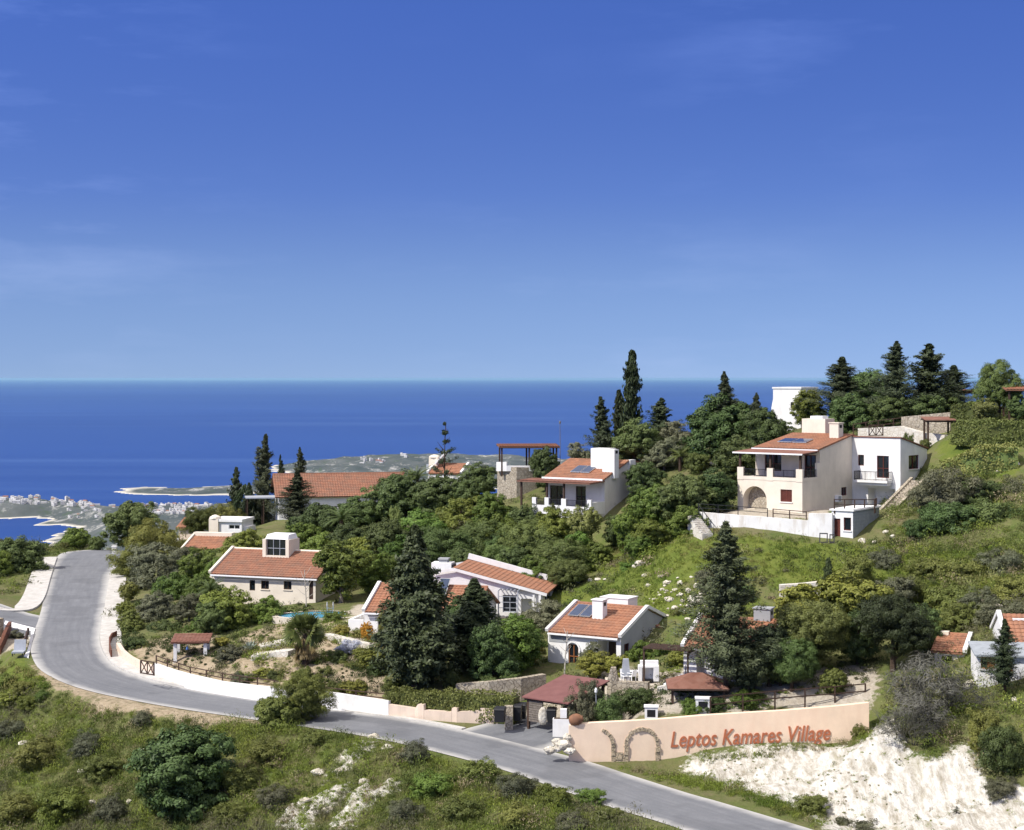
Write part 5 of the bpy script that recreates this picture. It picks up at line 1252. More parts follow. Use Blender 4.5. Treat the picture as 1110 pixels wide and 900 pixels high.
# ---------------- open shelters
def shelter(name, label, c, yaw, w, d, h, roofmat, post='wood', tile=False, pitch=.12, posts=((0, 0), (1, 0), (0, 1), (1, 1)), hip=False, pr=.09, deep=1.0):
    """roof on posts; c is the front-left post foot"""
    t = thing(name, label, 'shelter', c, R(yaw)); b = MB(); o = .35
    z0 = h; z1 = h+d*pitch
    if hip:
        m = (w/2, d/2, h+min(w, d)*.28)
        b.v = [(-o, -o, z0), (w+o, -o, z0), (w+o, d+o, z0), (-o, d+o, z0), (w*.38, d/2, m[2]), (w*.62, d/2, m[2])]; b.f = [(0, 1, 5, 4), (1, 2, 5), (2, 3, 4, 5), (3, 0, 4), (3, 2, 1, 0)]
        e = MB(); e.box(-o-.02, w+o+.02, -o-.02, d+o+.02, z0-.12, z0-.004)
    else:
        if tile: tile_patch(b, (-o, -o, z0), (w+o, -o, z0), (w+o, d+o, z1), (-o, d+o, z1), .3, .4, .03, .08)
        else: b.hexa([(-o, -o, z0), (w+o, -o, z0), (w+o, d+o, z1), (-o, d+o, z1)], [(-o, -o, z0+.08), (w+o, -o, z0+.08), (w+o, d+o, z1+.08), (-o, d+o, z1+.08)])
        e = MB(); e.bar((-o, 0, z0-.1), (w+o, 0, z0-.1), .12, .16); e.bar((-o, d, z1-.18), (w+o, d, z1-.18), .12, .16)
    b.build('roof', M[roofmat], t); e.build('beam', M['wood'], t)
    for x, y in posts:
        q = MB(); zz = (h if hip else z0+(z1-z0)*y)-.13; q.box(x*w-pr, x*w+pr, y*d-pr, y*d+pr, -deep, zz); q.build('post', M[post], t)
    return t
shelter('kiosk', 'small open kiosk with brown tiled roof and white columns by the bend', ground(190, 719), 4, 2.5, 2.0, 1.7, 'tile_brown', 'white', True, .16, pr=.14)
t = shelter('carport', 'wide carport with dull red sheet roof beside the village entrance', P(573, 782, 118.6), -38, 3.4, 4.4, 1.7, 'redmetal', 'wood', False, .2)
b = MB(); k = 9
for i in range(k): b.box(.1, 1.3, -.1, .02, .05+i*.165, .05+i*.165+.13)
b.build('slat_screen', M['greybark'], t)
t2 = shelter('shelter', 'brown tiled shelter tucked under the tallest conifer', P(729, 775, 117), -3, 3.6, 3.0, 1.9, 'tile_brown', 'wood', True, hip=True)
shelter('pergola', 'timber pergola with thin tiled roof on the lookout terrace', P(544, 507, 187.2), 5, 6.2, 3.2, 2.35, 'tile_old', 'wood', True, .06, ((0, 0), (.5, 0), (1, 0), (0, 1), (.5, 1), (1, 1), (.76, 0)))
shelter('pergola', 'brown roofed pergola beside the white wing and stone steps', P(1006, 489, 168), -5, 2.4, 2.4, 3.1, 'tile_brown', 'wood', False, .1)
shelter('pergola', 'orange roofed timber pergola at the picture edge above the hedge', P(1094, 452, 166), -6, 5, 3, 2.7, 'tile', 'wood', True, .14)
shelter('pergola', 'orange tiled pergola between hilltop conifer and rounded pine', P(1045, 441, 192), 0, 2.2, 2.5, 1.7, 'tile', 'grey', True, .1, deep=2)
shelter('pergola', 'little red roofed pergola hidden under the slender open conifer', P(993, 438, 196), 0, 1.0, 1.0, 1.4, 'tile', 'wood', True, .2, deep=2)

# ---------------- store room and villa stairs
H = House('store_room', 'small flat roofed white store room with grey block side below the villa', 'store room', P(924.5, 590.5, 149.2), -36)
x0 = H.lx(901.5, 0); y1 = H.ly(953, 0); h = H.lz(554.5, 0, 0)
f = H.wall((x0, 0), (0, 0), -1.5, h); f.op(904, 562, 911, 588, 'wood', frame='redwood'); f.op(914.5, 561, 922.5, 575.5, 'window', frame='redwood', sill=1)
H.wall((0, y1), (x0, y1), -1.5, h); H.wall((x0, y1), (x0, 0), -1.5, h); H.finish(M['white'])
b = MB(); b.quad((0, 0, -1.5), (0, y1, -1.5), (0, y1, h), (0, 0, h))
for i in range(14): b.box(.003, .02, .01, y1-.01, -1+i*.3, -1+i*.3+.27)
H.part(b, 'block_wall', M['greyblock'])
b = MB(); b.box(x0-.15, .15, -.15, y1+.1, h+.002, h+.14); H.part(b, 'roof', M['white'])
def stairs(label, a, c, w, n, mat, side=True, rail=False):
    a = Vector(a); c = Vector(c); d = c-a; dh = Vector((d.x, d.y, 0)); L = dh.length; t = thing('stairs', label, 'stairs', a, math.atan2(d.y, d.x))
    b = MB()
    for i in range(n): b.box(L*i/n, L*(i+1)/n, -w/2, w/2, -1.5+d.z*i/n, d.z*(i+1)/n)
    b.build('steps', M[mat], t)
    if side:
        for s in (-1, 1):
            b = MB(); y0, y1 = sorted((s*w/2*1.002, s*(w/2+.3))); b.hexa([(-.2, y0, -1.5), (L, y0, -1.5), (L, y1, -1.5), (-.2, y1, -1.5)], [(-.2, y0, .3), (L, y0, d.z+.3), (L, y1, d.z+.3), (-.2, y1, .3)]); b.build('side_wall', M[mat], t)
    if rail:
        b = MB(); b.bar((0, -w/2-.1, .9), (L, -w/2-.1, d.z+.9), .05, .05)
        for i in range(5): b.bar((L*i/4, -w/2-.1, d.z*i/4), (L*i/4, -w/2-.1, d.z*i/4+.9), .04, .04)
        b.build('handrail', M['iron'], t)
stairs('stone stairway climbing from the store room up beside the white wing', P(957, 561, 156.5), P(995, 521, 161), 1.1, 16, 'stone')
stairs('curved foot of pale stone steps next to the grey block store room', P(958, 590, 150), P(968, 571, 153.5), 1.6, 9, 'whitestone', False)
stairs('white garden steps with dark handrail at the end of the villa terrace wall', P(767, 580, 151.6), P(751, 559, 154.2), 1.1, 10, 'whitestone', False, True)
stairs('pale steps beside the rubble terrace wall near the barbecue', P(707, 765, 119.8), P(708, 745, 122.5), 1.2, 5, 'whitestone', False)
# leaning frames
for px, w, hh, lab in ((888, 9, 11, 'larger empty dark frame leaning on the retaining wall'), (899, 5.5, 9.5, 'smaller empty dark frame leaning on the retaining wall')):
    o = P(px, 588.5, 148.6); s = 148.6/F; W2, H2 = w*s, hh*s; b = MB(); e = .09
    b.box(0, e, -.04, .04, 0, H2); b.box(W2-e, W2, -.04, .04, 0, H2); b.box(e, W2-e, -.04, .04, 0, e); b.box(e, W2-e, -.04, .04, H2-e, H2)
    q = b.build('leaning_frame', M['iron'], None, o); q.rotation_euler = (R(-20), 0, R(-14)); props(q, lab, 'frame')
# pool with ladder
q0 = ground(348, 668); po = thing('swimming_pool', 'small blue swimming pool with white rim before the cream house', 'pool', q0)
ring = [(3.6*math.cos(a)*(1+.12*math.sin(2*a+.6)), 2.3*math.sin(a)) for a in [i*2*math.pi/28 for i in range(28)]]
b = MB(); n = 28
for s, z in ((1.0, .12), (1.14, .12), (1.16, -1.2), (1.0, -.3)): b.v += [(x*s, y*s, z) for x, y in ring]
for k in range(3):
    for i in range(n): b.f.append((k*n+i, k*n+(i+1) % n, (k+1)*n+(i+1) % n, (k+1)*n+i)[::-1])
b.build('rim', M['terrace'], po)
b = MB(); b.v = [(x, y, .06) for x, y in ring]; b.f = [tuple(range(n))]; b.build('water', M['pool'], po)
b = MB()
for x in (0, .55): b.tube([(x+.3, 1.9, -.3), (x+.3, 1.9, .7), (x+.3, 2.2, .95), (x+.3, 2.6, .7), (x+.3, 2.6, 0)], .035, 6)
for z in (.2, .45): b.bar((.3, 1.9, z), (.85, 1.9, z), .05, .04)
b.build('ladder', M['alu'], po)
q1 = P(391, 672, 143.5); sl_ = thing('pool_slide', 'curved white metal rail set beside the pool and garden wall', 'railing', q1)
b = MB()
for k in range(3): b.tube([(k*.25, k*.2, -.8), (k*.25, k*.2, .4+k*.15), (k*.25+.35, k*.2, .8+k*.15), (k*.25+.9, k*.2, .95+k*.15)], .035, 6)
b.build('rail', M['plastic'], sl_)

# ---------------- garden furniture and bins
def chair(px, py, Y, rz, label):
    t = thing('garden_chair', label, 'chair', P(px, py, Y), rz, 'white garden chairs'); b = MB(); b.box(-.25, .25, -.25, .25, .4, .44); b.build('seat', M['plastic'], t)
    b = MB(); b.hexa([(-.25, .22, .44), (.25, .22, .44), (.25, .27, .44), (-.25, .27, .44)], [(-.22, .34, .9), (.22, .34, .9), (.22, .39, .9), (-.22, .39, .9)]); b.build('backrest', M['plastic'], t)
    for x in (-.22, .22):
        for y in (-.22, .22):
            b = MB(); b.box(x-.025, x+.025, y-.025, y+.025, 0, .4); b.build('leg', M['plastic'], t)
        b = MB(); b.box(x-.03, x+.03, -.24, .26, .62, .66); b.build('armrest', M['plastic'], t)
zg = at(682, 123.5)
for px, py, Y, rz, lab in ((677.5, 739, 123.2, .4, 'white plastic chair at the rubble terrace wall, away from the barbecue'), (684.5, 739, 123.2, -2.4, 'white plastic chair between the other chair and the barbecue')): chair(px, py, Y, rz, lab)
t = thing('garden_table', 'white plastic table behind the two garden chairs', 'table', P(684, 738, 124.3)); b = MB(); b.box(-.7, .7, -.4, .4, .68, .73); b.build('tabletop', M['plastic'], t)
for x in (-.6, .6):
    for y in (-.33, .33): b = MB(); b.box(x-.03, x+.03, y-.03, y+.03, 0, .68); b.build('leg', M['plastic'], t)
t = thing('terrace_floor', 'paved stone terrace under the white garden table', 'terrace', P(685, 739, 123.5)); b = MB(); b.box(-1.9, 3.0, -1.55, 1.9, -1.5, -.01); b.build('paving', M['terrace'], t)
t = thing('barbecue', 'white masonry barbecue with grey hood on the stone terrace', 'barbecue', P(703, 738, 123)); b = MB(); b.box(-.75, -.5, -.3, .5, 0, 1.0); b.box(.35, .75, -.3, .5, 0, 1.0); b.box(-.75, .75, -.3, .5, 1.0, 1.12); b.box(-.5, .35, .3, .5, 0, 1.0); b.box(-.6, .74, .1, .5, 1.12, 1.45); b.build('body', M['white'], t)
b = MB(); b.box(-.5, .35, -.25, .28, .02, .1); b.build('hearth', M['black'], t)
b = MB(); b.hexa([(-2.0, .2, .1), (-1.3, .2, .1), (-1.3, .7, .1), (-2.0, .7, .1)], [(-1.85, .3, 1.55), (-1.45, .3, 1.55), (-1.45, .6, 1.55), (-1.85, .6, 1.55)]); b.build('hood', M['grey'], t)
def wbin(px, py, Y, label, w=.6, h=1.05):
    t = thing('rubbish_bin', label, 'bin', P(px, py, Y), -.2); b = MB(); b.hexa([(-w*.42, -w*.4, .08), (w*.42, -w*.4, .08), (w*.42, w*.4, .08), (-w*.42, w*.4, .08)], [(-w/2, -w/2, h), (w/2, -w/2, h), (w/2, w/2, h), (-w/2, w/2, h)]); b.build('body', M['black'], t)
    b = MB(); b.hexa([(-w*.54, -w*.56, h+.003), (w*.54, -w*.56, h+.003), (w*.54, w*.54, h+.003), (-w*.54, w*.54, h+.003)], [(-w*.5, -w*.45, h+.09), (w*.5, -w*.45, h+.09), (w*.5, w*.5, h+.16), (-w*.5, w*.5, h+.16)]); b.build('lid', M['black'], t)
    b = MB(); b.tube([(-w*.4, w*.45, .1), (w*.4, w*.45, .1)], .1, 8); b.build('wheel', M['iron'], t)
wbin(542, 783.5, 117.6, 'black wheeled bin before the stone pillar at the drive', .75, .95)
wbin(561, 782, 119.2, 'black wheeled bin between stone pillar and red carport')
wbin(566, 780, 120.2, 'black wheeled bin half hidden behind the carport post')
wbin(598, 785, 117.4, 'black wheeled bin beside the upright white stone', .62, 1.0)
b = MB(); b.lathe([(.05, 0), (.3, .05), (.42, .4), (.45, .75), (.36, 1.1), (.15, 1.28), (.03, 1.3)], 16); b.smooth = True
o = b.build('standing_stone', M['rock'], None, P(588.5, 786, 117.2)); o.scale = (.75, .35, .97); o.rotation_euler = (0, 0, .2); props(o, 'upright oval white stone at the village entrance', 'stone')
t = thing('planter', 'white masonry planter beside the clay jar', 'planter', P(611, 789, 115.2), -.1); b = MB(); b.box(-.75, .85, -.2, .4, -.6, .62); b.build('trough', M['white'], t); b = MB(); b.box(-.68, .78, -.13, .33, .621, .64); b.build('soil', M['bark'], t)
b = MB(); b.box(-.25, .2, .1, .5, .3, 1.25); b.build('pillar', M['white'], t)
for px, py, Y, w, lab in ((706, 778, 115.5, .9, 'white masonry box with dark opening on top of the peach wall'), (762, 769, 115.2, 1.0, 'white masonry box on the peach wall near the tallest conifer')):
    t = thing('meter_box', lab, 'box', P(px, py, Y), -.1); b = MB(); b.box(-w/2, w/2, -.3, .4, -.5, .75); b.build('body', M['white'], t); b = MB(); b.box(-w*.32, w*.32, -.31, -.29, .1, .6); b.build('opening', M['black'], t); b = MB(); b.box(-w/2-.06, w/2+.06, -.36, .46, .752, .83); b.build('cap', M['white'], t)
t = thing('sun_lounger', 'grey lounger on the white paved terrace by the side road', 'lounger', ground(20, 713)+Vector((0, 0, .16)), .1); b = MB(); b.box(-.5, .5, -.5, .6, .25, .38); b.build('seat', M['grey'], t); b = MB(); b.hexa([(-.5, .55, .38), (.5, .55, .38), (.5, .65, .34), (-.5, .65, .34)], [(-.48, .8, 1.25), (.48, .8, 1.25), (.48, .9, 1.22), (-.48, .9, 1.22)]); b.build('backrest', M['grey'], t)
for x in (-.42, .42):
    for y in (-.4, .5): b = MB(); b.box(x-.04, x+.04, y-.04, y+.04, 0, .25); b.build('leg', M['iron'], t)
t = thing('sign_board', 'blank white board on a post beyond the pavement', 'sign', P(40, 601, 214)); b = MB(); b.box(-.5, .5, -.03, .03, .35, 1.5); b.build('board', M['plastic'], t); b = MB(); b.box(-.05, .05, .031, .12, -.5, 1.4); b.build('post', M['iron'], t)
b = MB(); b.box(-.28, .28, -.25, .25, -.3, .75); b.box(-.33, .33, -.3, .3, .752, .83); props(b.build('gate_pillar', M['white'], None, P(124, 599, 213)), 'small white pillar at the crest beside the dark dense tree', 'pillar')
t = thing('parasol', 'folded blue parasol under the kiosk roof', 'parasol', P(203, 719, 142.3)); b = MB(); b.lathe([(.05, .5), (.2, .6), (.15, 1.1), (.03, 1.5)], 10); b.build('canopy', M['blue'], t); b = MB(); b.cyl(0, 0, -.3, 1.6, .025, 8); b.build('pole', M['alu'], t)
t = thing('paddling_pool', 'blue paddling pool under the brown tiled shelter', 'pool', P(727, 759, 119.5)); b = MB(); b.lathe([(.85, 0), (.9, .2), (.85, .38), (.75, .38), (.75, .1)], 18); b.build('ring', M['blue'], t)
b = MB(); b.cyl(0, 0, .1, .28, .74, 18); b.build('water', M['pool'], t)
# slim poles
for px, pb, pt, Y, lab in ((646, 775, 752, 117.5, 'thin grey lamp pole behind the peach wall arch'), (607, 502, 460, 192, 'thin dry flower stalk beside the timber pergola')):
    q = P(px, pb, Y); t = thing('slim_pole', lab, 'pole', q); L = (pb-pt)*Y/F; b = MB(); b.tube([(0, 0, -.8), (.02, 0, L*.5), (0, 0, L)], [.05, .045, .03], 6); b.build('shaft', M['grey' if pb > 600 else 'greybark'], t)
    b = MB(); b.lathe([(.02, 0), (.1, .1), (.1, .3), (.02, .42)], 8, (0, 0, L)); b.build('head', M['plastic' if pb > 600 else 'greybark'], t)
# ------------------------------------------------------------------ foliage kit
def unit(v): return v/np.maximum(np.linalg.norm(v, axis=-1, keepdims=True), 1e-6)
def rdir(g, n): return unit(g.normal(size=(n, 3)))
def leaves(C, Nn, size, aspect, g, axis=None):
    """diamond leaf faces: centres, normals, half length, width ratio"""
    n = len(C); Nn = unit(Nn)
    t = rdir(g, n) if axis is None else unit(axis)
    u = unit(np.cross(Nn, t)); v = np.cross(u, Nn)
    s = np.broadcast_to(np.asarray(size, float), (n,))[:, None]*g.uniform(.7, 1.3, (n, 1))
    V = np.stack([C-v*s, C+u*s*aspect-v*s*.1+Nn*s*.12, C+v*s, C-u*s*aspect-v*s*.1+Nn*s*.12], 1).reshape(-1, 3)
    return V, np.arange(n*4).reshape(n, 4)
def clump_crown(g, lobes, nclump, cr, nleaf, leaf, aspect=.55, fill=(.72, 1.02), up=.15, flat=1.0):
    """lobes (centre, radii): clumps over the lobes, leaves over the clumps"""
    L = np.array([l[0] for l in lobes], float); Rr = np.array([l[1] for l in lobes], float)
    w = Rr.prod(1)**.66; ch = g.choice(len(L), nclump, p=w/w.sum())
    d = rdir(g, nclump); d[:, 2] += up; d = unit(d)
    c = L[ch]+d*Rr[ch]*g.uniform(*fill, (nclump, 1))
    rr = cr*g.uniform(.6, 1.35, nclump)
    ci = np.repeat(np.arange(nclump), nleaf); n = len(ci)
    q = rdir(g, n); q[:, 2] = np.where(q[:, 2] < -.4, -q[:, 2], q[:, 2])
    pos = c[ci]+q*np.array([1, 1, flat])*(rr[ci]*g.uniform(.55, 1.05, n))[:, None]
    nn = q*.9+d[ci]*.5+rdir(g, n)*.55
    return pos, nn
def conifer_crown(g, H, W, nb, nl, shape, rise=.15, droop=.12, base=.05, lat=.13, flatb=0, irr=.7):
    t = base+(1-base)*(1-g.uniform(0, 1, nb)**.62 if False else g.uniform(0, 1, nb)**.8)
    if flatb: t = np.round(t*flatb)/flatb+g.normal(0, .006, nb)
    t = np.clip(t, base, .995)
    az = g.uniform(0, 2*np.pi, nb); Rb = W/2*shape(t)*g.uniform(.6, 1.1, nb)*np.clip(1+irr*vnoise(az*1.9, t*9, 5)+irr*.8*vnoise(az*3.5+9, t*21, 9)+.55*(g.random(nb) > .93)*(irr > .8), .2, 1.8)
    T = np.repeat(t, nl); A = np.repeat(az, nl); RB = np.repeat(Rb, nl); n = len(T)
    f = np.sqrt(g.uniform(.04, 1.0, n)); r = RB*f
    o = np.stack([np.cos(A), np.sin(A), np.zeros(n)], 1)
    pos = o*r[:, None]; pos[:, 2] = T*H+rise*r-droop*r*f
    pos += g.normal(size=(n, 3))*(lat*RB*(1.15-f*.7)+.05)[:, None]*np.array([1, 1, .7])
    nn = o*.5+np.array([0, 0, .75])+rdir(g, n)*.7
    ax = o+np.array([0, 0, rise])+rdir(g, n)*.6
    return pos, nn, ax
def crown_mesh(name, mats, *sets):
    V = []; Fc = []; o = 0; mi = []
    for k, (v, f) in enumerate(sets):
        V.append(v); Fc.append(f+o); o += len(v)
    return np_mesh(name, np.concatenate(V), np.concatenate(Fc), mats)
def trunk_mesh(g, H, r, limbs=5, spread=1.0, lean=(0, 0), mat='bark', top=.75, z0=.25, name='trunk'):
    b = MB(); n = 6; pts = []; rad = []
    for i in range(n+1):
        t = i/n; pts.append((lean[0]*t*t+g.normal(0, .02)*H*t*.3, lean[1]*t*t+g.normal(0, .02)*H*t*.3, -.5+(H*top+.5)*t)); rad.append(r*(1.25 if i == 0 else 1)*(1-.8*t)+.015)
    b.tube(pts, rad, 7)
    for k in range(limbs):
        t = z0+(1-z0)*(k+.5)/limbs*.85; q = Vector(pts[0]).lerp(Vector(pts[-1]), t); i = int(t*n); q = Vector(pts[i]).lerp(Vector(pts[min(i+1, n)]), t*n-i)
        a = k*2.4+g.uniform(0, .8); d = Vector((math.cos(a)*spread, math.sin(a)*spread, spread*g.uniform(.3, .8)))
        b.tube([q, q+d*.5+Vector((0, 0, .05)), q+d+Vector((0, 0, .25*spread))], [r*(1-.8*t)*.6+.01, r*.3*(1-.6*t)+.01, .012], 5)
    return b.mesh(name, M[mat])

LM = {
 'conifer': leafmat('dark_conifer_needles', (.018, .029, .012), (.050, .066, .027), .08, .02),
 'spire': leafmat('spire_conifer_needles', (.022, .034, .015), (.055, .072, .030), .09, .02),
 'pinegrey': leafmat('grey_green_needles', (.030, .042, .020), (.075, .090, .042), .11, .02),
 'cypress': leafmat('cypress_needles', (.022, .035, .013), (.052, .070, .025), .08, .02),
 'broad': leafmat('dark_broad_leaves', (0.038, 0.066, 0.014), (0.099, 0.138, 0.043), .17, .025),
 'green': leafmat('green_leaves', (0.059, 0.102, 0.015), (0.138, 0.186, 0.034), .19, .038),
 'lgt': leafmat('light_green_leaves', (.090, .125, .030), (.180, .205, .062), .19, .03),
 'pine': leafmat('pine_needles', (0.052, 0.088, 0.020), (0.141, 0.186, 0.054), .16, .038),
 'olive': leafmat('olive_leaves', (.070, .080, .040), (.145, .148, .085), .13, .02),
 'yellow': leafmat('yellow_green_leaves', (.110, .130, .022), (.215, .215, .040), .18, .03),
 'feather': leafmat('feathery_olive_leaves', (.080, .100, .020), (.160, .172, .042), .19, .02),
 'palm': leafmat('palm_fronds', (.050, .088, .022), (.125, .155, .045), .12, .02),
 'dry': leafmat('dry_fronds', (.20, .13, .06), (.30, .21, .10), .09, .02),
 'twig': leafmat('grey_twigs', (.046, .044, .036), (.100, .097, .076), .05, .01),
 'agave': leafmat('agave_blades', (.16, .20, .17), (.28, .32, .27), .06, .01),
 'hedge': leafmat('hedge_leaves', (.048, .068, .016), (.105, .130, .034), .14, .038),
 'orange': leafmat('orange_flowers', (.55, .22, .02), (.65, .35, .05), .18, .02),
 'flower': leafmat('pale_blue_flowers', (.45, .5, .75), (.8, .82, .85), .12, .02),
}
TP = {}
def tmpl(key, H, W, crown, trunk): TP.setdefault(key, []).append((H, W, crown, trunk))
for s in range(2):   # dense broad conifers
    g = np.random.default_rng(10+s)
    sh = lambda t: np.minimum(1, (1-t)**.85*1.3)*np.clip(.8+t*2.2, 0, 1)
    p, nn, ax = conifer_crown(g, 12, 6, 900, 56, sh, .5, .22, .02, .12)
    p2, n2, a2 = conifer_crown(g, 11.5, 4.4, 260, 22, sh, .3, .2, .04, .2)
    tmpl('con', 12, 6, crown_mesh('crown', [LM['conifer']], leaves(p, nn, .20, .42, g, ax), leaves(p2, n2, .3, .5, g, a2)), trunk_mesh(g, 12, .26, 4, .8, top=.85, z0=.1))
for s in range(3):   # ragged open spires
    g = np.random.default_rng(20+s)
    sh = lambda t: (1-t)**.8*np.clip(.55+t*2.5, 0, 1)*1.25
    p, nn, ax = conifer_crown(g, 10, 4.6, 220, 70, sh, .45, .0, .06, .09, 0, 1.5)
    p2, n2, a2 = conifer_crown(g, 9.6, 2.6, 170, 22, sh, .5, 0, .05, .25)
    tmpl('spi', 10, 4.6, crown_mesh('crown', [LM['spire']], leaves(p, nn, .15, .36, g, ax), leaves(p2, n2, .2, .45, g, a2)), trunk_mesh(g, 10, .17, 8, .7, top=.98, z0=.1))
for s in range(2):   # tall open conifers with fine grey green twigs
    g = np.random.default_rng(24+s)
    sh = lambda t: (1-t)**.95*1.08*np.clip(.75+t*2.5, 0, 1)
    p, nn, ax = conifer_crown(g, 12, 6, 400, 84, sh, .55, .10, .05, .085, 0, 1.5)
    p2, n2, a2 = conifer_crown(g, 11.8, 2.6, 240, 24, sh, .6, 0, .05, .25)
    tmpl('opn', 12, 6, crown_mesh('crown', [LM['pinegrey']], leaves(p, nn, .12, .30, g, ax), leaves(p2, n2, .2, .45, g, a2)), trunk_mesh(g, 12, .2, 8, .8, top=.97, z0=.05))
g = np.random.default_rng(28)
sh = lambda t: (1-t)**.9*np.clip(.5+t*3, 0, 1)
p, nn, ax = conifer_crown(g, 6, 4.2, 46, 40, sh, .3, -.05, .15, .07, 8)
tmpl('thin', 6, 4.2, crown_mesh('crown', [LM['spire']], leaves(p, nn, .13, .32, g, ax)), trunk_mesh(g, 6, .12, 10, .8, top=.99, z0=.15))
for s in range(2):   # column cypress
    g = np.random.default_rng(30+s)
    sh = lambda t: np.minimum(np.clip(t*9, .5, 1), (1-t)**.55*1.05)
    p, nn, ax = conifer_crown(g, 11, 2.2, 420, 22, sh, 1.6, .2, .03, .16)
    ax = ax*.25+np.array([0, 0, 1.0]); nn = nn*np.array([1.6, 1.6, .3])
    tmpl('col', 11, 2.2, crown_mesh('crown', [LM['cypress']], leaves(p, nn, .2, .36, g, ax)), trunk_mesh(g, 11, .2, 0, top=.8))
def lobes_for(g, n, W, H, z0=.3, jag=.25):
    L = [((0, 0, H*(z0+(1-z0)*.48)), (W*.34, W*.34, H*(1-z0)*.46))]
    for k in range(n):
        a = k*2*math.pi/n+g.uniform(-.4, .4); r = W*g.uniform(.18, .30); zz = H*(z0+(1-z0)*g.uniform(.2, .72))
        s = W*g.uniform(.17, .26); L.append(((r*math.cos(a), r*math.sin(a), zz), (s, s, s*g.uniform(.75, 1.05))))
    return L
def broad(key, mat, H, W, seed, n, nc, cr, nl, leaf, asp, z0=.3, bark='bark', fill=(.7, 1.02), flat=.85):
    g = np.random.default_rng(seed); L = lobes_for(g, n, W, H, z0)
    p, nn = clump_crown(g, L, nc, cr, nl, leaf, asp, fill, .08, flat)
    tmpl(key, H, W, crown_mesh('crown', [LM[mat]], leaves(p, nn, leaf, asp, g)), trunk_mesh(g, H, W*.035+.05, 6, W*.25, mat=bark, top=.7))
for s in range(3): broad('brd', 'broad', 6, 6, 40+s, 12, 380, .42, 110, .105, .5, .03)
for s in range(3): broad('grn', 'green', 5.5, 6, 50+s, 12, 400, .38, 100, .10, .5, .0)
for s in range(2): broad('lgt', 'lgt', 6, 5, 60+s, 8, 250, .40, 80, .12, .55, .03, 'greybark', (.5, 1.05))
for s in range(2): broad('pin', 'pine', 6, 6, 70+s, 11, 360, .46, 130, .11, .22, .2, 'bark', (.8, 1.04))
for s in range(2): broad('oli', 'olive', 4.5, 4.5, 80+s, 9, 280, .34, 90, .095, .3, .02, 'greybark', (.55, 1.05))
for s in range(2): broad('yel', 'yellow', 3.5, 3.5, 90+s, 7, 170, .28, 70, .085, .45, .08, 'greybark', (.55, 1.05))
for s in range(2): broad('fea', 'feather', 5, 6, 100+s, 11, 320, .48, 120, .13, .17, .0, 'greybark', (.6, 1.08))
for s in range(2): broad('bsh', 'hedge', 1.6, 2, 110+s, 8, 170, .19, 80, .055, .28, .0, 'bark', (.7, 1.0))
for s in range(2): broad('gsh', 'olive', 1.6, 2.2, 120+s, 8, 170, .19, 80, .055, .2, .0, 'greybark', (.55, 1.05))
for s in range(2):   # leafless grey shrub
    g = np.random.default_rng(130+s); b = MB()
    def br(p, d, L, r, dep):
        q = p+d*L; b.tube([p, p.lerp(q, .5)+Vector(g.normal(0, .04*L, 3)), q], [r, r*.8, r*.55], 4)
        if dep:
            for _ in range(4 if dep > 1 else 5):
                dd = (d+Vector(g.normal(0, .5, 3))+Vector((0, 0, .12))).normalized(); br(p.lerp(q, g.uniform(.45, 1)), dd, L*g.uniform(.55, .8), r*.5, dep-1)
    for k in range(11):
        a = k*2.4; br(Vector((math.cos(a)*.2, math.sin(a)*.2, -.1)), Vector((math.cos(a)*.7, math.sin(a)*.7, 1)).normalized(), 1.35, .035, 3)
    tw = b.mesh('twigs', LM['twig'])
    L = lobes_for(g, 8, 4.4, 3.4, .1); p, nn = clump_crown(g, L, 110, .4, 26, .1, .12, (.6, 1.0))
    tmpl('bare', 3.4, 4.4, crown_mesh('crown', [LM['twig']], leaves(p, nn, .17, .10, g)), tw)
# fan palm
g = np.random.default_rng(140); b = MB(); d2 = MB()
def fan(B, o, d, L, nb, droop, spread):
    d = d.normalized(); sx = d.cross(Vector((0, 0, 1))).normalized(); sx = Matrix.Rotation(g.uniform(-1.1, 1.1), 3, d) @ sx; up = sx.cross(d)
    h = o+d*L*.45; B.bar(o, h, .04, .03)
    for k in range(nb):
        a = (k/(nb-1)-.5)*spread; v = (d*math.cos(a)+sx*math.sin(a)).normalized(); w = v.cross(up).normalized()*.075
        m_ = h+v*L*.4+up*.03; t = h+v*L*.72-Vector((0, 0, droop*L*.22))
        B.quad(h, m_-w, t, m_+w)
for k in range(44):
    a = k*2.4; el = g.uniform(-.2, 1.3); d = Vector((math.cos(a)*math.cos(el), math.sin(a)*math.cos(el), math.sin(el)))
    fan(b, Vector((0, 0, 2.75))+d*.12, d, g.uniform(1.5, 1.9), 13, .35 if el > 0 else .6, 2.3)
for k in range(40):
    a = k*2.4; d = Vector((math.cos(a)*.5, math.sin(a)*.5, -1)); fan(d2, Vector((0, 0, 2.6-g.uniform(0, .9)))+Vector((math.cos(a), math.sin(a), 0))*.2, d, g.uniform(1.0, 1.5), 7, .2, 1.0)
tb = MB(); tb.tube([(0, 0, -.5), (.02, 0, 1.2), (0, 0, 2.8)], [.34, .27, .24], 9)
PALM = (4.2, 3.4, b.mesh('fronds', LM['palm']), tb.mesh('trunk', M['bark']), d2.mesh('dead_fronds', LM['dry']))
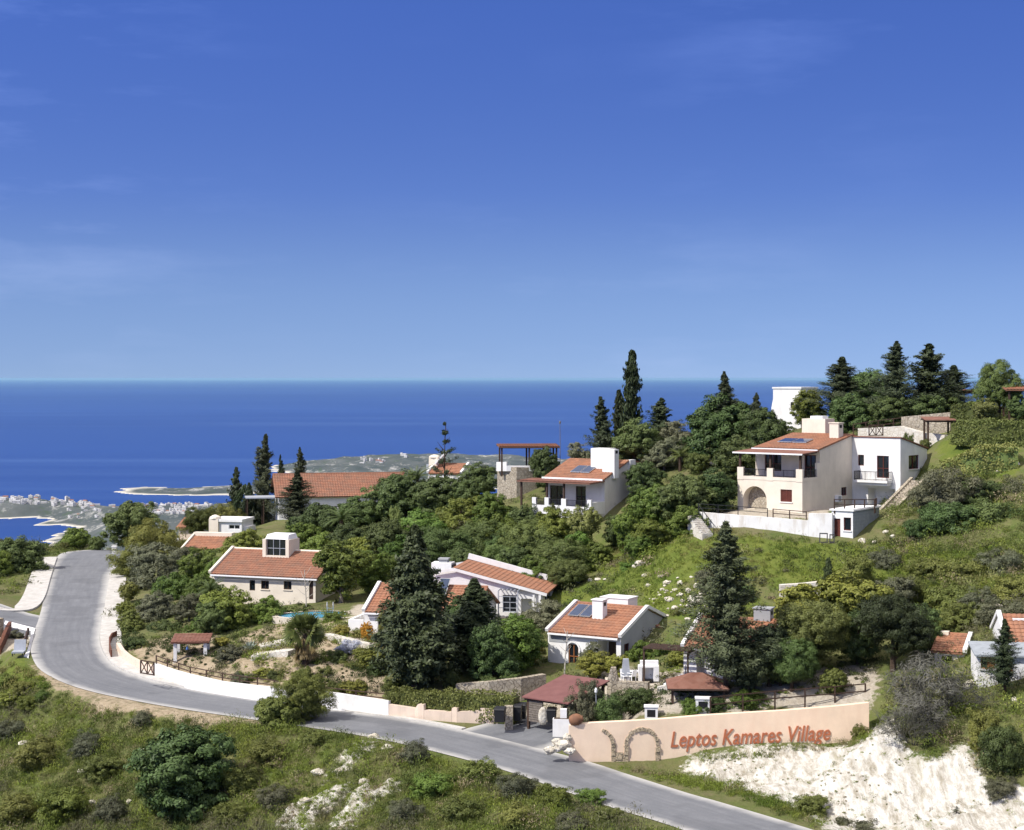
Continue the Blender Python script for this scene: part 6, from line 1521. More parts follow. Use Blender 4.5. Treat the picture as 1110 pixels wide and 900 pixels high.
# feather palm
b = MB()
for k in range(26):
    a = k*2.4; el = g.uniform(.15, 1.25); L = g.uniform(2.0, 2.6); pts = []
    for i in range(9):
        t = i/8; pts.append(Vector((math.cos(a)*L*t*math.cos(el*(1-.5*t)), math.sin(a)*L*t*math.cos(el*(1-.5*t)), 1.0+L*t*math.sin(el)-1.5*t*t*math.cos(el)*.9)))
    b.tube(pts, [.03]*8+[.01], 4)
    for i in range(1, 9):
        for h_ in (0, .5):
            q = pts[i-1].lerp(pts[i], h_); d = (pts[i]-pts[i-1]).normalized(); sx = d.cross(Vector((0, 0, 1))).normalized()
            for sg in (-1, 1):
                e = q+(sx*sg+d*.6-Vector((0, 0, .35))).normalized()*(.5-.03*i); w = d*.035; b.quad(q-w, e, q+w)
FPALM = (2.6, 4.6, b.mesh('fronds', LM['palm']), tb.mesh('trunk', M['bark']))
b = MB()
for k in range(34):
    a = k*2.4; el = .2+1.1*(k/34); d = Vector((math.cos(a)*math.cos(el), math.sin(a)*math.cos(el), math.sin(el))); L = .95; sx = d.cross(Vector((0, 0, 1))).normalized()*.07
    m_ = d*L*.5; b.quad(Vector((0, 0, .05))-sx*.6, m_-sx+Vector((0, 0, .02)), d*L, m_+sx+Vector((0, 0, .02)))
AGAVE = b.mesh('blades', LM['agave'])

rg = random.Random(77); _cnt = {}
NAMES = dict(opn='conifer_tree', con='conifer_tree', spi='conifer_tree', thin='conifer_tree', col='cypress_tree', brd='leafy_tree', grn='leafy_tree', lgt='leafy_tree', pin='pine_tree', oli='olive_tree', yel='shrub', fea='leafy_tree', bsh='shrub', gsh='shrub', bare='leafless_shrub')
def plant(kind, px, pytop, Y, wpx, label, name=None, cat=None, group=None, lean=(0, 0), rz=None, var=None, crown_mat=None, base=None):
    n = _cnt.get(kind, 0); _cnt[kind] = n+1
    H0, W0, cm, tm_ = TP[kind][(n if var is None else var) % len(TP[kind])]
    q = at(px, Y); z = q.z-.1 if base is None else -(base-HY)*Y/F
    H = -(pytop-HY)*Y/F-z; Wm = wpx*Y/F*{'brd': 1.12, 'grn': 1.15, 'fea': 1.15, 'oli': 1.15, 'lgt': 1.1, 'spi': 1.15, 'pin': 1.05}.get(kind, 1.0)
    if kind in ('brd', 'grn', 'pin', 'oli', 'lgt', 'fea') and base is None and H < .9*Wm:
        z -= .9*Wm-H; H = .9*Wm
    if kind in ('bsh', 'gsh', 'yel') and base is None and H < .66*Wm:
        z -= .66*Wm-H; H = .66*Wm
    name = name or NAMES[kind]; cat = cat or ('shrub' if 'shrub' in name else 'tree')
    t = thing(name, label, cat, (q.x, q.y, z), rg.uniform(0, 6.28) if rz is None else rz, group)
    t.scale = (Wm/W0, Wm/W0, H/H0)
    if lean != (0, 0):
        t.rotation_euler = (lean[0], lean[1], 0)
    o = link(bpy.data.objects.new('crown', cm), t); o2 = link(bpy.data.objects.new('branches' if kind == 'bare' else 'trunk', tm_), t)
    if crown_mat:
        o.material_slots[0].link = 'OBJECT'; o.material_slots[0].material = LM[crown_mat]
    return t

# ------------------------------------------------------------------ the trees, one by one
T = plant
# hilltop
T('col', 685, 382, 190, 24, 'tall narrow cypress spire rising above the sea horizon')
T('col', 671, 424, 191, 17, 'short thin cypress touching the tallest cypress spire')
T('spi', 659, 430, 188, 30, 'ragged conifer with drooping tip beside the tall cypress', lean=(0, -.1))
T('brd', 688, 452, 186, 58, 'dark bushy tree wrapped round the foot of the cypress spire')
T('spi', 717, 432, 190, 36, 'open ragged conifer between the cypress spire and the big hilltop tree')
T('oli', 738, 455, 187, 44, 'grey green tree next to the open ragged conifer')
T('brd', 782, 424, 184, 84, 'largest dark hilltop tree, just beside the white block house')
T('opn', 785, 403, 184, 48, 'pointed conifer top poking out of the largest hilltop tree')
T('brd', 828, 440, 178, 52, 'dark green tree in front of the white block house')
T('brd', 800, 470, 172, 60, 'low dark tree below the largest hilltop tree')
T('lgt', 876, 418, 190, 42, 'light green round tree hiding the edge of the white block house', crown_mat='green')
T('opn', 913, 387, 188, 76, 'broad grey green conifer behind the big villa chimney')
T('brd', 944, 398, 193, 56, 'dark leafy tree squeezed between two hilltop conifers')
T('opn', 972, 370, 185, 64, 'tallest dark conifer on the hilltop above the white wing')
T('spi', 1007, 373, 188, 50, 'slender open branched conifer beside the tallest hilltop conifer')
T('opn', 1034, 396, 190, 70, 'shorter bushy conifer with pointed tip by the far red roof')
T('brd', 1000, 425, 184, 50, 'dark low tree under the slender open conifer')
T('pin', 1083, 389, 170, 54, 'rounded pine crown standing above the clipped hedge')
T('lgt', 1070, 430, 166, 30, 'light bush at the foot of the rounded pine', name='shrub')
T('brd', 1104, 425, 166, 26, 'dark shrub under the roofed pergola by the picture edge', name='shrub')
T('opn', 820, 426, 182, 36, 'ragged conifer between the largest hilltop tree and white block house')
T('brd', 925, 424, 184, 50, 'dark bush under the broad grey green conifer and its neighbour', name='shrub')
T('brd', 962, 428, 182, 44, 'dark bush at the trunk of the tallest hilltop conifer', name='shrub')
T('brd', 1032, 428, 186, 44, 'dark bush below the shorter bushy conifer', name='shrub')
# ridge, left of centre
T('opn', 283, 471, 236, 50, 'tall ragged conifer at the gable of the ridge house', lean=(0, .04))
T('spi', 256, 507, 238, 26, 'small spiky conifer next to the tall ridge conifer')
T('con', 270, 524, 234, 26, 'squat dark conifer between the two ridge conifers')
T('spi', 304, 494, 240, 14, 'tiny bent conifer tip over the ridge house gable')
T('opn', 325, 485, 236, 30, 'narrow conifer top rising behind the long tiled roof')
T('opn', 322, 511, 212, 56, 'bushy dark conifer in front of the long tiled roof')
T('col', 229, 519, 232, 13, 'thin leaning cypress spike against the sea', lean=(0, .42))
T('fea', 216, 548, 214, 34, 'yellow green bush beside the orange shed roof', name='shrub')
T('fea', 246, 545, 222, 40, 'olive yellow bush behind the flat roofed cottage', name='shrub')
T('thin', 482, 459, 212, 42, 'sparse conifer with bare level branches by the round chimney')
# by the crest of the road
T('brd', 20, 579, 196, 62, 'dark leafy tree at the picture edge beside the pavement')
T('grn', -6, 592, 192, 40, 'green leafy tree cut off by the picture edge')
T('grn', 83, 569, 230, 46, 'round light green tree just beyond the road crest')
T('bsh', 105, 580, 222, 22, 'small round bush at the very end of the road')
T('bsh', 70, 587, 221, 12, 'smallest bush by the end of the pavement')
T('brd', 142, 541, 226, 58, 'dark dense tree on the village side of the road crest')
T('fea', 172, 562, 204, 78, 'broad feathery olive green tree above the inside of the road')
T('fea', 150, 588, 192, 56, 'feathery light green bush spilling toward the road bend', name='shrub')
T('oli', 172, 584, 182, 74, 'large grey olive tree overhanging the pavement')
T('oli', 206, 590, 182, 46, 'narrower grey olive tree below the cream parapet cottage')
T('yel', 136, 650, 163, 24, 'yellow green bush beside the rusty guard rail')
T('brd', 168, 640, 160, 48, 'dark tree between pavement and tiled kiosk', crown_mat='olive')
T('bsh', 145, 688, 146, 36, 'clipped green bush on the peach kerb wall at the bend')
T('oli', 205, 640, 156, 32, 'silvery small tree next to the kiosk')
T('grn', 252, 634, 150, 66, 'rich green leafy tree before the cream house wall')
T('grn', 220, 620, 160, 44, 'broad leaved fig at the edge of the cream house roof')
T('lgt', 305, 650, 153, 40, 'pale loose bush before the cream house, by the pool', name='shrub', crown_mat='lgt')
T('grn', 225, 590, 178, 60, 'green bushy tree under the cottage with orange roof')
T('grn', 268, 572, 186, 56, 'green tree between cottage and roof lantern')
T('brd', 305, 578, 190, 40, 'dark green tree right behind the roof lantern')
T('lgt', 370, 582, 158, 62, 'large light green tree shading the end of the cream house', crown_mat='green')
T('lgt', 402, 592, 162, 44, 'upright pale green tree next to the large light green one', crown_mat='green')
T('brd', 345, 543, 202, 66, 'dark green tree mass in front of the ridge house wall')
T('grn', 352, 572, 186, 64, 'mid green dome tree above the cream house roof')
T('brd', 404, 524, 206, 60, 'dark tree covering the far end of the long tiled roof')
T('brd', 440, 507, 204, 64, 'dark dense tree below the round chimney')
T('brd', 476, 513, 198, 62, 'broad dark tree downhill from the sparse conifer')
T('brd', 515, 500, 196, 52, 'dark round tree beside the stone terrace wall')
T('grn', 500, 535, 184, 62, 'green domed tree under the stone terrace')
T('grn', 455, 550, 180, 66, 'wide green tree in the middle of the tree belt')
T('brd', 420, 560, 176, 52, 'dark tree between pale green trees and tree belt')
T('yel', 428, 545, 180, 14, 'slim yellowish tree among the dark belt', name='leafy_tree', crown_mat='lgt')
T('grn', 540, 552, 172, 74, 'broad rounded green tree over the orange roof')
T('pin', 480, 572, 164, 74, 'round pine dome behind the white chimney block')
T('pin', 520, 562, 170, 64, 'pine dome uphill from the white chimney block')
T('pin', 575, 562, 166, 72, 'round green pine at the middle of the belt')
T('grn', 605, 548, 166, 54, 'green round tree just under the white balcony')
T('pin', 602, 582, 157, 64, 'lowest round pine above the grassy strip')
T('brd', 560, 590, 160, 52, 'dark tree tucked behind the orange roof end')
T('grn', 643, 585, 158, 42, 'small round green tree at the end of the belt')
T('yel', 632, 545, 163, 44, 'thin yellow green tree before the shaded villa wall', name='leafy_tree', crown_mat='lgt', base=592)
T('brd', 636, 545, 164, 14, 'narrow dark shrub by the villa balcony corner', name='shrub')
T('brd', 592, 482, 186, 34, 'dark bush on the terrace under the timber pergola', name='shrub')
T('bsh', 600, 545, 171, 20, 'round bush on the white balcony wall edge')
T('oli', 630, 478, 196, 30, 'pale grey shrub behind the villa roof', name='shrub')
T('lgt', 678, 548, 158, 30, 'tall light green shrub against the shaded villa wall', name='shrub', crown_mat='green')
T('grn', 712, 520, 162, 60, 'bright green rounded tree beside the rear wing')
T('brd', 740, 512, 160, 62, 'rounded dark carob tree below the rocky bank')
T('brd', 772, 506, 162, 56, 'dark tree touching the corner of the big villa')
T('grn', 745, 545, 155, 46, 'low green tree above the garden steps')
T('grn', 702, 560, 155, 44, 'green bush at the top of the bright meadow', name='shrub')
T('oli', 720, 470, 184, 40, 'grey shrub on the rocky bank beside the small palm', name='shrub')
T('bsh', 755, 488, 180, 30, 'low shrub along the rocky bank')
# front row
T('con', 450, 571, 126.5, 86, 'tall dark pointed conifer above the clipped roadside hedge')
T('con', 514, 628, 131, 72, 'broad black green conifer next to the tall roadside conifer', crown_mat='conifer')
T('grn', 556, 660, 131, 70, 'leafy green tree before the lattice pergola house')
T('brd', 534, 672, 127, 50, 'dark tree in the shade behind the low stone wall')
T('oli', 585, 648, 142, 50, 'silvery olive tree between pergola house and small villa')
T('yel', 580, 690, 133, 26, 'yellow flowering shrub by the small villa corner')
T('opn', 787, 566, 117.8, 108, 'tallest dark conifer standing right behind the peach sign wall')
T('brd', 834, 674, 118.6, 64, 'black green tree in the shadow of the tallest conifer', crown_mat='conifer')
T('pin', 880, 650, 120, 86, 'broad rounded pine behind the end of the peach sign wall')
T('pin', 858, 690, 117.5, 54, 'lower lobed pine beside the broad rounded pine')
T('pin', 968, 643, 118, 80, 'wide dark round pine beside the grey leafless shrub', crown_mat='cypress')
T('brd', 930, 660, 121, 50, 'dark leafy tree between rounded pine and wide round pine')
T('lgt', 865, 626, 126, 66, 'pale yellowish tree above the rounded pine', crown_mat='yellow')
T('lgt', 922, 614, 127, 78, 'large pale green tree at the foot of the meadow', crown_mat='yellow')
T('oli', 965, 620, 129, 56, 'grey green tree behind the wide dark round pine')
T('col', 898, 606, 131, 15, 'small thin cypress at the foot of the meadow')
T('opn', 1089, 671, 107.5, 48, 'young dark conifer in front of the orange shuttered window', crown_mat='conifer', base=748)
T('thin', 1037, 874, 95.5, 20, 'tiny conifer sapling on the chalk slope')
T('bsh', 640, 735, 119, 42, 'dusty shrub behind the peach wall arch', crown_mat='olive')
T('gsh', 628, 741, 116.9, 40, 'greyish shrub beside the red carport roof')
T('bsh', 690, 742, 119, 50, 'dark green shrub between the white wall boxes', crown_mat='broad')
T('bsh', 660, 752, 117, 40, 'low dark shrub on top of the peach wall', crown_mat='broad')
T('bsh', 725, 745, 120, 36, 'round shrub near the white barbecue', crown_mat='broad')
T('yel', 648, 703, 127, 46, 'yellow green shrub before the small villa porch')
T('yel', 668, 708, 126, 30, 'second yellow green shrub by the stone terrace post')
T('oli', 640, 694, 128, 24, 'small grey tree before the small villa porch')
T('grn', 696, 694, 130, 34, 'bright green bush below the grey gable', name='shrub')
T('yel', 738, 702, 126, 36, 'yellow bush beside the dark pergola post')
T('grn', 716, 697, 130, 24, 'small green bush under the door canopy', name='shrub')
T('bsh', 812, 745, 116.5, 60, 'low spreading green shrub at the top of the peach wall', crown_mat='green')
T('bsh', 770, 752, 116, 46, 'leafy shrub under the brown tiled shelter', crown_mat='broad')
T('bsh', 752, 757, 115.6, 34, 'low bush hanging over the peach wall', crown_mat='green')
T('brd', 497, 645, 140, 40, 'dark leafy tree against the low tiled roof')
# garden by the palm
T('grn', 250, 696, 138, 34, 'grey green round bush near the kiosk', name='shrub', crown_mat='olive')
T('bsh', 286, 716, 136, 24, 'small grey green bush on the garden bank', crown_mat='olive')
T('grn', 364, 702, 134, 36, 'rounded dark green bush beside the fan palm', name='shrub', crown_mat='hedge')
T('yel', 402, 700, 132, 46, 'yellow green loose bush at the foot of the tall conifer')
T('bsh', 384, 715, 132, 36, 'spreading bush next to the tall conifer', crown_mat='feather')
T('bsh', 306, 705, 138, 18, 'tuft of shrub by the stone garden step', crown_mat='olive')
T('yel', 398, 672, 138.5, 16, 'orange flowered shrub by the pool garden', crown_mat='orange')
T('gsh', 377, 693, 135.2, 30, 'mound of pale blue and white flowers by the garden path', crown_mat='flower', name='flower_bush', cat='shrub')
T('oli', 205, 690, 146, 20, 'small shrub behind the kiosk', name='shrub')
T('grn', 215, 668, 150, 40, 'green bush between kiosk and cream house', name='shrub')
T('lgt', 325, 655, 152, 26, 'loose pale shrub at the pool edge', name='shrub')
T('fea', 420, 660, 137, 20, 'bare brownish bush before the white garden wall', name='shrub')
T('bsh', 490, 725, 126, 22, 'round clipped bush behind the low stone wall', crown_mat='hedge')
T('bsh', 530, 730, 125, 24, 'dark round bush on the low stone wall', crown_mat='broad')
T('bsh', 553, 728, 125.5, 26, 'twin bush at the end of the low stone wall', crown_mat='hedge')
# slope on the right
SH = 'scrub bushes on the slope below the hedge'
for px, py, Y, w, k in ((1012, 522, 150, 42, 'gsh'), (1030, 512, 150, 56, 'gsh'), (1058, 520, 150, 40, 'bsh'), (1018, 550, 146, 40, 'bsh'), (1035, 545, 146, 50, 'bsh'), (1072, 545, 146, 46, 'bsh'), (994, 566, 146, 24, 'bsh'), (1100, 520, 152, 40, 'gsh'), (1098, 552, 146, 36, 'bsh')):
    T(k, px, py-6, Y, w*1.45, 'grey green scrub bush on the slope between white wing and hedge', group=SH, crown_mat='olive' if k == 'gsh' else 'broad')
SH = 'scrub bushes on the slope above the wide round pine'
for px, py, Y, w, k in ((1010, 606, 136, 44, 'bsh'), (1045, 610, 134, 50, 'bsh'), (1085, 600, 134, 44, 'gsh'), (1030, 635, 128, 50, 'bsh'), (1065, 640, 126, 40, 'gsh'), (1100, 628, 126, 40, 'bsh'), (985, 625, 130, 34, 'bsh'), (1085, 655, 121, 44, 'gsh'), (960, 598, 140, 30, 'gsh'), (930, 605, 136, 30, 'bsh')):
    T(k, px, py-6, Y, w*1.4, 'scrub bush on the meadow slope above the orange house end', group=SH, crown_mat='feather' if k == 'bsh' else 'olive')
T('bare', 1010, 704, 106.3, 116, 'large grey leafless shrub at the top of the chalk slope')
T('bare', 990, 748, 103.6, 88, 'smaller grey leafless shrub hanging over the chalk')
T('bsh', 1086, 780, 98.5, 56, 'dark green bush on the chalk edge near the picture edge', crown_mat='broad')
T('bsh', 1066, 765, 101, 40, 'olive bush above the chalk by the picture edge', crown_mat='feather')
T('gsh', 1085, 842, 96.5, 42, 'grey scrub bush low on the chalk slope')
T('bsh', 880, 858, 98.5, 44, 'green bush on the verge below the chalk', crown_mat='feather')
T('bsh', 925, 886, 96.5, 60, 'low olive bush at the chalk foot by the frame edge', crown_mat='olive')
T('bsh', 932, 783, 110.5, 22, 'small bush at the end of the peach wall', crown_mat='feather')
# near bank
T('brd', 200, 783, 112.5, 116, 'large dark leafy tree on the bank below the road')
T('brd', 172, 826, 111.8, 56, 'lower dark leafy tree beside the large bank tree')
t = T('fea', 330, 727, 121.5, 58, 'feathery leaning tree on the verge over the road edge')
T('brd', 302, 750, 120, 52, 'dark round half of the roadside tree pair', crown_mat='feather')
NB = 'scrub bushes on the bank under the road'
for px, py, w, k, cm in ((40, 800, 70, 'bsh', 'hedge'), (95, 790, 60, 'gsh', None), (10, 780, 50, 'gsh', None), (70, 850, 80, 'bsh', 'broad'), (20, 860, 70, 'bsh', 'feather'), (120, 860, 60, 'gsh', None), (110, 815, 60, 'bsh', 'hedge'), (260, 830, 60, 'bsh', 'feather'), (300, 850, 60, 'gsh', None), (290, 800, 60, 'bsh', 'feather'), (250, 870, 50, 'bsh', 'hedge'),
                        (450, 800, 56, 'gsh', None), (470, 835, 66, 'bsh', 'broad'), (520, 822, 60, 'bsh', 'feather'), (560, 838, 60, 'gsh', None), (500, 862, 66, 'bsh', 'feather'), (600, 850, 56, 'bsh', 'broad'), (640, 852, 46, 'bsh', 'broad'), (560, 870, 60, 'bsh', 'hedge'), (620, 876, 60, 'gsh', None), (440, 866, 56, 'gsh', None), (660, 872, 44, 'bsh', 'feather'), (340, 790, 40, 'bsh', 'feather'), (155, 768, 40, 'gsh', None), (8, 748, 40, 'yel', None), (32, 752, 36, 'bsh', 'green'), (6, 730, 34, 'bsh', 'green'), (26, 736, 34, 'bsh', 'feather'), (46, 748, 26, 'bsh', 'green')):
    q = ground(px, py+w*.42); cm = {'hedge': 'feather', 'broad': 'green'}.get(cm, cm)
    T(k, px, py, q.y, w*.85, 'scrub bush among the low growth on the bank under the road', group=NB, crown_mat=cm)
T('oli', 18, 682, 151, 16, 'small potted tree on the white paved terrace')
T('bsh', 30, 722, 146, 12, 'little plant beside the grey lounger', crown_mat='green')

T('grn', 190, 616, 172, 60, 'green bush mass between grey olive tree and cream house', name='shrub')
T('grn', 238, 604, 172, 50, 'green bush behind the corner of the tiled roof', name='shrub')
T('yel', 138, 628, 172, 26, 'yellow green growth along the top of the pavement', name='shrub', crown_mat='feather')
T('grn', 142, 660, 155, 30, 'bright green bush beside the pavement at the bend', name='shrub', crown_mat='feather')
T('grn', 178, 668, 152, 44, 'dark leaved bush just uphill from the kiosk', name='shrub', crown_mat='broad')
T('brd', 232, 650, 148, 40, 'dark leafy bush before the rich green tree', name='shrub')
T('grn', 290, 645, 150, 36, 'green bush by the end of the pool', name='shrub')
T('yel', 240, 690, 142, 20, 'golden flowering bush between kiosk and round bush', name='shrub')
T('grn', 325, 565, 192, 50, 'green tree behind the roof lantern chimney side')
T('brd', 382, 538, 204, 56, 'dark green tree left of the slim yellowish tree'.replace(' left of', ' uphill of'))
T('grn', 400, 575, 178, 54, 'mid green tree in the gap above the pale green trees')
T('pin', 545, 590, 160, 56, 'round pine half hidden by the orange roof end')
T('grn', 625, 575, 160, 50, 'green tree below the villa balcony corner')
T('brd', 575, 545, 176, 56, 'dark tree under the stone terrace wall corner')
T('brd', 700, 498, 176, 40, 'dark shrub behind the rear wing roof', name='shrub')
T('brd', 850, 455, 184, 34, 'dark bush just behind the big villa roof', name='shrub')
T('brd', 888, 448, 186, 36, 'dark leafy bush under the broad grey green conifer', name='shrub')
T('grn', 1060, 432, 172, 40, 'green bush at the end of the lower hedge step', name='shrub')
T('bsh', 985, 468, 170, 14, 'small shrub on the pale terrace wall bed beside the pergola')
T('bsh', 1003, 474, 168, 14, 'low shrub on the pale terrace wall bed under the pergola')

T('grn', 160, 694, 145.5, 34, 'green bush between the clipped bush and the kiosk', name='shrub', crown_mat='feather')
T('brd', 178, 690, 149, 40, 'dark bush directly behind the kiosk roof', name='shrub')
T('bsh', 178, 712, 142, 26, 'low bush at the foot of the kiosk column')
T('bsh', 232, 716, 140, 26, 'low bush between kiosk and grey green round bush', crown_mat='feather')
T('brd', 222, 690, 146, 40, 'dark bush at the uphill side of the kiosk', name='shrub')
T('bsh', 330, 722, 131, 20, 'small bush at the foot of the fan palm', crown_mat='feather')
T('bsh', 345, 678, 144, 28, 'low bush between fan palm and pool', crown_mat='olive')
T('yel', 372, 676, 141, 22, 'yellowish low bush between pool and flower mound')

T('grn', 535, 532, 178, 46, 'green dome tree below the lookout terrace wall')
T('grn', 640, 588, 160, 40, 'green bushy tree at the top of the grassy strip')
T('brd', 376, 566, 184, 46, 'dark tree beside the feathery palm')
T('grn', 416, 596, 168, 46, 'green dome tree beside the upright pale green tree')
T('grn', 440, 575, 172, 50, 'green dome tree left of the chimney block pine'.replace(' left of', ' uphill of'))
T('brd', 500, 592, 158, 44, 'dark tree pressed against the white chimney block')
T('grn', 575, 600, 156, 40, 'green dome tree over the falling orange roof end')
T('brd', 545, 575, 168, 44, 'dark gap filling tree between two pine domes')
T('pin', 615, 606, 154, 46, 'pine dome at the lower edge of the belt by the strip')
T('grn', 694, 575, 154, 34, 'bush at the corner between meadow and shaded wall', name='shrub')
T('yel', 288, 722, 134, 30, 'olive yellow bush on the soil bank by the stone step')
T('bsh', 262, 728, 134, 34, 'wide low bush above the white road wall', crown_mat='olive')
T('grn', 352, 722, 131, 32, 'green bush on the soil bank past the fan palm', name='shrub', crown_mat='feather')
T('yel', 385, 735, 128, 34, 'yellow olive bush over the end of the white wall')
T('bsh', 310, 690, 141, 22, 'round bush between stone step and pool', crown_mat='green')
T('bsh', 425, 735, 127, 26, 'bush at the shaded foot of the tall conifer', crown_mat='feather')
T('grn', 846, 700, 118.5, 40, 'dark pine bush at the trunk of the rounded pine', name='shrub', crown_mat='broad')
T('grn', 905, 722, 116.5, 30, 'green bush behind the timber rail of the sign wall', name='shrub', crown_mat='feather')
T('brd', 1000, 652, 121, 40, 'dark scrub tree behind the orange house end')
T('grn', 1040, 650, 123, 46, 'green scrub tree above the orange house end', crown_mat='feather')

T('bsh', 690, 634, 147, 34, 'shrub at the meadow side of the pale climbing path', crown_mat='feather')
T('bsh', 703, 660, 139, 30, 'shrub beside the tumbled rocks above the grey gable', crown_mat='broad')
T('bsh', 738, 655, 137.5, 34, 'shrub among the tumbled white rocks of the grassy bank', crown_mat='feather')
T('bsh', 682, 608, 152, 26, 'low shrub in the upper corner of the meadow', crown_mat='green')
T('bsh', 766, 612, 139, 30, 'grey shrub behind the tip of the tallest conifer', crown_mat='olive')
T('bsh', 822, 655, 133, 40, 'shrub between tallest conifer and broken stone line', crown_mat='feather')
T('bsh', 805, 632, 137, 34, 'dark shrub below the broken stone line', crown_mat='broad')
T('bsh', 760, 672, 134, 30, 'shrub at the lower edge of the tumbled rocks', crown_mat='green')
T('bsh', 250, 715, 139, 26, 'shrub on the soil bank behind the timber rail', crown_mat='feather')
T('bsh', 275, 730, 134, 22, 'small shrub low on the soil bank by the rail', crown_mat='green')
T('bsh', 322, 700, 138, 26, 'shrub behind the fan palm trunk', crown_mat='feather')
T('bsh', 300, 725, 133, 24, 'rounded shrub on the soil bank below the palm', crown_mat='hedge')
T('bsh', 340, 735, 129, 26, 'shrub just inside the white wall below the palm', crown_mat='green')
T('bsh', 365, 738, 128.5, 24, 'shrub by the short timber rail', crown_mat='feather')
T('bsh', 412, 715, 130, 30, 'shrub at the sunny foot of the tall conifer', crown_mat='hedge')
T('bsh', 360, 662, 147, 26, 'shrub on the near rim of the pool', crown_mat='green')
T('bsh', 330, 690, 140.5, 22, 'shrub behind the upper stone step', crown_mat='olive')
T('bsh', 240, 705, 141, 24, 'shrub beside the pale agave', crown_mat='broad')
T('bsh', 390, 680, 140, 20, 'small shrub beside the white garden wall corner', crown_mat='feather')

T('brd', 672, 556, 163, 34, 'dark tree filling the foot of the shaded villa wall')
T('grn', 655, 596, 157, 36, 'green shrub between the belt and the meadow corner', name='shrub')
T('grn', 690, 545, 164, 40, 'green tree against the rear wing wall')

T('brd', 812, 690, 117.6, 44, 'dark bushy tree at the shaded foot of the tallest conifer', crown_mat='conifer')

# palms, agaves
q = at(331, 133); t = thing('fan_palm', 'fan palm with brown skirt of dead fronds beside the white road wall', 'palm', (q.x, q.y, q.z-.05)); Hh = -(667-HY)*133/F-q.z; s = Hh/4.35; t.scale = (s, s, s)
for nm, me in (('fronds', PALM[2]), ('trunk', PALM[3]), ('dead_fronds', PALM[4])): link(bpy.data.objects.new(nm, me), t)
for px, pt, Y, w, lab in ((370, 545, 197, 42, 'feathery palm above the tree belt below the long roof'), (737, 480, 182, 34, 'small dark palm on the rocky bank below the hilltop trees'), (452, 503, 203, 36, 'palm crown among the dark trees under the round chimney'), (228, 625, 155, 34, 'low palm beside the cream house corner')):
    q = at(px, Y); t = thing('feather_palm', lab, 'palm', (q.x, q.y, 0)); s = w*Y/F/4.4; zt = -(pt-HY)*Y/F; t.scale = (s, s, s); t.location.z = zt-2.9*s
    link(bpy.data.objects.new('fronds', FPALM[2]), t)
    b = MB(); b.tube([(0, 0, (q.z-.4-t.location.z)/s), (0, 0, 1.0)], [.24, .2], 8); b.build('trunk', M['bark'], t)
for px, py, lab in ((271, 706, 'pale grey agave rosette on the garden bank'), (752, 733, 'small agave near the dark pergola')):
    q = ground(px, py); t = thing('agave', lab, 'plant', q); link(bpy.data.objects.new('blades', AGAVE), t)
    b = MB(); b.lathe([(.16, -.1), (.14, .08), (.05, .2)], 8); b.build('stem', M['greybark'], t)
# little bare tree before the small villa
g = np.random.default_rng(5); q = at(612, 129.3)
t = thing('bare_tree', 'thin white stemmed bare tree before the small villa door', 'tree', (q.x, q.y, q.z))
link(bpy.data.objects.new('trunk', trunk_mesh(g, 4, .07, 7, .6, (.25, 0), 'whitebark', .85, .5)), t)
q = at(332, 158); t = thing('bare_tree', 'thin leafless tree before the cream house wall', 'tree', (q.x, q.y, q.z)); link(bpy.data.objects.new('trunk', trunk_mesh(g, 4.5, .05, 9, .9, (-.2, 0), 'whitebark', .8, .3)), t)

# ------------------------------------------------------------------ hedges
def hedge(name, label, pts, top, depth, mat, seed, leaf=.09, dens=90):
    """clipped leafy hedge: pts are ground points, top their heights; returns the thing"""
    g = np.random.default_rng(seed); C = []; Nn = []
    b = MB()
    for i in range(len(pts)-1):
        a = Vector(pts[i]); c = Vector(pts[i+1]); d = c-a; L = Vector((d.x, d.y)).length; nx = Vector((d.y, -d.x, 0)).normalized()
        if nx.y > 0: nx = -nx
        h0, h1 = top[i], top[i+1]
        n = int(L*(depth+2*max(h0, h1))*dens)
        t = g.uniform(0, 1, n); face = g.uniform(0, 1, n); hh = h0+(h1-h0)*t
        pt = depth/(depth+hh*1.6)
        topf = face < pt; front = (~topf) & (g.uniform(0, 1, n) < .75)
        v = g.uniform(0, 1, n)
        o = np.where(topf, v*depth, np.where(front, 0, depth)); zz = np.where(topf, hh, v*hh)
        base = np.array(a)[None]+t[:, None]*np.array(d)[None]
        lump = fbm(base[:, 0]+o, base[:, 1]+zz*1.3, 1.1, 3, seed)*.5
        nn = np.where(topf[:, None], [[0, 0, 1]], np.where(front[:, None], np.array(nx)[None], -np.array(nx)[None]))
        p = base-np.array(nx)[None]*o[:, None]+np.array([0, 0, 1])*zz[:, None]+nn*(lump+g.normal(0, .06, n))[:, None]
        C.append(p); Nn.append(nn+rdir(g, n)*.8)
        e = .15
        b.hexa([a-nx*e, c-nx*e, c-nx*(depth-e), a-nx*(depth-e)], [a-nx*e+Vector((0, 0, h0-e)), c-nx*e+Vector((0, 0, h1-e)), c-nx*(depth-e)+Vector((0, 0, h1-e)), a-nx*(depth-e)+Vector((0, 0, h0-e))])
    t = thing(name, label, 'hedge', pts[0]); off = np.array(pts[0])
    V, Fc = leaves(np.concatenate(C)-off, np.concatenate(Nn), leaf, .55, g)
    link(bpy.data.objects.new('foliage', np_mesh('foliage', V, Fc, [LM[mat]])), t)
    b.v = [(v[0]-off[0], v[1]-off[1], v[2]-off[2]) for v in b.v]; b.build('branches', LM[mat], t)
    return t
def pl(lst): return [P(*q) for q in lst]
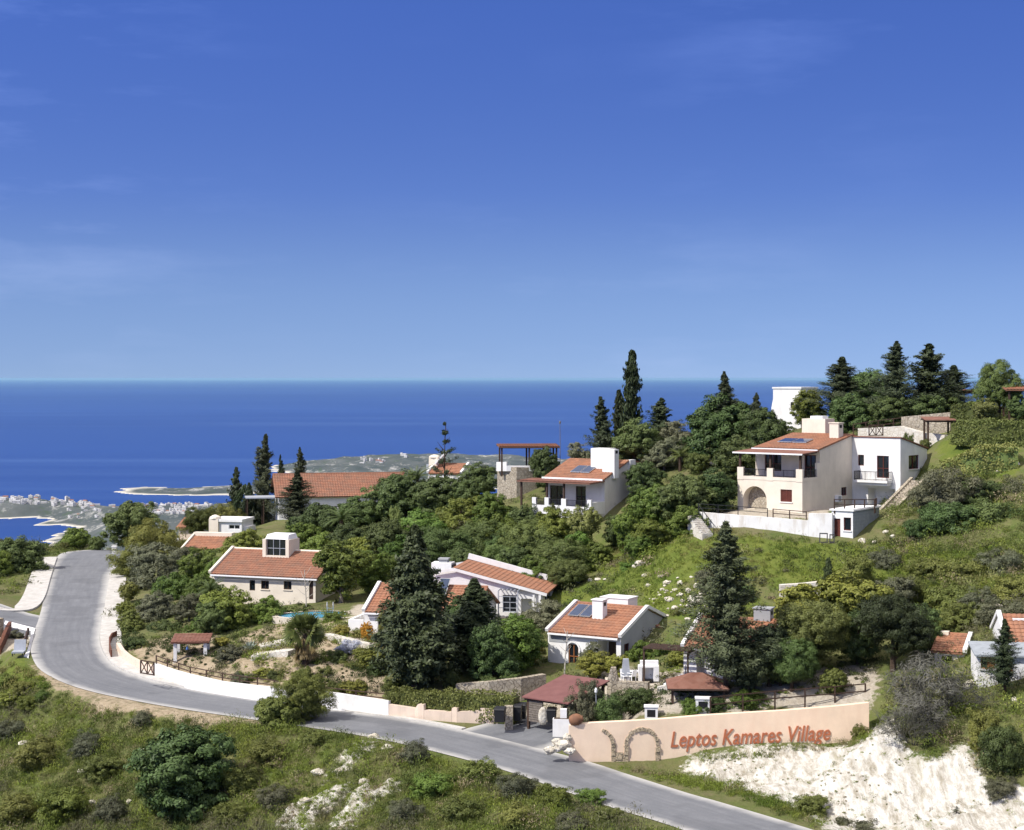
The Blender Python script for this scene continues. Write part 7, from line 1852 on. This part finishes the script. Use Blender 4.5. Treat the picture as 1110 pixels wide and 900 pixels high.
hedge('hedge', 'long clipped dark hedge on top of the faded peach roadside wall', pl([(418, 772, 123.2), (480, 780, 121.4), (556, 786, 119.4)]), [1.6, 1.9, 2.0], 1.5, 'hedge', 1)
hedge('hedge', 'thick bright clipped hedge along the hilltop terrace', pl([(1030, 482, 163), (1070, 486, 160), (1115, 484, 159)]), [2.2, 2.6, 2.4], 2.6, 'hedge', 2, .11, 70)
hedge('hedge', 'lower dark hedge step between stone wall and rounded pine', pl([(1030, 458, 169), (1072, 456, 167)]), [1.8, 1.6], 2.2, 'hedge', 3, .11, 70)
hedge('ivy_bank', 'bright green creeper covering the steep bank under the hilltop hedge', pl([(1018, 522, 157), (1060, 522, 155.5), (1104, 520, 155)]), [1.6, 3.2, 3.2], 2.2, 'lgt', 4, .12, 55)['category'] = 'creeper'

# ------------------------------------------------------------------ uncountable ground cover
TM_ = tintmat('scrub_leaves')
PYn = HY-Z*F/np.maximum(GY, 1)
def cover(name, label, polys, n, r0, r1, nl, leaf, asp, palette, seed, hscale=.8, upright=.2, excl=None):
    g = np.random.default_rng(seed)
    m = np.any([inpoly(PXg, PYn, p) for p in polys], axis=0) & near
    for path, hw in PATHS:
        m &= seg_near(GX, GY, path)[0] > hw+.5+r1*.6
    if excl is not None: m &= ~excl
    jj, ii = np.nonzero(m); k = g.choice(len(jj), n)
    x = GX[jj[k], ii[k]]+g.uniform(-.4, .4, n); y = GY[jj[k], ii[k]]+g.uniform(-.4, .4, n); z = tz(x, y)
    rr = r0+(r1-r0)*g.random(n)**2.2*1.5
    pal = np.array(palette); pi = (fbm(x, y, .16, 3, seed)*2.3+.75)*len(pal)*.66+g.normal(0, .55, n); tint = pal[np.clip(pi.astype(int), 0, len(pal)-1)]*g.uniform(.75, 1.25, (n, 1))
    ci = np.repeat(np.arange(n), nl); N_ = len(ci)
    q = rdir(g, N_); q[:, 2] = np.abs(q[:, 2])
    rad = rr[ci]*(.45+.6*g.random(N_))*(1+.5*vnoise(q[:, 0]*2.2+ci*3.1, q[:, 1]*2.2+q[:, 2]*2, seed))
    pos = np.stack([x[ci], y[ci], z[ci]], 1)+q*rad[:, None]*np.array([1, 1, hscale])
    nn = q+rdir(g, N_)*.7; ax = q*np.array([1, 1, .5])+np.array([0, 0, upright*4])+rdir(g, N_)*.6
    V, Fc = leaves(pos, nn, leaf*(.7+.5*rr[ci]), asp, g, ax)
    me = np_mesh(name, V, Fc, [TM_], {'tint': np.repeat(tint[ci], 4, axis=0)})
    props(link(bpy.data.objects.new(name, me)), label, 'ground cover', None, 'stuff')
OL = [(0.092, 0.119, 0.030), (0.139, 0.179, 0.034), (0.192, 0.225, 0.042), (0.158, 0.179, 0.059), (0.205, 0.205, 0.085), (0.264, 0.218, 0.132), (0.132, 0.172, 0.032), (0.172, 0.218, 0.036)]
GR = [(0.094, 0.138, 0.022), (0.154, 0.198, 0.031), (0.209, 0.242, 0.042), (0.127, 0.165, 0.029), (0.193, 0.187, 0.061)]
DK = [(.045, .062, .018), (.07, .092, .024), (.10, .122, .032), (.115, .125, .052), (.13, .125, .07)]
nearbank = [[(-60, 742), (40, 756), (110, 772), (180, 784), (262, 786), (330, 790), (420, 806), (500, 832), (600, 868), (660, 885), (730, 910), (730, 1010), (-60, 1010)]]
nochalk = W['chalk']
cover('undergrowth', 'dense low scrub and grass covering the bank below the road', nearbank, 3000, .25, 1.0, 150, .075, .22, OL+DK, 1, .85, .45, nochalk)
cover('grass', 'bright spring grass and weeds on the bank below the road', nearbank, 13000, .15, .45, 26, .09, .13, GR+OL, 2, 1.2, .7, nochalk)
meadow = [[(640, 600), (690, 588), (760, 572), (890, 588), (1000, 590), (1110, 590), (1200, 640), (1110, 660), (860, 645), (770, 640), (700, 660), (640, 660)]]
cover('meadow_grass', 'bright green meadow grass below the big villa terrace', meadow, 7500, .2, .5, 22, .14, .14, GR, 3, 1.1, .7)
cover('undergrowth', 'patchy low scrub over the meadow slope', meadow+[[(690, 625), (850, 625), (850, 680), (690, 690)]], 420, .4, 1.1, 110, .1, .35, DK+OL, 4, .8, .2)
rslope = [[(950, 592), (1110, 590), (1160, 600), (1160, 900), (1112, 860), (1075, 850), (1058, 822), (1030, 815), (1008, 842), (984, 816), (955, 792), (940, 800), (960, 760), (1000, 700)], [(960, 500), (1110, 520), (1160, 520), (1160, 600), (960, 590)]]
cover('undergrowth', 'mixed grey and green scrub on the slope round the edge house', rslope, 2300, .35, 1.2, 140, .08, .28, OL+DK, 5, .85, .2, nochalk)
cover('grass', 'green grass between the scrub on the slope round the edge house', rslope, 7000, .15, .45, 22, .11, .14, GR+OL, 6, 1.1, .7, nochalk)
verge = [[(590, 828), (640, 838), (720, 850), (745, 854), (800, 864), (860, 888), (900, 905), (880, 880), (800, 850), (760, 842), (720, 840), (620, 822)], [(760, 818), (900, 806), (945, 796), (940, 808), (850, 818), (760, 828)]]
cover('grass', 'grassy verge between road, peach wall and chalk slope', verge, 1100, .12, .4, 24, .09, .16, GR+OL, 7, 1.1, .6)
cover('weeds', 'sparse olive tufts dotted over the white chalk slope', [[(700, 800), (1110, 780), (1110, 910), (860, 910)], [(700, 800)]], 300, .06, .30, 46, .05, .25, OL, 8, .8, .3, ~W['chalk'] | (fbm(GX, GY, .3, 3, 77) < .05))
cover('weeds', 'green tufts breaking up the chalk streaks on the bank', [[(290, 790), (440, 790), (440, 910), (290, 910)]], 420, .1, .45, 70, .065, .25, OL, 13, .9, .4, ~W['chalk'])
village = [[(120, 640), (330, 600), (560, 540), (720, 520), (780, 500), (1030, 440), (1120, 440), (1120, 470), (1030, 480), (760, 570), (640, 650), (640, 720), (420, 750), (240, 735), (170, 715), (130, 700)], [(560, 690), (760, 690), (940, 720), (940, 755), (800, 760), (620, 775)], [(-60, 570), (120, 588), (128, 600), (60, 603), (40, 640), (-60, 655)]]
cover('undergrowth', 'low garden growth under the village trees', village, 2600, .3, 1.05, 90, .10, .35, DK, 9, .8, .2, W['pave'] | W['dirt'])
cover('grass', 'weedy grass along the outer side of the road crest', [[(-60, 580), (120, 590), (126, 598), (62, 602), (30, 640), (-60, 660)], [(-60, 715), (30, 728), (45, 745), (-60, 770)]], 1100, .15, .5, 30, .12, .16, GR+OL, 10, 1.0, .6)

cover('weeds', 'weeds and small herbs over the garden bank by the fan palm', [[(225, 700), (345, 660), (420, 688), (418, 755), (240, 740)], [(640, 722), (760, 728), (775, 762), (570, 785)]], 800, .1, .6, 70, .085, .28, DK+OL, 11, .8, .3)
cover('grass', 'dry grass tufts along the sandy shoulder of the road', [[(20, 740), (110, 768), (200, 784), (330, 794), (200, 800), (60, 770)]], 700, .1, .35, 24, .09, .14, OL+GR, 12, 1.1, .6)

cover('undergrowth', 'leafy weeds below the white paved terrace', [[(-60, 716), (30, 722), (50, 742), (40, 760), (-60, 764)]], 130, .3, .8, 130, .085, .3, GR, 14, .9, .3)

cover('weeds', 'weeds and low herbs on the ground round the tiled kiosk', [[(126, 690), (240, 690), (245, 736), (168, 722)], [(850, 715), (960, 700), (960, 745), (850, 760)]], 260, .15, .6, 90, .08, .3, DK+OL, 15, .85, .3)

cover('undergrowth', 'scrubby slope beside the outer side of the bend', [[(-560, 600), (-60, 600), (-60, 1010), (-560, 1010)]], 900, .4, 1.4, 90, .12, .3, OL+DK, 16, .8, .3)

cover('undergrowth', 'garden shrubs filling the soil bank inside the bend', [[(232, 702), (330, 682), (420, 690), (418, 752), (330, 750), (240, 738)]], 110, .35, .9, 170, .08, .35, DK+GR, 17, .85, .2)
for _o in [o for o in bpy.data.objects if o.users_collection == ()]:
    bpy.data.objects.remove(_o)
